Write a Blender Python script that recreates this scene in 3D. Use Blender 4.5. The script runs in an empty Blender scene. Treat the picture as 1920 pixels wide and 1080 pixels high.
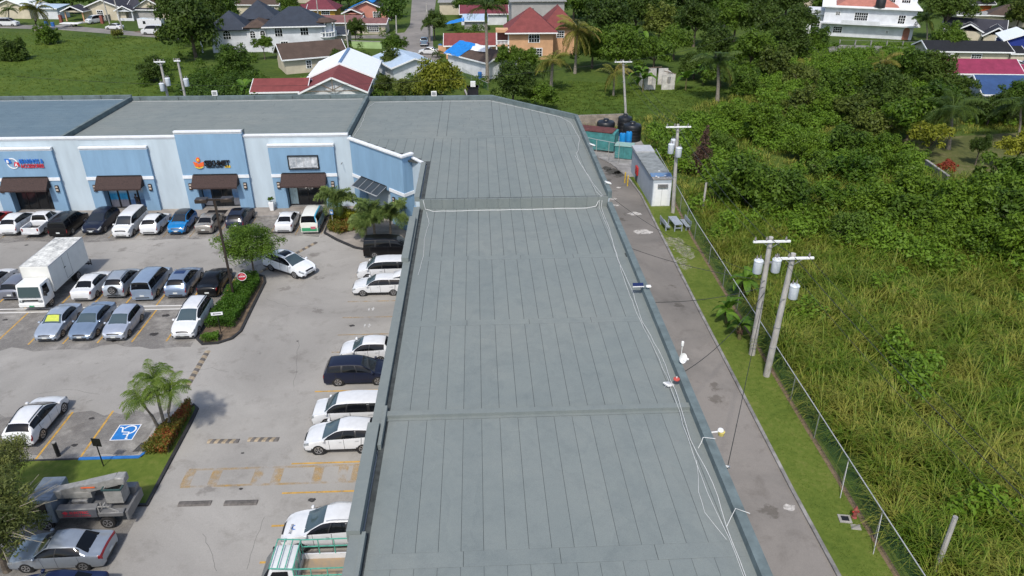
import bpy, bmesh, math, random
import numpy as np
from mathutils import Vector, Matrix, Euler
R = math.radians
random.seed(7)
scene = bpy.context.scene
COL = scene.collection
# ---------------------------------------------------------------- camera
CAM_H, CAM_F, CAM_PITCH, CAM_YAW = 29.0, 1370.0, R(27.9), R(2.675)
cam_d = bpy.data.cameras.new('camera'); cam = bpy.data.objects.new('camera', cam_d); COL.objects.link(cam)
cam.location = (0, 0, CAM_H); cam.rotation_euler = (math.pi/2-CAM_PITCH, 0, -CAM_YAW)
cam_d.sensor_width = 36; cam_d.lens = 36*CAM_F/1920; cam_d.clip_end = 3000; cam_d.clip_start = .5
scene.camera = cam
# ---------------------------------------------------------------- sky, sun, exposure
SUN_EL, SUN_AZ = R(54), R(15)          # shadows fall away from the camera and to its right
SKY_STRENGTH, SUN_STRENGTH, EXPOSURE = .135, 2.5, .42
w = bpy.data.worlds.new('World'); scene.world = w; w.use_nodes = True
nt = w.node_tree; nt.nodes.clear()
sky = nt.nodes.new('ShaderNodeTexSky'); sky.sky_type = 'NISHITA'; sky.sun_disc = False
sky.sun_elevation = SUN_EL; sky.sun_rotation = math.pi+SUN_AZ; sky.air_density = 1.0; sky.dust_density = 2.0
bg = nt.nodes.new('ShaderNodeBackground'); bg.inputs['Strength'].default_value = SKY_STRENGTH
wo = nt.nodes.new('ShaderNodeOutputWorld')
nt.links.new(sky.outputs[0], bg.inputs[0]); nt.links.new(bg.outputs[0], wo.inputs[0])
sd = bpy.data.lights.new('sun', 'SUN'); sd.energy = SUN_STRENGTH; sd.angle = R(3.5); sd.color = (1, .95, .87)
so = bpy.data.objects.new('sun', sd); COL.objects.link(so)
to_sun = Vector((-math.sin(SUN_AZ)*math.cos(SUN_EL), -math.cos(SUN_AZ)*math.cos(SUN_EL), math.sin(SUN_EL)))
so.rotation_euler = to_sun.to_track_quat('Z', 'Y').to_euler(); so.location = (-60, -60, 120)
vs = scene.view_settings; vs.view_transform = 'Standard'; vs.look = 'None'; vs.gamma = 1; vs.exposure = EXPOSURE
scene.render.engine = 'CYCLES'; scene.cycles.max_bounces = 5; scene.cycles.transparent_max_bounces = 12
scene.cycles.diffuse_bounces = 3; scene.cycles.glossy_bounces = 3
# ---------------------------------------------------------------- helpers
_h = Vector((math.sin(CAM_YAW), math.cos(CAM_YAW), 0)); _r = Vector((math.cos(CAM_YAW), -math.sin(CAM_YAW), 0))
_f = _h*math.cos(CAM_PITCH)-Vector((0, 0, math.sin(CAM_PITCH))); _u = _h*math.sin(CAM_PITCH)+Vector((0, 0, math.cos(CAM_PITCH)))
def G(x, y, z=0.0):
    """survey: where a point seen in the photograph at height z stands on the site"""
    d = _f*CAM_F+_r*(x-960)-_u*(y-540); t = (z-CAM_H)/d.z
    return Vector((d.x*t, d.y*t, z))
def tag(o, label=None, cat=None, group=None, kind=None):
    if label: o['label'] = label
    if cat: o['category'] = cat
    if group: o['group'] = group
    if kind: o['kind'] = kind
    return o
def empty(name, loc=(0, 0, 0), rz=0, label=None, cat=None, group=None):
    o = bpy.data.objects.new(name, None); COL.objects.link(o); o.empty_display_size = .3
    o.location = loc; o.rotation_euler = (0, 0, rz)
    return tag(o, label, cat, group)
def link(name, me, parent=None, loc=None, rot=None, scale=None):
    o = bpy.data.objects.new(name, me); COL.objects.link(o)
    if parent: o.parent = parent
    if loc is not None: o.location = loc
    if rot is not None: o.rotation_euler = rot
    if scale is not None: o.scale = scale
    return o
class MB:
    def __init__(s): s.v = []; s.f = []; s.m = []
    def add(s, vs, fs, mi=0):
        b = len(s.v); s.v += [tuple(p) for p in vs]; s.f += [tuple(b+i for i in f) for f in fs]; s.m += [mi]*len(fs); return s
    def box(s, x0, x1, y0, y1, z0, z1, mi=0):
        return s.add([(x0, y0, z0), (x1, y0, z0), (x1, y1, z0), (x0, y1, z0), (x0, y0, z1), (x1, y0, z1), (x1, y1, z1), (x0, y1, z1)],
              [(3, 2, 1, 0), (4, 5, 6, 7), (0, 1, 5, 4), (1, 2, 6, 5), (2, 3, 7, 6), (3, 0, 4, 7)], mi)
    def bar(s, p, q, w, h=None, mi=0, up=(0, 0, 1)):
        p = Vector(p); q = Vector(q); h = h or w; d = (q-p).normalized(); up = Vector(up)
        if abs(d.dot(up)) > .98: up = Vector((1, 0, 0))
        a = d.cross(up).normalized()*(w/2); b = a.cross(d).normalized()*(h/2)
        return s.add([p-a-b, p+a-b, p+a+b, p-a+b, q-a-b, q+a-b, q+a+b, q-a+b],
              [(0, 1, 2, 3), (7, 6, 5, 4), (0, 4, 5, 1), (1, 5, 6, 2), (2, 6, 7, 3), (3, 7, 4, 0)], mi)
    def tube(s, pts, r, n=6, mi=0, cap=True):
        pts = [Vector(p) for p in pts]; rs = r if hasattr(r, '__len__') else [r]*len(pts); vs = []; fs = []
        ref = Vector((0, 0, 1))
        for i, p in enumerate(pts):
            d = (pts[min(i+1, len(pts)-1)]-pts[max(i-1, 0)]).normalized()
            up = ref if abs(d.dot(ref)) < .95 else Vector((1, 0, 0))
            a = d.cross(up).normalized(); b = d.cross(a).normalized()
            vs += [p+a*rs[i]*math.cos(2*math.pi*k/n)+b*rs[i]*math.sin(2*math.pi*k/n) for k in range(n)]
        for i in range(len(pts)-1):
            for k in range(n): fs.append((i*n+k, i*n+(k+1) % n, (i+1)*n+(k+1) % n, (i+1)*n+k))
        if cap: fs.append(tuple(range(n))[::-1]); fs.append(tuple((len(pts)-1)*n+k for k in range(n)))
        return s.add(vs, fs, mi)
    def lathe(s, prof, c=(0, 0, 0), n=16, mi=0, axis='z', cap=True):
        vs = []; fs = []
        for r, z in prof:
            for k in range(n):
                a = 2*math.pi*k/n; x, y = r*math.cos(a), r*math.sin(a)
                p = (x, y, z) if axis == 'z' else ((x, z, y) if axis == 'y' else (z, x, y))
                vs.append((p[0]+c[0], p[1]+c[1], p[2]+c[2]))
        for i in range(len(prof)-1):
            for k in range(n): fs.append((i*n+k, i*n+(k+1) % n, (i+1)*n+(k+1) % n, (i+1)*n+k))
        if cap: fs.append(tuple(range(n))[::-1]); fs.append(tuple((len(prof)-1)*n+k for k in range(n)))
        return s.add(vs, fs, mi)
    def prism(s, poly, z0, z1, mi=0):
        n = len(poly); vs = [(p[0], p[1], z0) for p in poly]+[(p[0], p[1], z1) for p in poly]
        fs = [tuple(range(n))[::-1], tuple(range(n, 2*n))]+[(i, (i+1) % n, n+(i+1) % n, n+i) for i in range(n)]
        return s.add(vs, fs, mi)
    def sheet(s, poly, z, mi=0): return s.add([(p[0], p[1], z) for p in poly], [tuple(range(len(poly)))], mi)
    def mesh(s, mats, smooth=False, name='mesh', fix=True):
        me = bpy.data.meshes.new(name); me.from_pydata(s.v, [], s.f)
        if not isinstance(mats, (list, tuple)): mats = [mats]
        for m in mats: me.materials.append(m)
        if any(s.m): me.polygons.foreach_set('material_index', s.m)
        if fix:
            bm = bmesh.new(); bm.from_mesh(me); bmesh.ops.recalc_face_normals(bm, faces=bm.faces); bm.to_mesh(me); bm.free()
        if smooth:
            me.polygons.foreach_set('use_smooth', [True]*len(me.polygons)); me.set_sharp_from_angle(angle=R(38))
        me.update(); return me
    def build(s, name, mats, parent=None, smooth=False, loc=None, rot=None, fix=True):
        return link(name, s.mesh(mats, smooth, name, fix), parent, loc, rot)
def struct(o): o['kind'] = 'structure'; return o
def copy_tree(o, parent=None):
    c = o.copy(); COL.objects.link(c); c.parent = parent
    for ch in o.children: copy_tree(ch, c)
    return c
# ---------------------------------------------------------------- materials
def newmat(name):
    m = bpy.data.materials.new(name); m.use_nodes = True; n = m.node_tree
    return m, n, n.nodes['Principled BSDF']
def rgb(c): return (c[0], c[1], c[2], 1)
def S(r, g, b):  # sRGB byte to linear
    f = lambda c: (c/255/12.92 if c/255 <= .04045 else ((c/255+.055)/1.055)**2.4)
    return (f(r), f(g), f(b))
def noise(n, scale, detail=5, rough=.6, vec=None, dist=0):
    t = n.nodes.new('ShaderNodeTexNoise'); t.inputs['Scale'].default_value = scale; t.inputs['Detail'].default_value = detail
    t.inputs['Roughness'].default_value = rough; t.inputs['Distortion'].default_value = dist
    if vec: n.links.new(vec, t.inputs['Vector'])
    return t
def ramp(n, fac, stops):
    r = n.nodes.new('ShaderNodeValToRGB'); el = r.color_ramp.elements
    while len(el) < len(stops): el.new(.5)
    for e, (p, c) in zip(el, stops): e.position = p; e.color = rgb(c) if len(c) == 3 else c
    n.links.new(fac, r.inputs[0]); return r
def mix(n, fac, a, b, mode='MIX'):
    x = n.nodes.new('ShaderNodeMix'); x.data_type = 'RGBA'; x.blend_type = mode
    for sock, val in ((x.inputs[0], fac), (x.inputs[6], a), (x.inputs[7], b)):
        if hasattr(val, 'is_output') or hasattr(val, 'links'): n.links.new(val, sock)
        else: sock.default_value = val if not hasattr(val, '__len__') else rgb(val)
    return x.outputs[2]
def mat(name, col, rough=.7, metal=0, var=.12, scale=2.0, bump=0, bscale=30, col2=None, coat=0, spec=.5, stretch=None):
    m, n, b = newmat(name)
    tc = n.nodes.new('ShaderNodeTexCoord'); vec = tc.outputs['Object']
    if stretch:
        mp = n.nodes.new('ShaderNodeMapping'); mp.inputs['Scale'].default_value = stretch; n.links.new(vec, mp.inputs[0]); vec = mp.outputs[0]
    b.inputs['Roughness'].default_value = rough; b.inputs['Metallic'].default_value = metal
    b.inputs['Specular IOR Level'].default_value = spec
    if coat: b.inputs['Coat Weight'].default_value = coat; b.inputs['Coat Roughness'].default_value = .04
    if var or col2:
        t = noise(n, scale, 6, .65, vec)
        c2 = col2 if col2 else tuple(max(0, c*(1-var*2)) for c in col); c1 = col if col2 else tuple(min(1, c*(1+var*.6)) for c in col)
        r = ramp(n, t.outputs[0], [(.3, c2), (.7, c1)]); n.links.new(r.outputs[0], b.inputs['Base Color'])
    else: b.inputs['Base Color'].default_value = rgb(col)
    if bump:
        t2 = noise(n, bscale, 4, .6, vec); bp = n.nodes.new('ShaderNodeBump'); bp.inputs['Strength'].default_value = bump; bp.inputs['Distance'].default_value = .05
        n.links.new(t2.outputs[0], bp.inputs['Height']); n.links.new(bp.outputs[0], b.inputs['Normal'])
    return m
def leafmat(name, dark, light, scale=.8, trans=.35, dry=None):
    m, n, b = newmat(name); tc = n.nodes.new('ShaderNodeTexCoord')
    t = noise(n, scale, 3, .6, tc.outputs['Object']); t2 = noise(n, scale*9, 2, .5, tc.outputs['Object'])
    oi = n.nodes.new('ShaderNodeObjectInfo')
    a = n.nodes.new('ShaderNodeMath'); a.operation = 'ADD'; n.links.new(t.outputs[0], a.inputs[0]); n.links.new(t2.outputs[0], a.inputs[1])
    a2 = n.nodes.new('ShaderNodeMath'); a2.operation = 'MULTIPLY_ADD'; n.links.new(oi.outputs['Random'], a2.inputs[0]); a2.inputs[1].default_value = .45; n.links.new(a.outputs[0], a2.inputs[2])
    sc = n.nodes.new('ShaderNodeMath'); sc.operation = 'MULTIPLY'; sc.inputs[1].default_value = .62; n.links.new(a2.outputs[0], sc.inputs[0])
    st = [(.45, dark), (.88, light)]
    if dry: st = [(.42, dark), (.74, light), (.93, dry)]
    r = ramp(n, sc.outputs[0], st)
    n.links.new(r.outputs[0], b.inputs['Base Color']); b.inputs['Roughness'].default_value = .55; b.inputs['Specular IOR Level'].default_value = .25
    tr = n.nodes.new('ShaderNodeBsdfTranslucent'); n.links.new(r.outputs[0], tr.inputs[0])
    ms = n.nodes.new('ShaderNodeMixShader'); ms.inputs[0].default_value = trans
    n.links.new(b.outputs[0], ms.inputs[1]); n.links.new(tr.outputs[0], ms.inputs[2]); n.links.new(ms.outputs[0], n.nodes['Material Output'].inputs[0])
    return m
def worn(name, col, cover=.62, scale=3.5, under=None):
    """thin paint with bare patches where it has worn off"""
    m, n, b = newmat(name); tc = n.nodes.new('ShaderNodeTexCoord')
    t = noise(n, scale, 8, .72, tc.outputs['Object']); b.inputs['Base Color'].default_value = rgb(col); b.inputs['Roughness'].default_value = .75
    r = ramp(n, t.outputs[0], [(max(0, 1-cover-.22), (0, 0, 0)), (min(1, 1-cover+.15), (1, 1, 1))])
    tr = n.nodes.new('ShaderNodeBsdfTransparent'); ms = n.nodes.new('ShaderNodeMixShader')
    n.links.new(r.outputs[0], ms.inputs[0]); n.links.new(tr.outputs[0], ms.inputs[1]); n.links.new(b.outputs[0], ms.inputs[2])
    n.links.new(ms.outputs[0], n.nodes['Material Output'].inputs[0]); return m
M = {}
M['white'] = mat('white paint', (.78, .78, .76), .55, var=.05)
M['trimwhite'] = mat('white trim', (.80, .81, .81), .6, var=.04)
M['black'] = mat('black paint', (.012, .012, .013), .45, var=.1)
M['darkmetal'] = mat('dark bronze metal', (.05, .038, .032), .4, .3)
M['steel'] = mat('galvanised steel', (.42, .43, .44), .45, .6, var=.15, scale=6)
M['greysteel'] = mat('light grey steel', (.5, .51, .52), .5, .2, var=.1)
M['rubber'] = mat('rubber', (.016, .016, .016), .85, var=.2)
M['concrete'] = mat('concrete', (.34, .325, .30), .9, var=.2, scale=1.5, bump=.2)
M['cement'] = mat('grey cement', (.30, .29, .28), .9, var=.25, scale=.9, bump=.2)
M['glass'] = mat('dark glass', (.012, .015, .018), .06, var=0, spec=.6)
M['shopglass'] = mat('shop glass', (.02, .024, .027), .08, var=0, spec=.5)
M['wood'] = mat('weathered wood', (.20, .15, .11), .85, var=.3, scale=3, stretch=(1, 1, .15))
M['bark'] = mat('bark', (.15, .12, .09), .95, var=.35, scale=4, bump=.5, bscale=12)
M['palmbark'] = mat('palm bark', (.27, .235, .19), .95, var=.25, scale=3, bump=.4, stretch=(1, 1, 4))
M['polewood'] = mat('pole concrete', (.43, .41, .38), .9, var=.2, scale=3, stretch=(1, 1, .3))
M['soil'] = mat('soil', (.16, .115, .075), .95, var=.35, scale=2, bump=.4)
M['yellow'] = mat('yellow paint', (.62, .42, .05), .6, var=.15)
M['red'] = mat('red paint', (.45, .03, .03), .5, var=.15)
M['blue'] = mat('blue plastic', (.02, .13, .42), .45, var=.1)
M['cable'] = mat('grey cable', (.62, .63, .62), .6, var=.1)
M['wire'] = mat('black wire', (.02, .02, .02), .6, var=0)
# ---------------------------------------------------------------- the setting
def groundmat(name, stops, s1=.05, s2=1.2, w2=.5, bump=.3, bscale=6, rough=.95):
    m, n, b = newmat(name); tc = n.nodes.new('ShaderNodeTexCoord'); v = tc.outputs['Object']
    t1 = noise(n, s1, 5, .6, v); t2 = noise(n, s2, 7, .7, v)
    mm = n.nodes.new('ShaderNodeMix'); mm.inputs[0].default_value = w2; n.links.new(t1.outputs[0], mm.inputs[2]); n.links.new(t2.outputs[0], mm.inputs[3])
    r = ramp(n, mm.outputs[0], stops); n.links.new(r.outputs[0], b.inputs['Base Color']); b.inputs['Roughness'].default_value = rough
    b.inputs['Specular IOR Level'].default_value = .2
    t3 = noise(n, bscale, 4, .6, v); bp = n.nodes.new('ShaderNodeBump'); bp.inputs['Strength'].default_value = bump; bp.inputs['Distance'].default_value = .05
    n.links.new(t3.outputs[0], bp.inputs['Height']); n.links.new(bp.outputs[0], b.inputs['Normal']); return m
def asphaltmat(name, light, dark, stain):
    m, n, b = newmat(name); tc = n.nodes.new('ShaderNodeTexCoord'); v = tc.outputs['Object']
    t1 = noise(n, .09, 6, .62, v, .6); t2 = noise(n, 22, 3, .7, v); t3 = noise(n, .55, 7, .75, v, .3)
    r1 = ramp(n, t1.outputs[0], [(.33, dark), (.62, light)])
    r3 = ramp(n, t3.outputs[0], [(.25, (.62, .6, .58)), (.47, (1, 1, 1))])
    c = mix(n, .8, r1.outputs[0], r3.outputs[0], 'MULTIPLY')
    r2 = ramp(n, t2.outputs[0], [(.3, (.8, .8, .8)), (.7, (1.1, 1.1, 1.1))]); c = mix(n, .6, c, r2.outputs[0], 'MULTIPLY')
    vo = n.nodes.new('ShaderNodeTexVoronoi'); vo.inputs['Scale'].default_value = .33; n.links.new(v, vo.inputs['Vector'])
    t4 = noise(n, 2.3, 4, .6, v); ad = n.nodes.new('ShaderNodeMath'); ad.operation = 'MULTIPLY_ADD'; n.links.new(t4.outputs[0], ad.inputs[0]); ad.inputs[1].default_value = .5; n.links.new(vo.outputs['Distance'], ad.inputs[2])
    r4 = ramp(n, ad.outputs[0], [(.36, stain), (.43, (1, 1, 1))]); c = mix(n, .65, c, r4.outputs[0], 'MULTIPLY')
    n.links.new(c, b.inputs['Base Color']); b.inputs['Roughness'].default_value = .9; b.inputs['Specular IOR Level'].default_value = .3
    bp = n.nodes.new('ShaderNodeBump'); bp.inputs['Strength'].default_value = .15; bp.inputs['Distance'].default_value = .02
    n.links.new(t2.outputs[0], bp.inputs['Height']); n.links.new(bp.outputs[0], b.inputs['Normal']); return m
M['ground'] = groundmat('wild ground', [(.34, (.025, .045, .008)), (.48, (.05, .085, .012)), (.6, (.085, .12, .02)), (.75, (.13, .12, .04))])
M['field'] = groundmat('grass field', [(.33, (.03, .062, .006)), (.5, (.06, .10, .011)), (.66, (.105, .14, .018))], s1=.07, s2=.9)
M['lawn'] = groundmat('mown lawn', [(.32, (.055, .092, .012)), (.5, (.10, .138, .022)), (.64, (.15, .165, .04)), (.76, (.21, .18, .08))], s1=.25, s2=2.5)
M['lot'] = asphaltmat('bleached asphalt', (.335, .32, .295), (.235, .224, .207), (.55, .53, .52))
M['alley'] = asphaltmat('alley concrete', (.238, .218, .198), (.145, .135, .124), (.45, .43, .40))
M['road'] = asphaltmat('old road', (.25, .23, .21), (.17, .16, .15), (.5, .5, .5))
M['walk'] = mat('walkway concrete', (.30, .27, .24), .9, var=.22, scale=.7, bump=.15)
M['kerbblack'] = mat('black painted kerb', (.03, .03, .032), .7, var=.3, scale=2)
M['kerbgrey'] = mat('grey kerb', (.27, .26, .25), .9, var=.3, scale=1.2)
M['kerbblue'] = mat('blue painted kerb', (.02, .16, .48), .6, var=.15)
M['lineyellow'] = worn('worn yellow line', (.52, .30, .055), .6, 2.2)
M['linefaded'] = worn('faded yellow line', (.42, .27, .10), .42, 1.6)
M['linewhite'] = worn('worn white line', (.66, .65, .62), .75, 2.5)
M['signblue'] = mat('blue road paint', (.015, .17, .50), .7, var=.12, scale=3)
M['symbolwhite'] = mat('white road paint', (.75, .75, .74), .7, var=.08)
def sheet(name, poly, z, m, parent=None): return MB().sheet(poly, z).build(name, m, parent)
ground = struct(sheet('ground', [(-900, -300), (900, -300), (900, 1200), (-900, 1200)], 0, M['ground']))
struct(sheet('field', [(-140, 93), (-16, 93), (-16, 119), (-34, 121), (-38, 140), (-56, 150), (-60, 166), (-72, 184), (-140, 199)], .012, M['field']))
struct(sheet('meadow', [(12.5, 104), (40, 104), (46, 118), (42, 128), (10, 136), (4, 118), (2, 104)], .012, M['field']))
lot = struct(sheet('parking_lot', [(-140, 12), (-5.4, 12), (-5.4, 66), (-12, 74.5), (-140, 74.5)], .02, M['lot']))
alley = struct(sheet('alley', [(10.2, -5), (17.0, -5), (17.0, 30), (17.35, 50), (17.95, 76), (17.6, 82), (16.5, 87), (14.9, 90.5), (12.5, 94), (11, 94)], .02, M['alley']))
struct(sheet('fence_line', [(19.62, -5), (19.98, -5), (20.0, 24), (20.2, 38), (20.75, 64), (21.4, 75), (21.1, 75), (20.45, 64), (19.9, 38), (19.68, 24)], .0345, worn('bare soil line', (.17, .12, .075), .6, 2.2)))
struct(sheet('lawn', [(17.15, -5), (20.6, -5), (20.35, 40), (21.1, 62), (22.6, 75), (22.5, 84), (18.2, 84), (18.05, 76), (17.45, 50), (17.1, 30)], .03, M['lawn']))
def line(x0, y0, x1, y1, wd, m, name='parking_line', z=.0245):
    d = Vector((x1-x0, y1-y0)).normalized(); a = Vector((-d.y, d.x))*wd/2
    return sheet(name, [(x0-a.x, y0-a.y), (x1-a.x, y1-a.y), (x1+a.x, y1+a.y), (x0+a.x, y0+a.y)], z, m, lot)
for x in [-49.2, -46.6, -44, -41.4, -38.8, -36.2, -33.6, -31, -28.4, -25.8, -23.2, -20.7, -18.2, -15.7]: line(x, 66.8, x, 71.4, .12, M['linefaded'])
for x in [-42, -39.4, -36.8, -34.2, -31.6, -29, -26.4, -23.8, -21.4]: line(x, 53, x, 57.8, .12, M['lineyellow'])
for x in [-41.2, -38.7, -36.15, -33.6, -31.1, -28.6, -26.1, -23.57]: line(x, 47.4, x, 52.25, .12, M['lineyellow'])
for y in (52.92, 52.33): line(-70, y, -21.3, y, .13, M['linewhite'])
for x in (-31.6, -29, -26.4, -23.86): line(x, 34.5, x, 39.0, .13, M['lineyellow'])
for y in (60.3, 57.8, 55.3, 52.9, 50.3, 47.7, 45.3, 42.9): line(-11.0, y, -6.4, y, .12, M['linefaded'])
for y in (40.5, 33.4, 31.0, 28.6, 26.2): line(-11.3, y, -6.4, y, .13, M['lineyellow'])
line(-24.2, 28.0, -19.2, 28.0, .14, M['lineyellow']); line(-24.2, 25.2, -19.2, 25.2, .14, M['lineyellow'])
# faded yellow crossing: two rails and worn blocks between them
M['crossing'] = worn('nearly gone yellow paint', (.48, .29, .07), .36, .9)
line(-17.1, 33.15, -6.6, 33.15, .16, M['crossing'], 'crossing_rail'); line(-17.1, 31.75, -6.6, 31.75, .16, M['crossing'], 'crossing_rail')
for x in (-16.9, -15.4, -13.0, -11.9, -9.6, -8.2, -7.4): line(x, 31.85, x, 33.05, .55, M['crossing'], 'crossing_bar')
M['num'] = worn('worn white numerals', (.6, .6, .58), .5, 3)
for i, y in enumerate((51.6, 49.0, 46.5)):                          # worn bay numbers in the empty bays
    for j, dx in enumerate((0, .34)):
        line(-9.1+dx, y-.25, -9.1+dx, y+.25, .1, M['num'], 'bay_numeral')
        if j: line(-9.1+dx-.15, y+.02, -9.1+dx+.15, y+.02, .09, M['num'], 'bay_numeral', .0285)
M['bayworn'] = worn('dirty bay surface', (.19, .178, .165), .42, .5)
for x0, x1, y0, y1 in ((-50, -15.8, 66.4, 71.5), (-44, -21.5, 53.0, 58.0), (-44, -21.5, 46.8, 52.3), (-33, -20.6, 34.5, 39.0), (-24, -18.6, 24, 30.2)):
    n_ = 24; top = [(x0+(x1-x0)*k/n_, y1+random.uniform(-.5, .1)*(y1 not in (71.5, 52.3))) for k in range(n_, -1, -1)]; bot = [(x0+(x1-x0)*k/n_, y0+random.uniform(-.5, .4)) for k in range(n_+1)]
    sheet('bay_surface', bot+top, .0222, M['bayworn'], lot)
# oil spots and a drain
M['oil'] = worn('oil stain', (.035, .032, .03), .6, 4)
def blob(x, y, r, m, parent=lot, z=.0235, name='oil_stain', sq=.7):
    n = 14; ph = random.random()*6
    return sheet(name, [(x+r*math.cos(2*math.pi*k/n)*(1+.22*math.sin(3*k+ph)), y+sq*r*math.sin(2*math.pi*k/n)*(1+.22*math.cos(2*k+ph))) for k in range(n)], z, m, parent)
for px, py, r in [(600, 963, .3), (656, 960, .22), (585, 938, .22), (660, 611, .22), (289, 627, .35), (311, 592, .3), (10, 600, .2), (214, 640, .2), (172, 785, .18), (140, 835, .2), (575, 958, .1), (452, 917, .12), (455, 850, .1), (558, 640, .1), (325, 725, .12), (50, 460, .2), (515, 436, .35)]:
    p = G(px, py); blob(p.x, p.y, r, M['oil'])
M['crack'] = worn('crack in the paving', (.09, .085, .08), .6, 1.2)
for pts in ([(497, 968), (478, 1015), (455, 1085)], [(560, 640), (556, 690), (548, 735)], [(300, 690), (340, 700), (395, 690), (440, 700)], [(60, 740), (130, 730), (200, 742)], [(420, 460), (470, 470), (520, 455)], [(150, 480), (230, 470), (300, 480)], [(500, 560), (540, 575), (600, 570)], [(380, 1000), (400, 1040), (410, 1080)]):
    q_ = [G(*p_) for p_ in pts]; w_ = []
    for a_, b_ in zip(q_, q_[1:]): w_ += [a_.lerp(b_, t_/5)+Vector((random.uniform(-.08, .08), random.uniform(-.08, .08), 0)) for t_ in range(5)]
    mb = MB(); flat_pts = [(v_.x, v_.y) for v_ in w_]
    for a_, b_ in zip(flat_pts, flat_pts[1:]):
        d_ = (Vector(b_)-Vector(a_)).normalized(); n_ = Vector((-d_.y, d_.x))*.008; mb.add([(a_[0]-n_.x, a_[1]-n_.y, .0238), (b_[0]-n_.x, b_[1]-n_.y, .0238), (b_[0]+n_.x, b_[1]+n_.y, .0238), (a_[0]+n_.x, a_[1]+n_.y, .0238)], [(0, 1, 2, 3)])
    mb.build('crack', M['crack'], lot)
g = MB()
for k in range(7): g.bar((-20.95+k*.1, 34.9, .03), (-20.75+k*.1, 35.7, .03), .05, .02)
g.build('drain_grate', M['black'], lot)
# accessible bay symbol
sx, sy, sw, sh = -22.82, 36.0, 1.36, 1.52
sheet('bay_symbol_ground', [(sx, sy), (sx+sw, sy), (sx+sw, sy+sh), (sx, sy+sh)], .0285, M['signblue'], lot)
mb = MB()
def flat(mb, pts, wd, z=.0325, closed=False):
    pts = [Vector(p) for p in pts]; n = len(pts); L = []; Rr = []
    for i, p in enumerate(pts):
        a = pts[i-1] if (i > 0 or closed) else p; c = pts[(i+1) % n] if (i < n-1 or closed) else p
        d = (c-a).normalized(); q = Vector((-d.y, d.x))*wd/2; L.append(p+q); Rr.append(p-q)
    k = n if closed else n-1
    for i in range(k):
        j = (i+1) % n; mb.add([(L[i].x, L[i].y, z), (Rr[i].x, Rr[i].y, z), (Rr[j].x, Rr[j].y, z), (L[j].x, L[j].y, z)], [(0, 1, 2, 3)])
U = lambda u, v: (sx+u*sw, sy+v*sh)
e = .02
for a, b_ in (((0, e), (1, e)), ((0, 1-e), (1, 1-e)), ((e, 0), (e, 1)), ((1-e, 0), (1-e, 1))): flat(mb, [U(*a), U(*b_)], .06, .0325 if a[0] == 0 else .0345)
flat(mb, [U(.60+.27*math.cos(t), .66+.25*math.sin(t)) for t in np.linspace(R(-75), R(165), 18)], .1)
flat(mb, [U(.67, .2), U(.64, .5), U(.33, .53), U(.24, .8), U(.1, .84)], .1, .0355); flat(mb, [U(.42, .38), U(.66, .37)], .08, .038)
mb.sheet([U(.69+.06*math.cos(t), .11+.055*math.sin(t)) for t in np.linspace(0, 6.0, 14)], .0375)
mb.build('wheelchair_symbol', M['symbolwhite'], lot)
# kerbs
def kerb(name, pts, m, wd=.16, h=.14, z0=.0):
    mb = MB(); pts = [Vector(p) for p in pts]; n = len(pts); L = []; Q = []
    for i, p in enumerate(pts):
        d = (pts[min(i+1, n-1)]-pts[max(i-1, 0)]).normalized(); a = Vector((-d.y, d.x))*wd/2; L.append(p+a); Q.append(p-a)
    vs = []
    for a, b_ in zip(L, Q): vs += [(a.x, a.y, z0), (b_.x, b_.y, z0), (b_.x, b_.y, z0+h), (a.x, a.y, z0+h)]
    fs = [(0, 1, 2, 3), tuple(4*(n-1)+k for k in (3, 2, 1, 0))]
    for i in range(n-1):
        for k in range(4): fs.append((4*i+k, 4*i+(k+1) % 4, 4*i+4+(k+1) % 4, 4*i+4+k))
    return struct(mb.add(vs, fs).build(name, m))
kerb('alley_kerb', [(17.0, -5), (17.0, 30), (17.35, 50), (17.95, 76), (17.6, 82), (16.5, 87), (14.9, 90.5), (12.5, 94)], M['kerbgrey'], .2, .13)
island1 = [(-21.35, 47.6), (-21.25, 53), (-21.1, 56.6), (-20.6, 57.8), (-19.7, 58.2), (-18.95, 57.7), (-18.6, 56.6), (-18.5, 52), (-18.4, 48.5), (-18.75, 47.5), (-19.6, 46.9), (-20.7, 46.8)]
struct(MB().prism(island1, .005, .1).build('island', M['soil']))
kerb('island_kerb', island1+island1[:1], M['kerbblack'], .2, .15)
isl2 = [(-140, 34.25), (-20.3, 34.25), (-19.9, 35.5), (-19.2, 38.6), (-18.85, 39.3), (-18.55, 38.9), (-18.5, 37.5), (-18.45, 30.45), (-24.1, 30.55), (-25.2, 27.5), (-26, 12), (-140, 12)]
struct(MB().prism(isl2, .005, .11).build('grass_verge', M['lawn']))
kerb('verge_kerb', [(-60, 34.3), (-23.8, 34.3)], M['kerbblack'], .14, .13)
kerb('verge_kerb', [(-20.3, 34.3), (-19.9, 35.5), (-19.2, 38.6), (-18.85, 39.35), (-18.5, 38.9), (-18.45, 37.5), (-18.4, 30.4), (-24.1, 30.5), (-25.2, 27.5), (-26, 12)], M['kerbblack'], .2, .15)
kerb('accessible_kerb', [(-23.8, 34.3), (-20.35, 34.3), (-20.05, 34.85)], M['kerbblue'], .22, .16)
struct(MB().prism([(-140, 71.6), (-15.5, 71.6), (-15.35, 67.0), (-11.9, 63.4), (-10.6, 62.85), (-5.5, 62.85), (-5.5, 66.3), (-7.2, 66.6), (-11.8, 73.9), (-12, 74.6), (-140, 74.6)], .005, .16).build('walkway', M['walk']))
kerb('walkway_kerb', [(-140, 71.55), (-24.2, 71.55), (-15.6, 71.55)], M['kerbgrey'], .14, .165)
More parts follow.
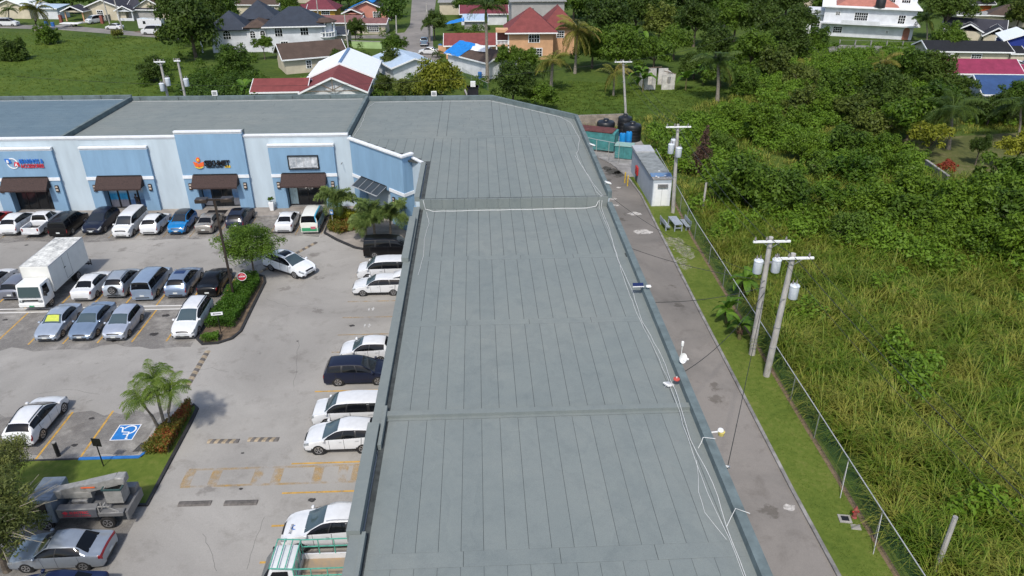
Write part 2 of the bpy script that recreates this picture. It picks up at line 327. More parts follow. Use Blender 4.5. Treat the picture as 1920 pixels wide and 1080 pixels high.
kerb('walkway_kerb', [(-15.45, 71.5), (-15.35, 67.0), (-13.9, 65.3), (-11.9, 63.4), (-10.6, 62.8), (-5.5, 62.8)], M['kerbblack'], .22, .18)
struct(MB().box(-6.35, -5.45, 10, 62.5, .005, .14).build('walkway_strip', M['walk']))
# streets behind
struct(sheet('street', [(-23, 290), (-17.5, 205), (-17.9, 192), (-24, 189), (-34, 187), (-34, 184), (-18, 183), (-17.5, 174), (-13, 160), (-10, 150), (-7.5, 158), (-9.8, 172), (-11.5, 205), (-14, 290)], .025, M['road']))
struct(sheet('street', [(-170, 214), (-124, 204.5), (-106, 200.5), (-84, 190.5), (-70, 184), (-68, 187.5), (-82, 195), (-104, 206), (-122, 210), (-170, 220)], .025, M['road']))
struct(sheet('driveway', [(-112, 205.3), (-108, 203.6), (-104, 216), (-107, 217)], .029, M['cement'])); struct(sheet('driveway', [(-86, 196), (-83.5, 194.8), (-78, 206), (-81, 207)], .029, M['soil']))
struct(sheet('yard', [(11.2, 93.8), (14.9, 90.6), (16.5, 87.1), (17.6, 82.2), (18.2, 82.2), (20.5, 84.3), (22.2, 95), (22.2, 103), (11.4, 103.3)], .033, M['cement']))
struct(sheet('clearing', [(55, 79), (58, 96), (82, 99), (84, 84), (66, 74), (56, 66), (52, 69)], .02, groundmat('cleared ground', [(.35, (.05, .06, .02)), (.5, (.09, .10, .03)), (.68, (.17, .14, .08))], s1=.2, s2=1.5)))
# bare limestone patch on the strip and rubbish on the alley
M['marl'] = worn('pale marl', (.50, .46, .38), .36, 3.2)
for px, py, r in [(1265, 455, 1.0), (1280, 468, .9), (1278, 490, .6), (1290, 478, .7), (1285, 500, .5)]:
    p = G(px, py); blob(p.x, p.y, r, M['marl'], None, .036, 'marl_patch', 1.3)['kind'] = 'structure'
M['spill'] = worn('cement spill', (.62, .59, .55), .5, 2.5)
for px, py, r in [(1148, 373, .5), (1155, 385, .35), (1190, 401, .7), (1205, 435, .9), (1160, 352, .3), (1480, 952, .35)]:
    p = G(px, py); blob(p.x, p.y, r, M['spill'], alley, .0245, 'cement_spill')
M['damp'] = worn('damp patch', (.06, .055, .045), .6, 1.2)
for px, py, r in [(1150, 322, .9), (1162, 326, .8), (1138, 316, .6)]:
    p = G(px, py); blob(p.x, p.y, r, M['damp'], alley, .0245, 'damp_patch', 1.2)
# rubber speed humps
M['humpy'] = mat('worn yellow rubber', (.36, .29, .20), .8, var=.25, scale=5); M['humpk'] = mat('dusty black rubber', (.13, .118, .108), .85, var=.25, scale=5)
def hump(p, q, label, wd=.42, h=.06, n=8, cols=('humpy', 'humpk')):
    p = Vector(p); q = Vector(q); L = (q-p).length; a = math.atan2(q.y-p.y, q.x-p.x)
    o = empty('speed_hump', (p.x, p.y, .02), a, label, 'speed hump', 'rubber speed humps on the lot')
    for i in range(n):
        sk = .16; x0 = L*i/n; x1 = L*(i+1)/n-.004; mb = MB(); vs = []
        for x in (x0, x1):
            s_ = lambda t: sk*t if 0 < x < L-.05 else 0
            vs += [(x+s_(-.5), -wd/2, 0), (x+s_(-.25), -wd/4, h), (x+s_(.25), wd/4, h), (x+s_(.5), wd/2, 0)]
        mb.add(vs, [(0, 1, 2, 3), (7, 6, 5, 4), (0, 4, 5, 1), (1, 5, 6, 2), (2, 6, 7, 3), (3, 7, 4, 0)])
        mb.build('rubber_segment', M[cols[i % 2]], o)
hump((-16.81, 35.67), (-14.93, 35.6), 'left of the two yellow striped speed humps in front of the faded crossing')
hump((-14.41, 35.72), (-12.56, 35.65), 'right of the two yellow striped speed humps in front of the faded crossing')
hump((-16.73, 30.43), (-14.97, 30.43), 'left of the two dark worn speed humps nearest the utility truck', cols=('humpk', 'humpk'))
hump((-14.26, 30.38), (-12.47, 30.36), 'right of the two dark worn speed humps nearest the utility truck', cols=('humpk', 'humpk'))
hump((-20.05, 45.9), (-20.05, 41.3), 'long striped speed hump running from the hedge island to the palm island', n=14)
hump((-19.6, 58.7), (-18.0, 61.1), 'striped speed hump between the lot tree and the moving white SUV', n=8)
hump((-17.4, 62.2), (-15.8, 64.9), 'striped speed hump between the moving white SUV and the corner planter', n=8)
# ---------------------------------------------------------------- the shopping centre
M['wallwhite'] = mat('pale rendered wall', (.475, .56, .62), .85, var=.09, scale=.35, stretch=(1.6, 1.6, .35), bump=.05, bscale=40)
M['wallblue'] = mat('light blue rendered wall', (.21, .35, .50), .8, var=.09, scale=.5, stretch=(1.6, 1.6, .3), bump=.08, bscale=40)
M['cornice'] = mat('white cornice', (.74, .76, .78), .7, var=.06)
M['awning'] = mat('brown shingle awning', (.052, .030, .026), .85, var=.3, scale=9, bump=.6, bscale=14)
M['awnside'] = mat('dark awning side', (.02, .014, .013), .8)
def roofmat():
    m, n, b = newmat('grey green mineral roofing felt'); tc = n.nodes.new('ShaderNodeTexCoord'); gm = n.nodes.new('ShaderNodeNewGeometry'); v = gm.outputs['Position']
    t1 = noise(n, .13, 6, .65, v, .5); t2 = noise(n, 40, 2, .6, v); oi = n.nodes.new('ShaderNodeObjectInfo'); t3 = noise(n, .9, 6, .75, v)
    r1 = ramp(n, t1.outputs[0], [(.3, (.168, .194, .191)), (.5, (.182, .206, .200)), (.68, (.196, .216, .206))])
    r2 = ramp(n, oi.outputs['Random'], [(0, (.96, .965, .97)), (1, (1.035, 1.03, 1.025))]); c = mix(n, .8, r1.outputs[0], r2.outputs[0], 'MULTIPLY')
    t5 = noise(n, .32, 4, .5, v, .8); r5 = ramp(n, t5.outputs[0], [(.44, (1, 1, 1)), (.49, (.90, .91, .92)), (.52, (1.05, 1.05, 1.04)), (.6, (1, 1, 1))]); c = mix(n, .45, c, r5.outputs[0], 'MULTIPLY')
    r3 = ramp(n, t3.outputs[0], [(.28, (.78, .8, .82)), (.5, (1, 1, 1)), (.74, (1.12, 1.1, 1.06))]); c = mix(n, .5, c, r3.outputs[0], 'MULTIPLY')
    r4 = ramp(n, t2.outputs[0], [(.3, (.75, .75, .75)), (.7, (1.2, 1.2, 1.2))]); c = mix(n, .5, c, r4.outputs[0], 'MULTIPLY')
    n.links.new(c, b.inputs['Base Color']); b.inputs['Roughness'].default_value = .93; b.inputs['Specular IOR Level'].default_value = .25
    bp = n.nodes.new('ShaderNodeBump'); bp.inputs['Strength'].default_value = .25; bp.inputs['Distance'].default_value = .02
    n.links.new(t2.outputs[0], bp.inputs['Height']); n.links.new(bp.outputs[0], b.inputs['Normal']); return m
M['felt'] = roofmat(); M['feltblue'] = roofmat(); M['feltblue'].name = 'blue grey roofing felt'
for nd in M['feltblue'].node_tree.nodes:
    if nd.type == 'VALTORGB' and abs(nd.color_ramp.elements[0].color[2]-.191) < .002:
        for e_, c_ in zip(nd.color_ramp.elements, ((.105, .155, .19), (.115, .168, .205), (.13, .18, .21))): e_.color = rgb(c_)
M['seam'] = mat('dark bitumen', (.055, .064, .064), .9, var=.3)
M['paraface'] = mat('green grey parapet felt', (.135, .175, .18), .93, var=.2, scale=1.1)
BL = Vector((0, 60, 0))
BLD = empty('shopping_center', BL, 0, 'L-shaped shopping center with grey felt roofs and pale blue shop fronts', 'building')
def bp_(name, mb, m, parent=None, smooth=False):
    return mb.build(name, m, parent or BLD, smooth, loc=None if parent else -BL)
RX = lambda y: 10.45+.011*(y-20)                                   # inner line of the alley side wall
ZN, ZF, ZM, ZL = 6.3, 7.1, 7.45, 7.7                               # roof levels
# walls of the long wing, below the roofs
bp_('wall', MB().prism([(-5.3, -12), (RX(-12), -12), (RX(57), 57.2), (-5.3, 57.2)], .03, ZN-.12), M['wallwhite'])
bp_('wall', MB().prism([(-5.3, 57.2), (RX(57), 57.2), (RX(82), 82), (1.7, 91.8), (-13.6, 91.8), (-13.6, 74.3), (-13.2, 74.0), (-7.2, 67.8), (-6.5, 68.5), (-5.3, 66.6)], .03, ZF-.12), M['wallwhite'])
bp_('wall', MB().box(-42.2, -13.6, 75.2, 91.8, .03, ZM-.12), M['wallwhite']); bp_('wall', MB().box(-120, -42.2, 75.2, 91.8, .03, ZL-.12), M['wallwhite'])
# roofs: a bitumen deck with felt sheets laid on it
def deck(poly, z): return bp_('roof_deck', MB().prism(poly, z-.12, z-.008), M['seam'])
def fsheet(par, x0, x1, y0, y1, z, poly=None, gap=.011):
    dz = random.uniform(0, .006)
    mb = MB().prism(poly, z-.01, z+.004+dz) if poly else MB().prism([(x0+gap, y0), (x1-gap, y0), (x1-gap, y1), (x0+gap, y1)], z-.01, z+.004+dz)
    o = mb.build('roofing_sheet', M['felt'], par); return o
dN = deck([(-5.0, -12), (RX(-12)-.1, -12), (RX(57)-.1, 57.15), (-5.0, 57.15)], ZN)
xs = [-5.0+.9*k-.35+.35*(k > 0) for k in range(1)]
def strips_y(par, xa, xb, ya, yb, z, pitch=.9, first=None, top=None, gap=.011):
    x = xa; k = 0
    while x < xb-.05:
        x1 = min(x+(first if (k == 0 and first) else pitch), xb); yt = yb
        if top: 
            y_l, y_r = min(yb, top(x)), min(yb, top(x1)); jit = random.uniform(-.05, .05)
            fsheet(par, 0, 0, 0, 0, z, [(x+gap, ya), (x1-gap, ya), (x1-gap, y_r), (x+gap, y_l)])
        else: fsheet(par, x, x1, ya+random.uniform(0, .006), yb-random.uniform(0, .006), z, gap=gap)
        x = x1; k += 1
def strips_x(par, xa, xb, ya, yb, z, pitch=.9, gap=.012):
    y = ya; k = 0
    while y < yb-.05:
        y1 = min(y+pitch, yb); cut = xa+(xb-xa)*random.uniform(.25, .75)
        for a, b_ in ((xa, cut-.01), (cut+.01, xb)): fsheet(par, 0, 0, 0, 0, z, [(a, y+gap), (b_, y+gap), (b_, y1-gap), (a, y1-gap)])
        y = y1; k += 1
secs = [(-12, 11.215), (11.985, 19.935), (20.705, 29.05), (29.75, 38.115), (38.735, 47.215), (47.885, 57.1)]
for i, (ya, yb) in enumerate(secs):
    strips_y(dN, -4.75, RX((ya+yb)/2)-.15, ya, yb, ZN, first=1.0, gap=.006+.0016*i)
for ya, yb in ((11.22, 11.98), (19.94, 20.70), (38.12, 38.73), (47.22, 47.88)):
    for x in np.arange(-4.75, 10.1, 3.8): fsheet(dN, x, min(x+3.8, RX(ya)-.15), ya, yb, ZN+.004)
bp_('roof_curb', MB().prism([(-5.0, 29.07), (RX(29)-.15, 29.07), (RX(29)-.15, 29.73), (-5.0, 29.73)], ZN-.01, ZN+.02).box(-5.0, RX(29)-.15, 29.25, 29.62, ZN+.02, ZN+.2), M['felt'])
chs = lambda x: 91.6 if x < 1.7 else 91.6-(x-1.7)*(91.6-81.8)/(RX(82)-.1-1.7)
dF = deck([(-4.9, 57.3), (RX(57)-.1, 57.3), (RX(82)-.1, 81.8), (1.7, 91.6), (-13.5, 91.6), (-13.5, 74.4), (-13.2, 74.2), (-7.4, 68.2), (-4.9, 66.6)], ZF)
strips_y(dF, -4.6, RX(66)-.12, 57.55, 75.0, ZF, gap=.014)
for k in range(9):
    x = -13.1+k*.945; ys = max(66.9+.2, 61.5-x) if x > -12.9 else 74.6
    fsheet(dF, x, min(x+.945, -4.62), ys+.35, 75.0, ZF, gap=.014)
fsheet(dF, 0, 0, 0, 0, ZF, [(-13.4, 75.03), (5, 75.03), (5, 75.75), (-13.4, 75.75)]); fsheet(dF, 0, 0, 0, 0, ZF, [(5.03, 75.03), (RX(75)-.15, 75.03), (RX(75)-.15, 75.75), (5.03, 75.75)])
strips_x(dF, -13.4, -4.4, 75.78, 91.5, ZF); strips_y(dF, -4.37, -3.4, 75.78, 91.5, ZF, pitch=.97)
strips_x(dF, -3.37, 1.65, 75.78, 91.5, ZF); strips_y(dF, 1.68, RX(80)-.15, 75.78, 91.5, ZF, top=lambda x: chs(x)-.05, gap=.014)
dM = deck([(-42.1, 74.4), (-13.75, 74.4), (-13.75, 91.6), (-42.1, 91.6)], ZM); strips_x(dM, -42.0, -13.85, 74.6, 91.5, ZM)
dL = deck([(-120, 74.4), (-42.35, 74.4), (-42.35, 91.6), (-120, 91.6)], ZL); strips_x(dL, -80, -42.4, 74.6, 91.5, ZL); fsheet(dL, -120, -80.1, 74.6, 91.5, ZL)
for o in dL.children: o.data.materials[0] = M['feltblue']
# upstand where the far roof steps up, in vertical felt panels
x = -5.0
while x < 10.6: 
    x1 = min(x+.93, RX(57)-.1); bp_('upstand_panel', MB().box(x+.008, x1-.008, 57.12+random.uniform(0, .012), 57.3, ZN-.01, ZF+.05), M['felt']); x = x1+.0001
    if x1 >= RX(57)-.11: break
# parapets and step walls
def para(name, pts, z0, z1, wd, m=None, cap=True):
    mb = MB(); pts = [Vector(p) for p in pts]; n = len(pts); L = []; Q = []
    for i, p in enumerate(pts):
        d0 = (pts[i]-pts[i-1]).normalized() if i else (pts[1]-pts[0]).normalized(); d1 = (pts[i+1]-pts[i]).normalized() if i < n-1 else d0
        a0 = Vector((-d0.y, d0.x)); a1 = Vector((-d1.y, d1.x)); a = (a0+a1).normalized(); a *= (wd/2)/max(.3, a.dot(a0)); L.append(p+a); Q.append(p-a)
    vs = []
    for a, b_ in zip(L, Q): vs += [(a.x, a.y, z0), (b_.x, b_.y, z0), (b_.x, b_.y, z1), (a.x, a.y, z1)]
    fs = [(0, 1, 2, 3), tuple(4*(n-1)+k for k in (3, 2, 1, 0))]
    for i in range(n-1):
        for k in range(4): fs.append((4*i+k, 4*i+(k+1) % 4, 4*i+4+(k+1) % 4, 4*i+4+k))
    o = bp_(name, mb.add(vs, fs), m or M['paraface']); return o
para('parapet', [(-5.25, 57.05), (-5.25, 28.4)], ZN-.1, ZN+.28, .5, M['felt'])
para('raised_parapet', [(-5.35, 28.38), (-5.35, 21.5)], ZN-.1, ZN+.5, .55, M['felt'])
para('parapet', [(-5.25, 21.48), (-5.25, -12)], ZN-.1, ZN+.3, .5, M['felt'])
bp_('coping', MB().box(-5.02, -4.86, 26.9, 29.9, ZN+.02, ZN+.34).box(-5.02, -4.86, 14, 21.6, ZN+.02, ZN+.34), M['felt'])
para('raised_parapet', [(-5.35, 54.2), (-5.35, 46.5)], ZN+.29, ZN+.62, .5, M['felt'])
para('parapet', [(RX(-12), -12), (RX(57), 57.08)], ZN-.1, ZN+.42, .42)
para('parapet', [(-5.2, 66.4), (-5.2, 57.2)], ZF-.1, ZF+.3, .42, M['felt'])
para('parapet', [(RX(57), 57.2), (RX(82), 82), (1.72, 91.82), (-13.5, 91.82)], ZF-.1, ZF+.5, .36)
para('parapet', [(-13.5, 91.82), (-42.2, 91.82)], ZM-.1, ZM+.45, .36); para('parapet', [(-42.2, 91.82), (-120, 91.82)], ZL-.1, ZL+.4, .36)
para('step_wall', [(-13.65, 91.6), (-13.65, 74.25)], ZF-.05, ZM+.32, .3); para('step_wall', [(-42.25, 91.6), (-42.25, 74.35)], ZM-.05, ZL+.26, .3)
for x in np.arange(-78, -2, 4.6):                                   # vertical joints on the back parapet
    z = ZF if x > -13.6 else (ZM if x > -42.2 else ZL); bp_('parapet_joint', MB().box(x, x+.05, 91.6, 91.65, z+.02, z+.42), M['seam'])
# ---- shop front, facade line y = 74
WY = 74.0
bays = [(-55.85, 7.05), (-46.4, 7.05), (-36.97, 7.05), (-27.25, 8.55), (-18.2, 7.05)]
hw = 3.33
segs = [(-120, bays[0][0]-hw)]+[(bays[i][0]+hw, bays[i+1][0]-hw) for i in range(4)]+[(bays[4][0]+hw, -13.1)]
for a, b_ in segs:
    n = max(1, int((b_-a)/1.8)) if a > -100 else 1
    for k in range(n):                                              # render panels with fine joints
        x0 = a+(b_-a)*k/n; x1 = a+(b_-a)*(k+1)/n; bp_('wall_panel', MB().box(x0+.006*(k > 0), x1-.006*(k < n-1), WY, WY+.35, .03, 7.75), M['wallwhite'])
for i, (cx, top) in enumerate(bays):
    if top < 8: bp_('wall_panel', MB().box(cx-hw, cx+hw, WY+.02, WY+.35, top-.2, 7.75), M['wallwhite'])
def cornice(pts, z, name='cornice', d=(.1, .2)):
    mb = MB()
    para(name, pts, z-.27, z-.1, .22, M['cornice']); para(name, pts, z-.0998, z+.05, .42, M['cornice'])
cornice([(-120, WY+.08), (bays[3][0]-hw, WY+.08)], 8.0); cornice([(bays[3][0]+hw, WY+.08), (-13.35, WY+.08)], 8.0)
bp_('wall_cap', MB().box(-120, bays[3][0]-hw, WY+.12, WY+.4, 7.75, 7.93).box(bays[3][0]+hw, -13.3, WY+.12, WY+.4, 7.75, 7.93), M['felt'])
M['poster'] = []
def postermat(name, base, top, spots):
    m, n, b = newmat(name); tc = n.nodes.new('ShaderNodeTexCoord'); sp = n.nodes.new('ShaderNodeSeparateXYZ'); n.links.new(tc.outputs['Generated'], sp.inputs[0])
    r = ramp(n, sp.outputs['Z'], [(.0, spots), (.28, spots), (.34, base), (.55, base), (.72, top), (1, top)]); t = noise(n, 4, 2, .5, tc.outputs['Generated'])
    r2 = ramp(n, t.outputs[0], [(.42, (.6, .6, .62)), (.5, (1, 1, 1))]); c = mix(n, .5, r.outputs[0], r2.outputs[0], 'MULTIPLY'); n.links.new(c, b.inputs['Base Color']); b.inputs['Roughness'].default_value = .3; return m
PA = postermat('blue poster', (.04, .33, .62), (.50, .58, .66), (.30, .30, .34)); PB = postermat('pale poster', (.25, .42, .62), (.45, .52, .6), (.10, .2, .4)); PC = postermat('mint poster', (.45, .6, .62), (.5, .64, .66), (.45, .6, .62))
PD = postermat('photo poster', (.12, .25, .45), (.25, .35, .5), (.35, .35, .36))
def text(s, size, m, parent, loc, rot=(math.pi/2, 0, 0), ext=.03, bold=0, name='sign_letters', align='LEFT'):
    c = bpy.data.curves.new('t', 'FONT'); c.body = s; c.size = size; c.extrude = ext; c.offset = bold; c.align_x = align; c.resolution_u = 3
    o = bpy.data.objects.new('t', c); COL.objects.link(o); dg = bpy.context.evaluated_depsgraph_get(); me = bpy.data.meshes.new_from_object(o.evaluated_get(dg)); bpy.data.objects.remove(o)
    me.materials.clear(); me.materials.append(m); return link(name, me, parent, loc, rot)
FY = WY-.35
M['sconce'] = mat('sconce glass', (.55, .47, .4), .4)
def sconce(x, y, z, rz=0):
    o = empty('wall_lamp', Vector((x, y, z))-BL, rz); o.parent = BLD
    MB().box(-.16, .16, -.14, 0, -.36, .36).build('lamp_frame', M['darkmetal'], o); MB().box(-.12, .12, -.155, -.13, -.2, -.02).box(-.12, .12, -.155, -.13, .12, .28).build('lamp_glass', M['sconce'], o)
for i, (cx, top) in enumerate(bays):
    a, b_ = cx-hw, cx+hw; oa, ob = cx-2.1, cx+1.95
    bp_('shop_pier', MB().box(a, oa, FY, WY+.6, .03, 3.6), M['wallblue']); bp_('shop_pier', MB().box(ob, b_, FY, WY+.6, .03, 3.6), M['wallblue'])
    bp_('shop_panel', MB().box(a, b_, FY+.004, WY+.3, 3.6, top-.25), M['wallblue'])
    if top > 8: bp_('shop_panel', MB().box(a, b_, WY+.3, WY+.75, 7.4, top-.25), M['felt'])
    cornice([(a-.04, FY+.1), (b_+.04, FY+.1)], top); bp_('ledge', MB().box(a-.05, b_+.05, FY+.2, WY+(.0 if top < 8 else .7), top-.24, top-.03), M['concrete'] if top < 8 else M['felt'])
    for u, v in ((a-.06, oa-.05), (ob+.25, b_+.06)): bp_('band', MB().box(u, v, FY-.07, FY+.003, 3.62, 3.95), M['cornice'])
    # awning
    aw = empty('awning', Vector((cx, FY, 0))-BL); aw.parent = BLD; l, r_ = -2.35, 2.25
    MB().add([(l, 0, 3.98), (r_, 0, 3.98), (r_, -.06, 3.98), (l, -.06, 3.98), (l-.05, -1.05, 2.95), (r_-.0, -1.05, 2.95), (r_, -.99, 2.93), (l-.05, -.99, 2.93)], [(0, 1, 2, 3), (3, 2, 5, 4), (4, 5, 6, 7)]).build('awning_top', M['awning'], aw)
    for u in (l, r_-.02): MB().add([(u, 0, 3.97), (u, -.06, 3.97), (u, -1.03, 2.93), (u, 0, 2.93), (u+.03, 0, 3.97), (u+.03, -.06, 3.97), (u+.03, -1.03, 2.93), (u+.03, 0, 2.93)], [(0, 1, 2, 3), (7, 6, 5, 4), (0, 4, 5, 1), (1, 5, 6, 2), (2, 6, 7, 3), (3, 7, 4, 0)]).build('awning_side', M['awnside'], aw)
    MB().box(l, r_, -1.07, -1.03, 2.80, 2.955).build('valance', M['awning'], aw); MB().box(l+.1, r_-.1, -.1, .0, 3.985, 4.08).build('flashing', M['black'], aw)
    # shopfront: dark aluminium frame with glass panes
    sf = empty('shopfront', Vector((cx, WY+.55, 0))-BL); sf.parent = BLD; o0, o1 = -2.1, 1.95; n = 4
    MB().box(o0, o1, 0, .08, 3.0, 3.6).build('transom_panel', M['black'], sf)
    for k in range(n+1):
        x = o0+(o1-o0)*k/n; MB().box(x-.04, x+.04, -.03, .06, .16, 3.0).build('mullion', M['black'], sf)
    for k in range(n):
        x0 = o0+(o1-o0)*k/n+.05; x1 = o0+(o1-o0)*(k+1)/n-.05; MB().box(x0, x1, .0, .03, .2, 2.98).build('glass_pane', M['shopglass'], sf)
        pm = {2: [PA, PA, PB, PB], 3: [PD, None, None, PD], 4: [PC, None, None, None]}.get(i, [None]*4)[k]
        if pm: MB().box(x0+.05, x1-.05, -.012, -.002, .3, 2.9).build('poster', pm, sf)
    if i == 4: text('A', .5, M['black'], sf, (o0+.35, -.02, 2.1), ext=.004, bold=.02)
    MB().box(o0-.0, o1, -.5, .1, .162, .19).build('threshold', M['cement'], sf)
    for x in (a+.55, b_-.5): sconce(x, FY, 2.75 if i else 2.8)
# ---- signs on the bays
M['sgblue'] = mat('sign blue', (.02, .14, .5), .4, var=0); M['sgred'] = mat('sign red', (.55, .03, .05), .4, var=0); M['sgorange'] = mat('sign orange', (.75, .13, .03), .4, var=0); M['sgyellow'] = mat('sign yellow', (.75, .5, .04), .4, var=0)
M['sgblack'] = mat('sign black', (.008, .008, .01), .35, var=0); M['sgwhite'] = mat('sign white', (.75, .76, .78), .4, var=0)
sg = empty('shop_sign', Vector((-46.5, FY, 5.2))-BL); sg.parent = BLD; tag(sg, 'red and blue lettered shop sign with round logo')
text('BEARINGS &', .60, M['sgblue'], sg, (0, -.07, .32), bold=.012).scale = (.72, 1, 1); text('ACCESSORIES', .52, M['sgred'], sg, (.02, -.07, -.16), bold=.008).scale = (.72, 1, 1)
ring = MB(); ring.lathe([(.56, .05), (.56, 0), (.46, 0), (.46, .05)], (-.72, -.05, .3), 26, axis='y', cap=False); ring.build('logo_ring', M['sgwhite'], sg)
MB().add([(-1.42, -.08, .78), (-.88, -.08, .78), (-.78, -.08, .36), (-1.26, -.08, .3), (-1.42, -.02, .78), (-.88, -.02, .78), (-.78, -.02, .36), (-1.26, -.02, .3)], [(0, 1, 2, 3), (7, 6, 5, 4), (0, 4, 5, 1), (1, 5, 6, 2), (2, 6, 7, 3), (3, 7, 4, 0)]).build('logo_tile', M['sgblue'], sg)
MB().add([(-.62, -.08, .0), (-.05, -.08, .0), (-.12, -.08, .42), (-.5, -.08, .45), (-.62, -.02, .0), (-.05, -.02, .0), (-.12, -.02, .42), (-.5, -.02, .45)], [(0, 1, 2, 3), (7, 6, 5, 4), (0, 4, 5, 1), (1, 5, 6, 2), (2, 6, 7, 3), (3, 7, 4, 0)]).build('logo_tile', M['sgred'], sg)
text('B', .38, M['sgwhite'], sg, (-1.22, -.1, .4), bold=.02); text('A', .38, M['sgwhite'], sg, (-.48, -.1, .05), bold=.02)
sg = empty('shop_sign', Vector((-28.1, FY, 4.9))-BL); sg.parent = BLD; tag(sg, 'black lettered sign with orange winged logo')
text('SEKHMET', .80, M['sgblack'], sg, (-.02, -.1, .08), bold=.022, ext=.06).scale = (.75, 1, 1)
text('MEDICAL CENTER', .2, M['sgblack'], sg, (.12, -.06, -.14), bold=.004); MB().box(1.95, 2.52, -.06, 0, -.16, .06).build('logo_tag', M['sgyellow'], sg); text('Spa', .2, M['sgblack'], sg, (2.05, -.05, -.12), ext=.02)
def plate(mb, pts, y0=-.1, y1=-.02):
    n = len(pts); mb.add([(p[0], y0, p[1]) for p in pts]+[(p[0], y1, p[1]) for p in pts], [tuple(range(n)), tuple(range(n, 2*n))[::-1]]+[(i, (i+1) % n, n+(i+1) % n, n+i) for i in range(n)]); return mb
plate(MB(), [(-.62+.2*math.cos(t), .72+.26*math.sin(t)) for t in np.linspace(0, 6.0, 14)]).build('logo_head', M['sgorange'], sg)
plate(MB(), [(-1.15, .5), (-.8, .4), (-.62, .25), (-.62, .0), (-.8, -.02), (-1.05, .12)]).build('logo_wing', M['sgorange'], sg); plate(MB(), [(-.1, .5), (-.44, .4), (-.6, .25), (-.6, .0), (-.42, -.02), (-.12, .12)]).build('logo_wing', M['sgorange'], sg)
plate(MB(), [(-1.1, .06), (-.62, -.1), (-.12, .06), (-.3, -.12), (-.62, -.22), (-.92, -.12)], -.13, -.105).build('logo_base', M['sgyellow'], sg)
plate(MB(), [(-.62+.1*math.cos(t), .72+.12*math.sin(t)) for t in np.linspace(0, 6.0, 12)], -.125, -.1).build('logo_disc', M['sgyellow'], sg)
sg = empty('light_box', Vector((-18.1, FY, 5.2))-BL); sg.parent = BLD; tag(sg, 'stripped light box sign with torn white panel in black frame')
M['torn'] = mat('torn light box panel', (.72, .74, .76), .5, col2=(.10, .13, .16), scale=1.6)
MB().box(-1.5, 1.5, -.1, -.004, -.66, .66).build('back_panel', M['torn'], sg)
for x0, x1, z0, z1 in ((-1.56, 1.56, .64, .74), (-1.56, 1.56, -.74, -.64), (-1.56, -1.47, -.64, .64), (1.47, 1.56, -.64, .64)): MB().box(x0, x1, -.2, -.0, z0, z1).build('frame_bar', M['black'], sg)
for x in (-.72, .02, .74): MB().box(x-.03, x+.03, -.13, -.1, -.62, .62).build('tube_holder', M['greysteel'], sg)
MB().bar((-1.3, -.15, -.55), (1.3, -.15, -.48), .06).build('tube_holder', M['greysteel'], sg)
# ---- angled corner entrance
A, B, C, D = Vector((-13.15, 73.55)), Vector((-7.3, 67.25)), Vector((-6.45, 68.2)), Vector((-5.25, 66.4))
dv = (B-A).normalized(); nv = Vector((dv.y, -dv.x))                  # nv points out to the lot
if nv.y > 0: nv = -nv
def slab(a, b_, z0, z1, th=.3, off=0):                               # wall slab along a-b, thickness inwards
    n2 = -nv; p = [a+nv*off, b_+nv*off, b_+n2*th, a+n2*th]; return MB().prism([(q.x, q.y) for q in p], z0, z1)
LA = (B-A).length; at = lambda s: A+dv*s
bp_('entrance_panel', slab(A, B, 3.6, 7.55), M['wallblue'])
bp_('entrance_pier', slab(A, at(2.0), .03, 3.6), M['wallblue']); bp_('entrance_pier', slab(at(6.3), B, .03, 3.6), M['wallblue'])
q = [B-nv*.3, B, C, C-Vector((nv.x, nv.y))*0+Vector((-.25, .2))]
bp_('entrance_return', MB().prism([(B.x+.01, B.y+.01), (C.x, C.y), (C.x-.22, C.y+.2), (B.x-.2, B.y+.25)], .03, 7.55), M['wallblue'])
bp_('entrance_inner_wall', slab(at(1.6)-nv*1.7, at(6.8)-nv*1.7, .03, 3.7, .1), M['wallblue']); bp_('entrance_reveal', MB().prism([(p.x, p.y) for p in (at(2.0)-nv*.3, at(1.88)-nv*.3, at(1.88)-nv*1.7, at(2.0)-nv*1.7)], .03, 3.6), M['wallblue'])
bp_('entrance_door', slab(at(4.6)-nv*1.62, at(6.2)-nv*1.62, .17, 3.1, .06), M['shopglass']); bp_('entrance_soffit', slab(at(1.9), at(6.4), 3.52, 3.598, 1.7, -.3), M['wallwhite'])
para('entrance_cornice', [A-dv*.1, B+nv*.0+dv*.02, C+Vector((.05, .05))], 7.5, 7.62, .26, M['cornice']); para('entrance_cornice', [A-dv*.1, B+dv*.02, C+Vector((.05, .05))], 7.6205, 7.76, .44, M['cornice'])
para('band', [at(-.05)+nv*.03, at(1.45)+nv*.03], 3.62, 3.95, .1, M['cornice']); para('band', [at(6.25)+nv*.03, B+nv*.03+dv*.04, C+Vector((.04, 0))], 3.62, 3.95, .1, M['cornice'])
bp_('wall_panel', MB().prism([(C.x, C.y), (D.x-.05, D.y), (D.x+.1, D.y+.3), (C.x-.1, C.y+.3)], .03, 7.2), M['wallwhite']); para('wall_cap', [C+Vector((-.02, .12)), D+Vector((-.0, .1))], 7.2, 7.32, .3, M['cornice'])
cn = empty('glass_canopy', Vector((at(1.5).x, at(1.5).y, 0))-BL, math.atan2(dv.y, dv.x)); cn.parent = BLD
CL = 4.3; sgn = -1
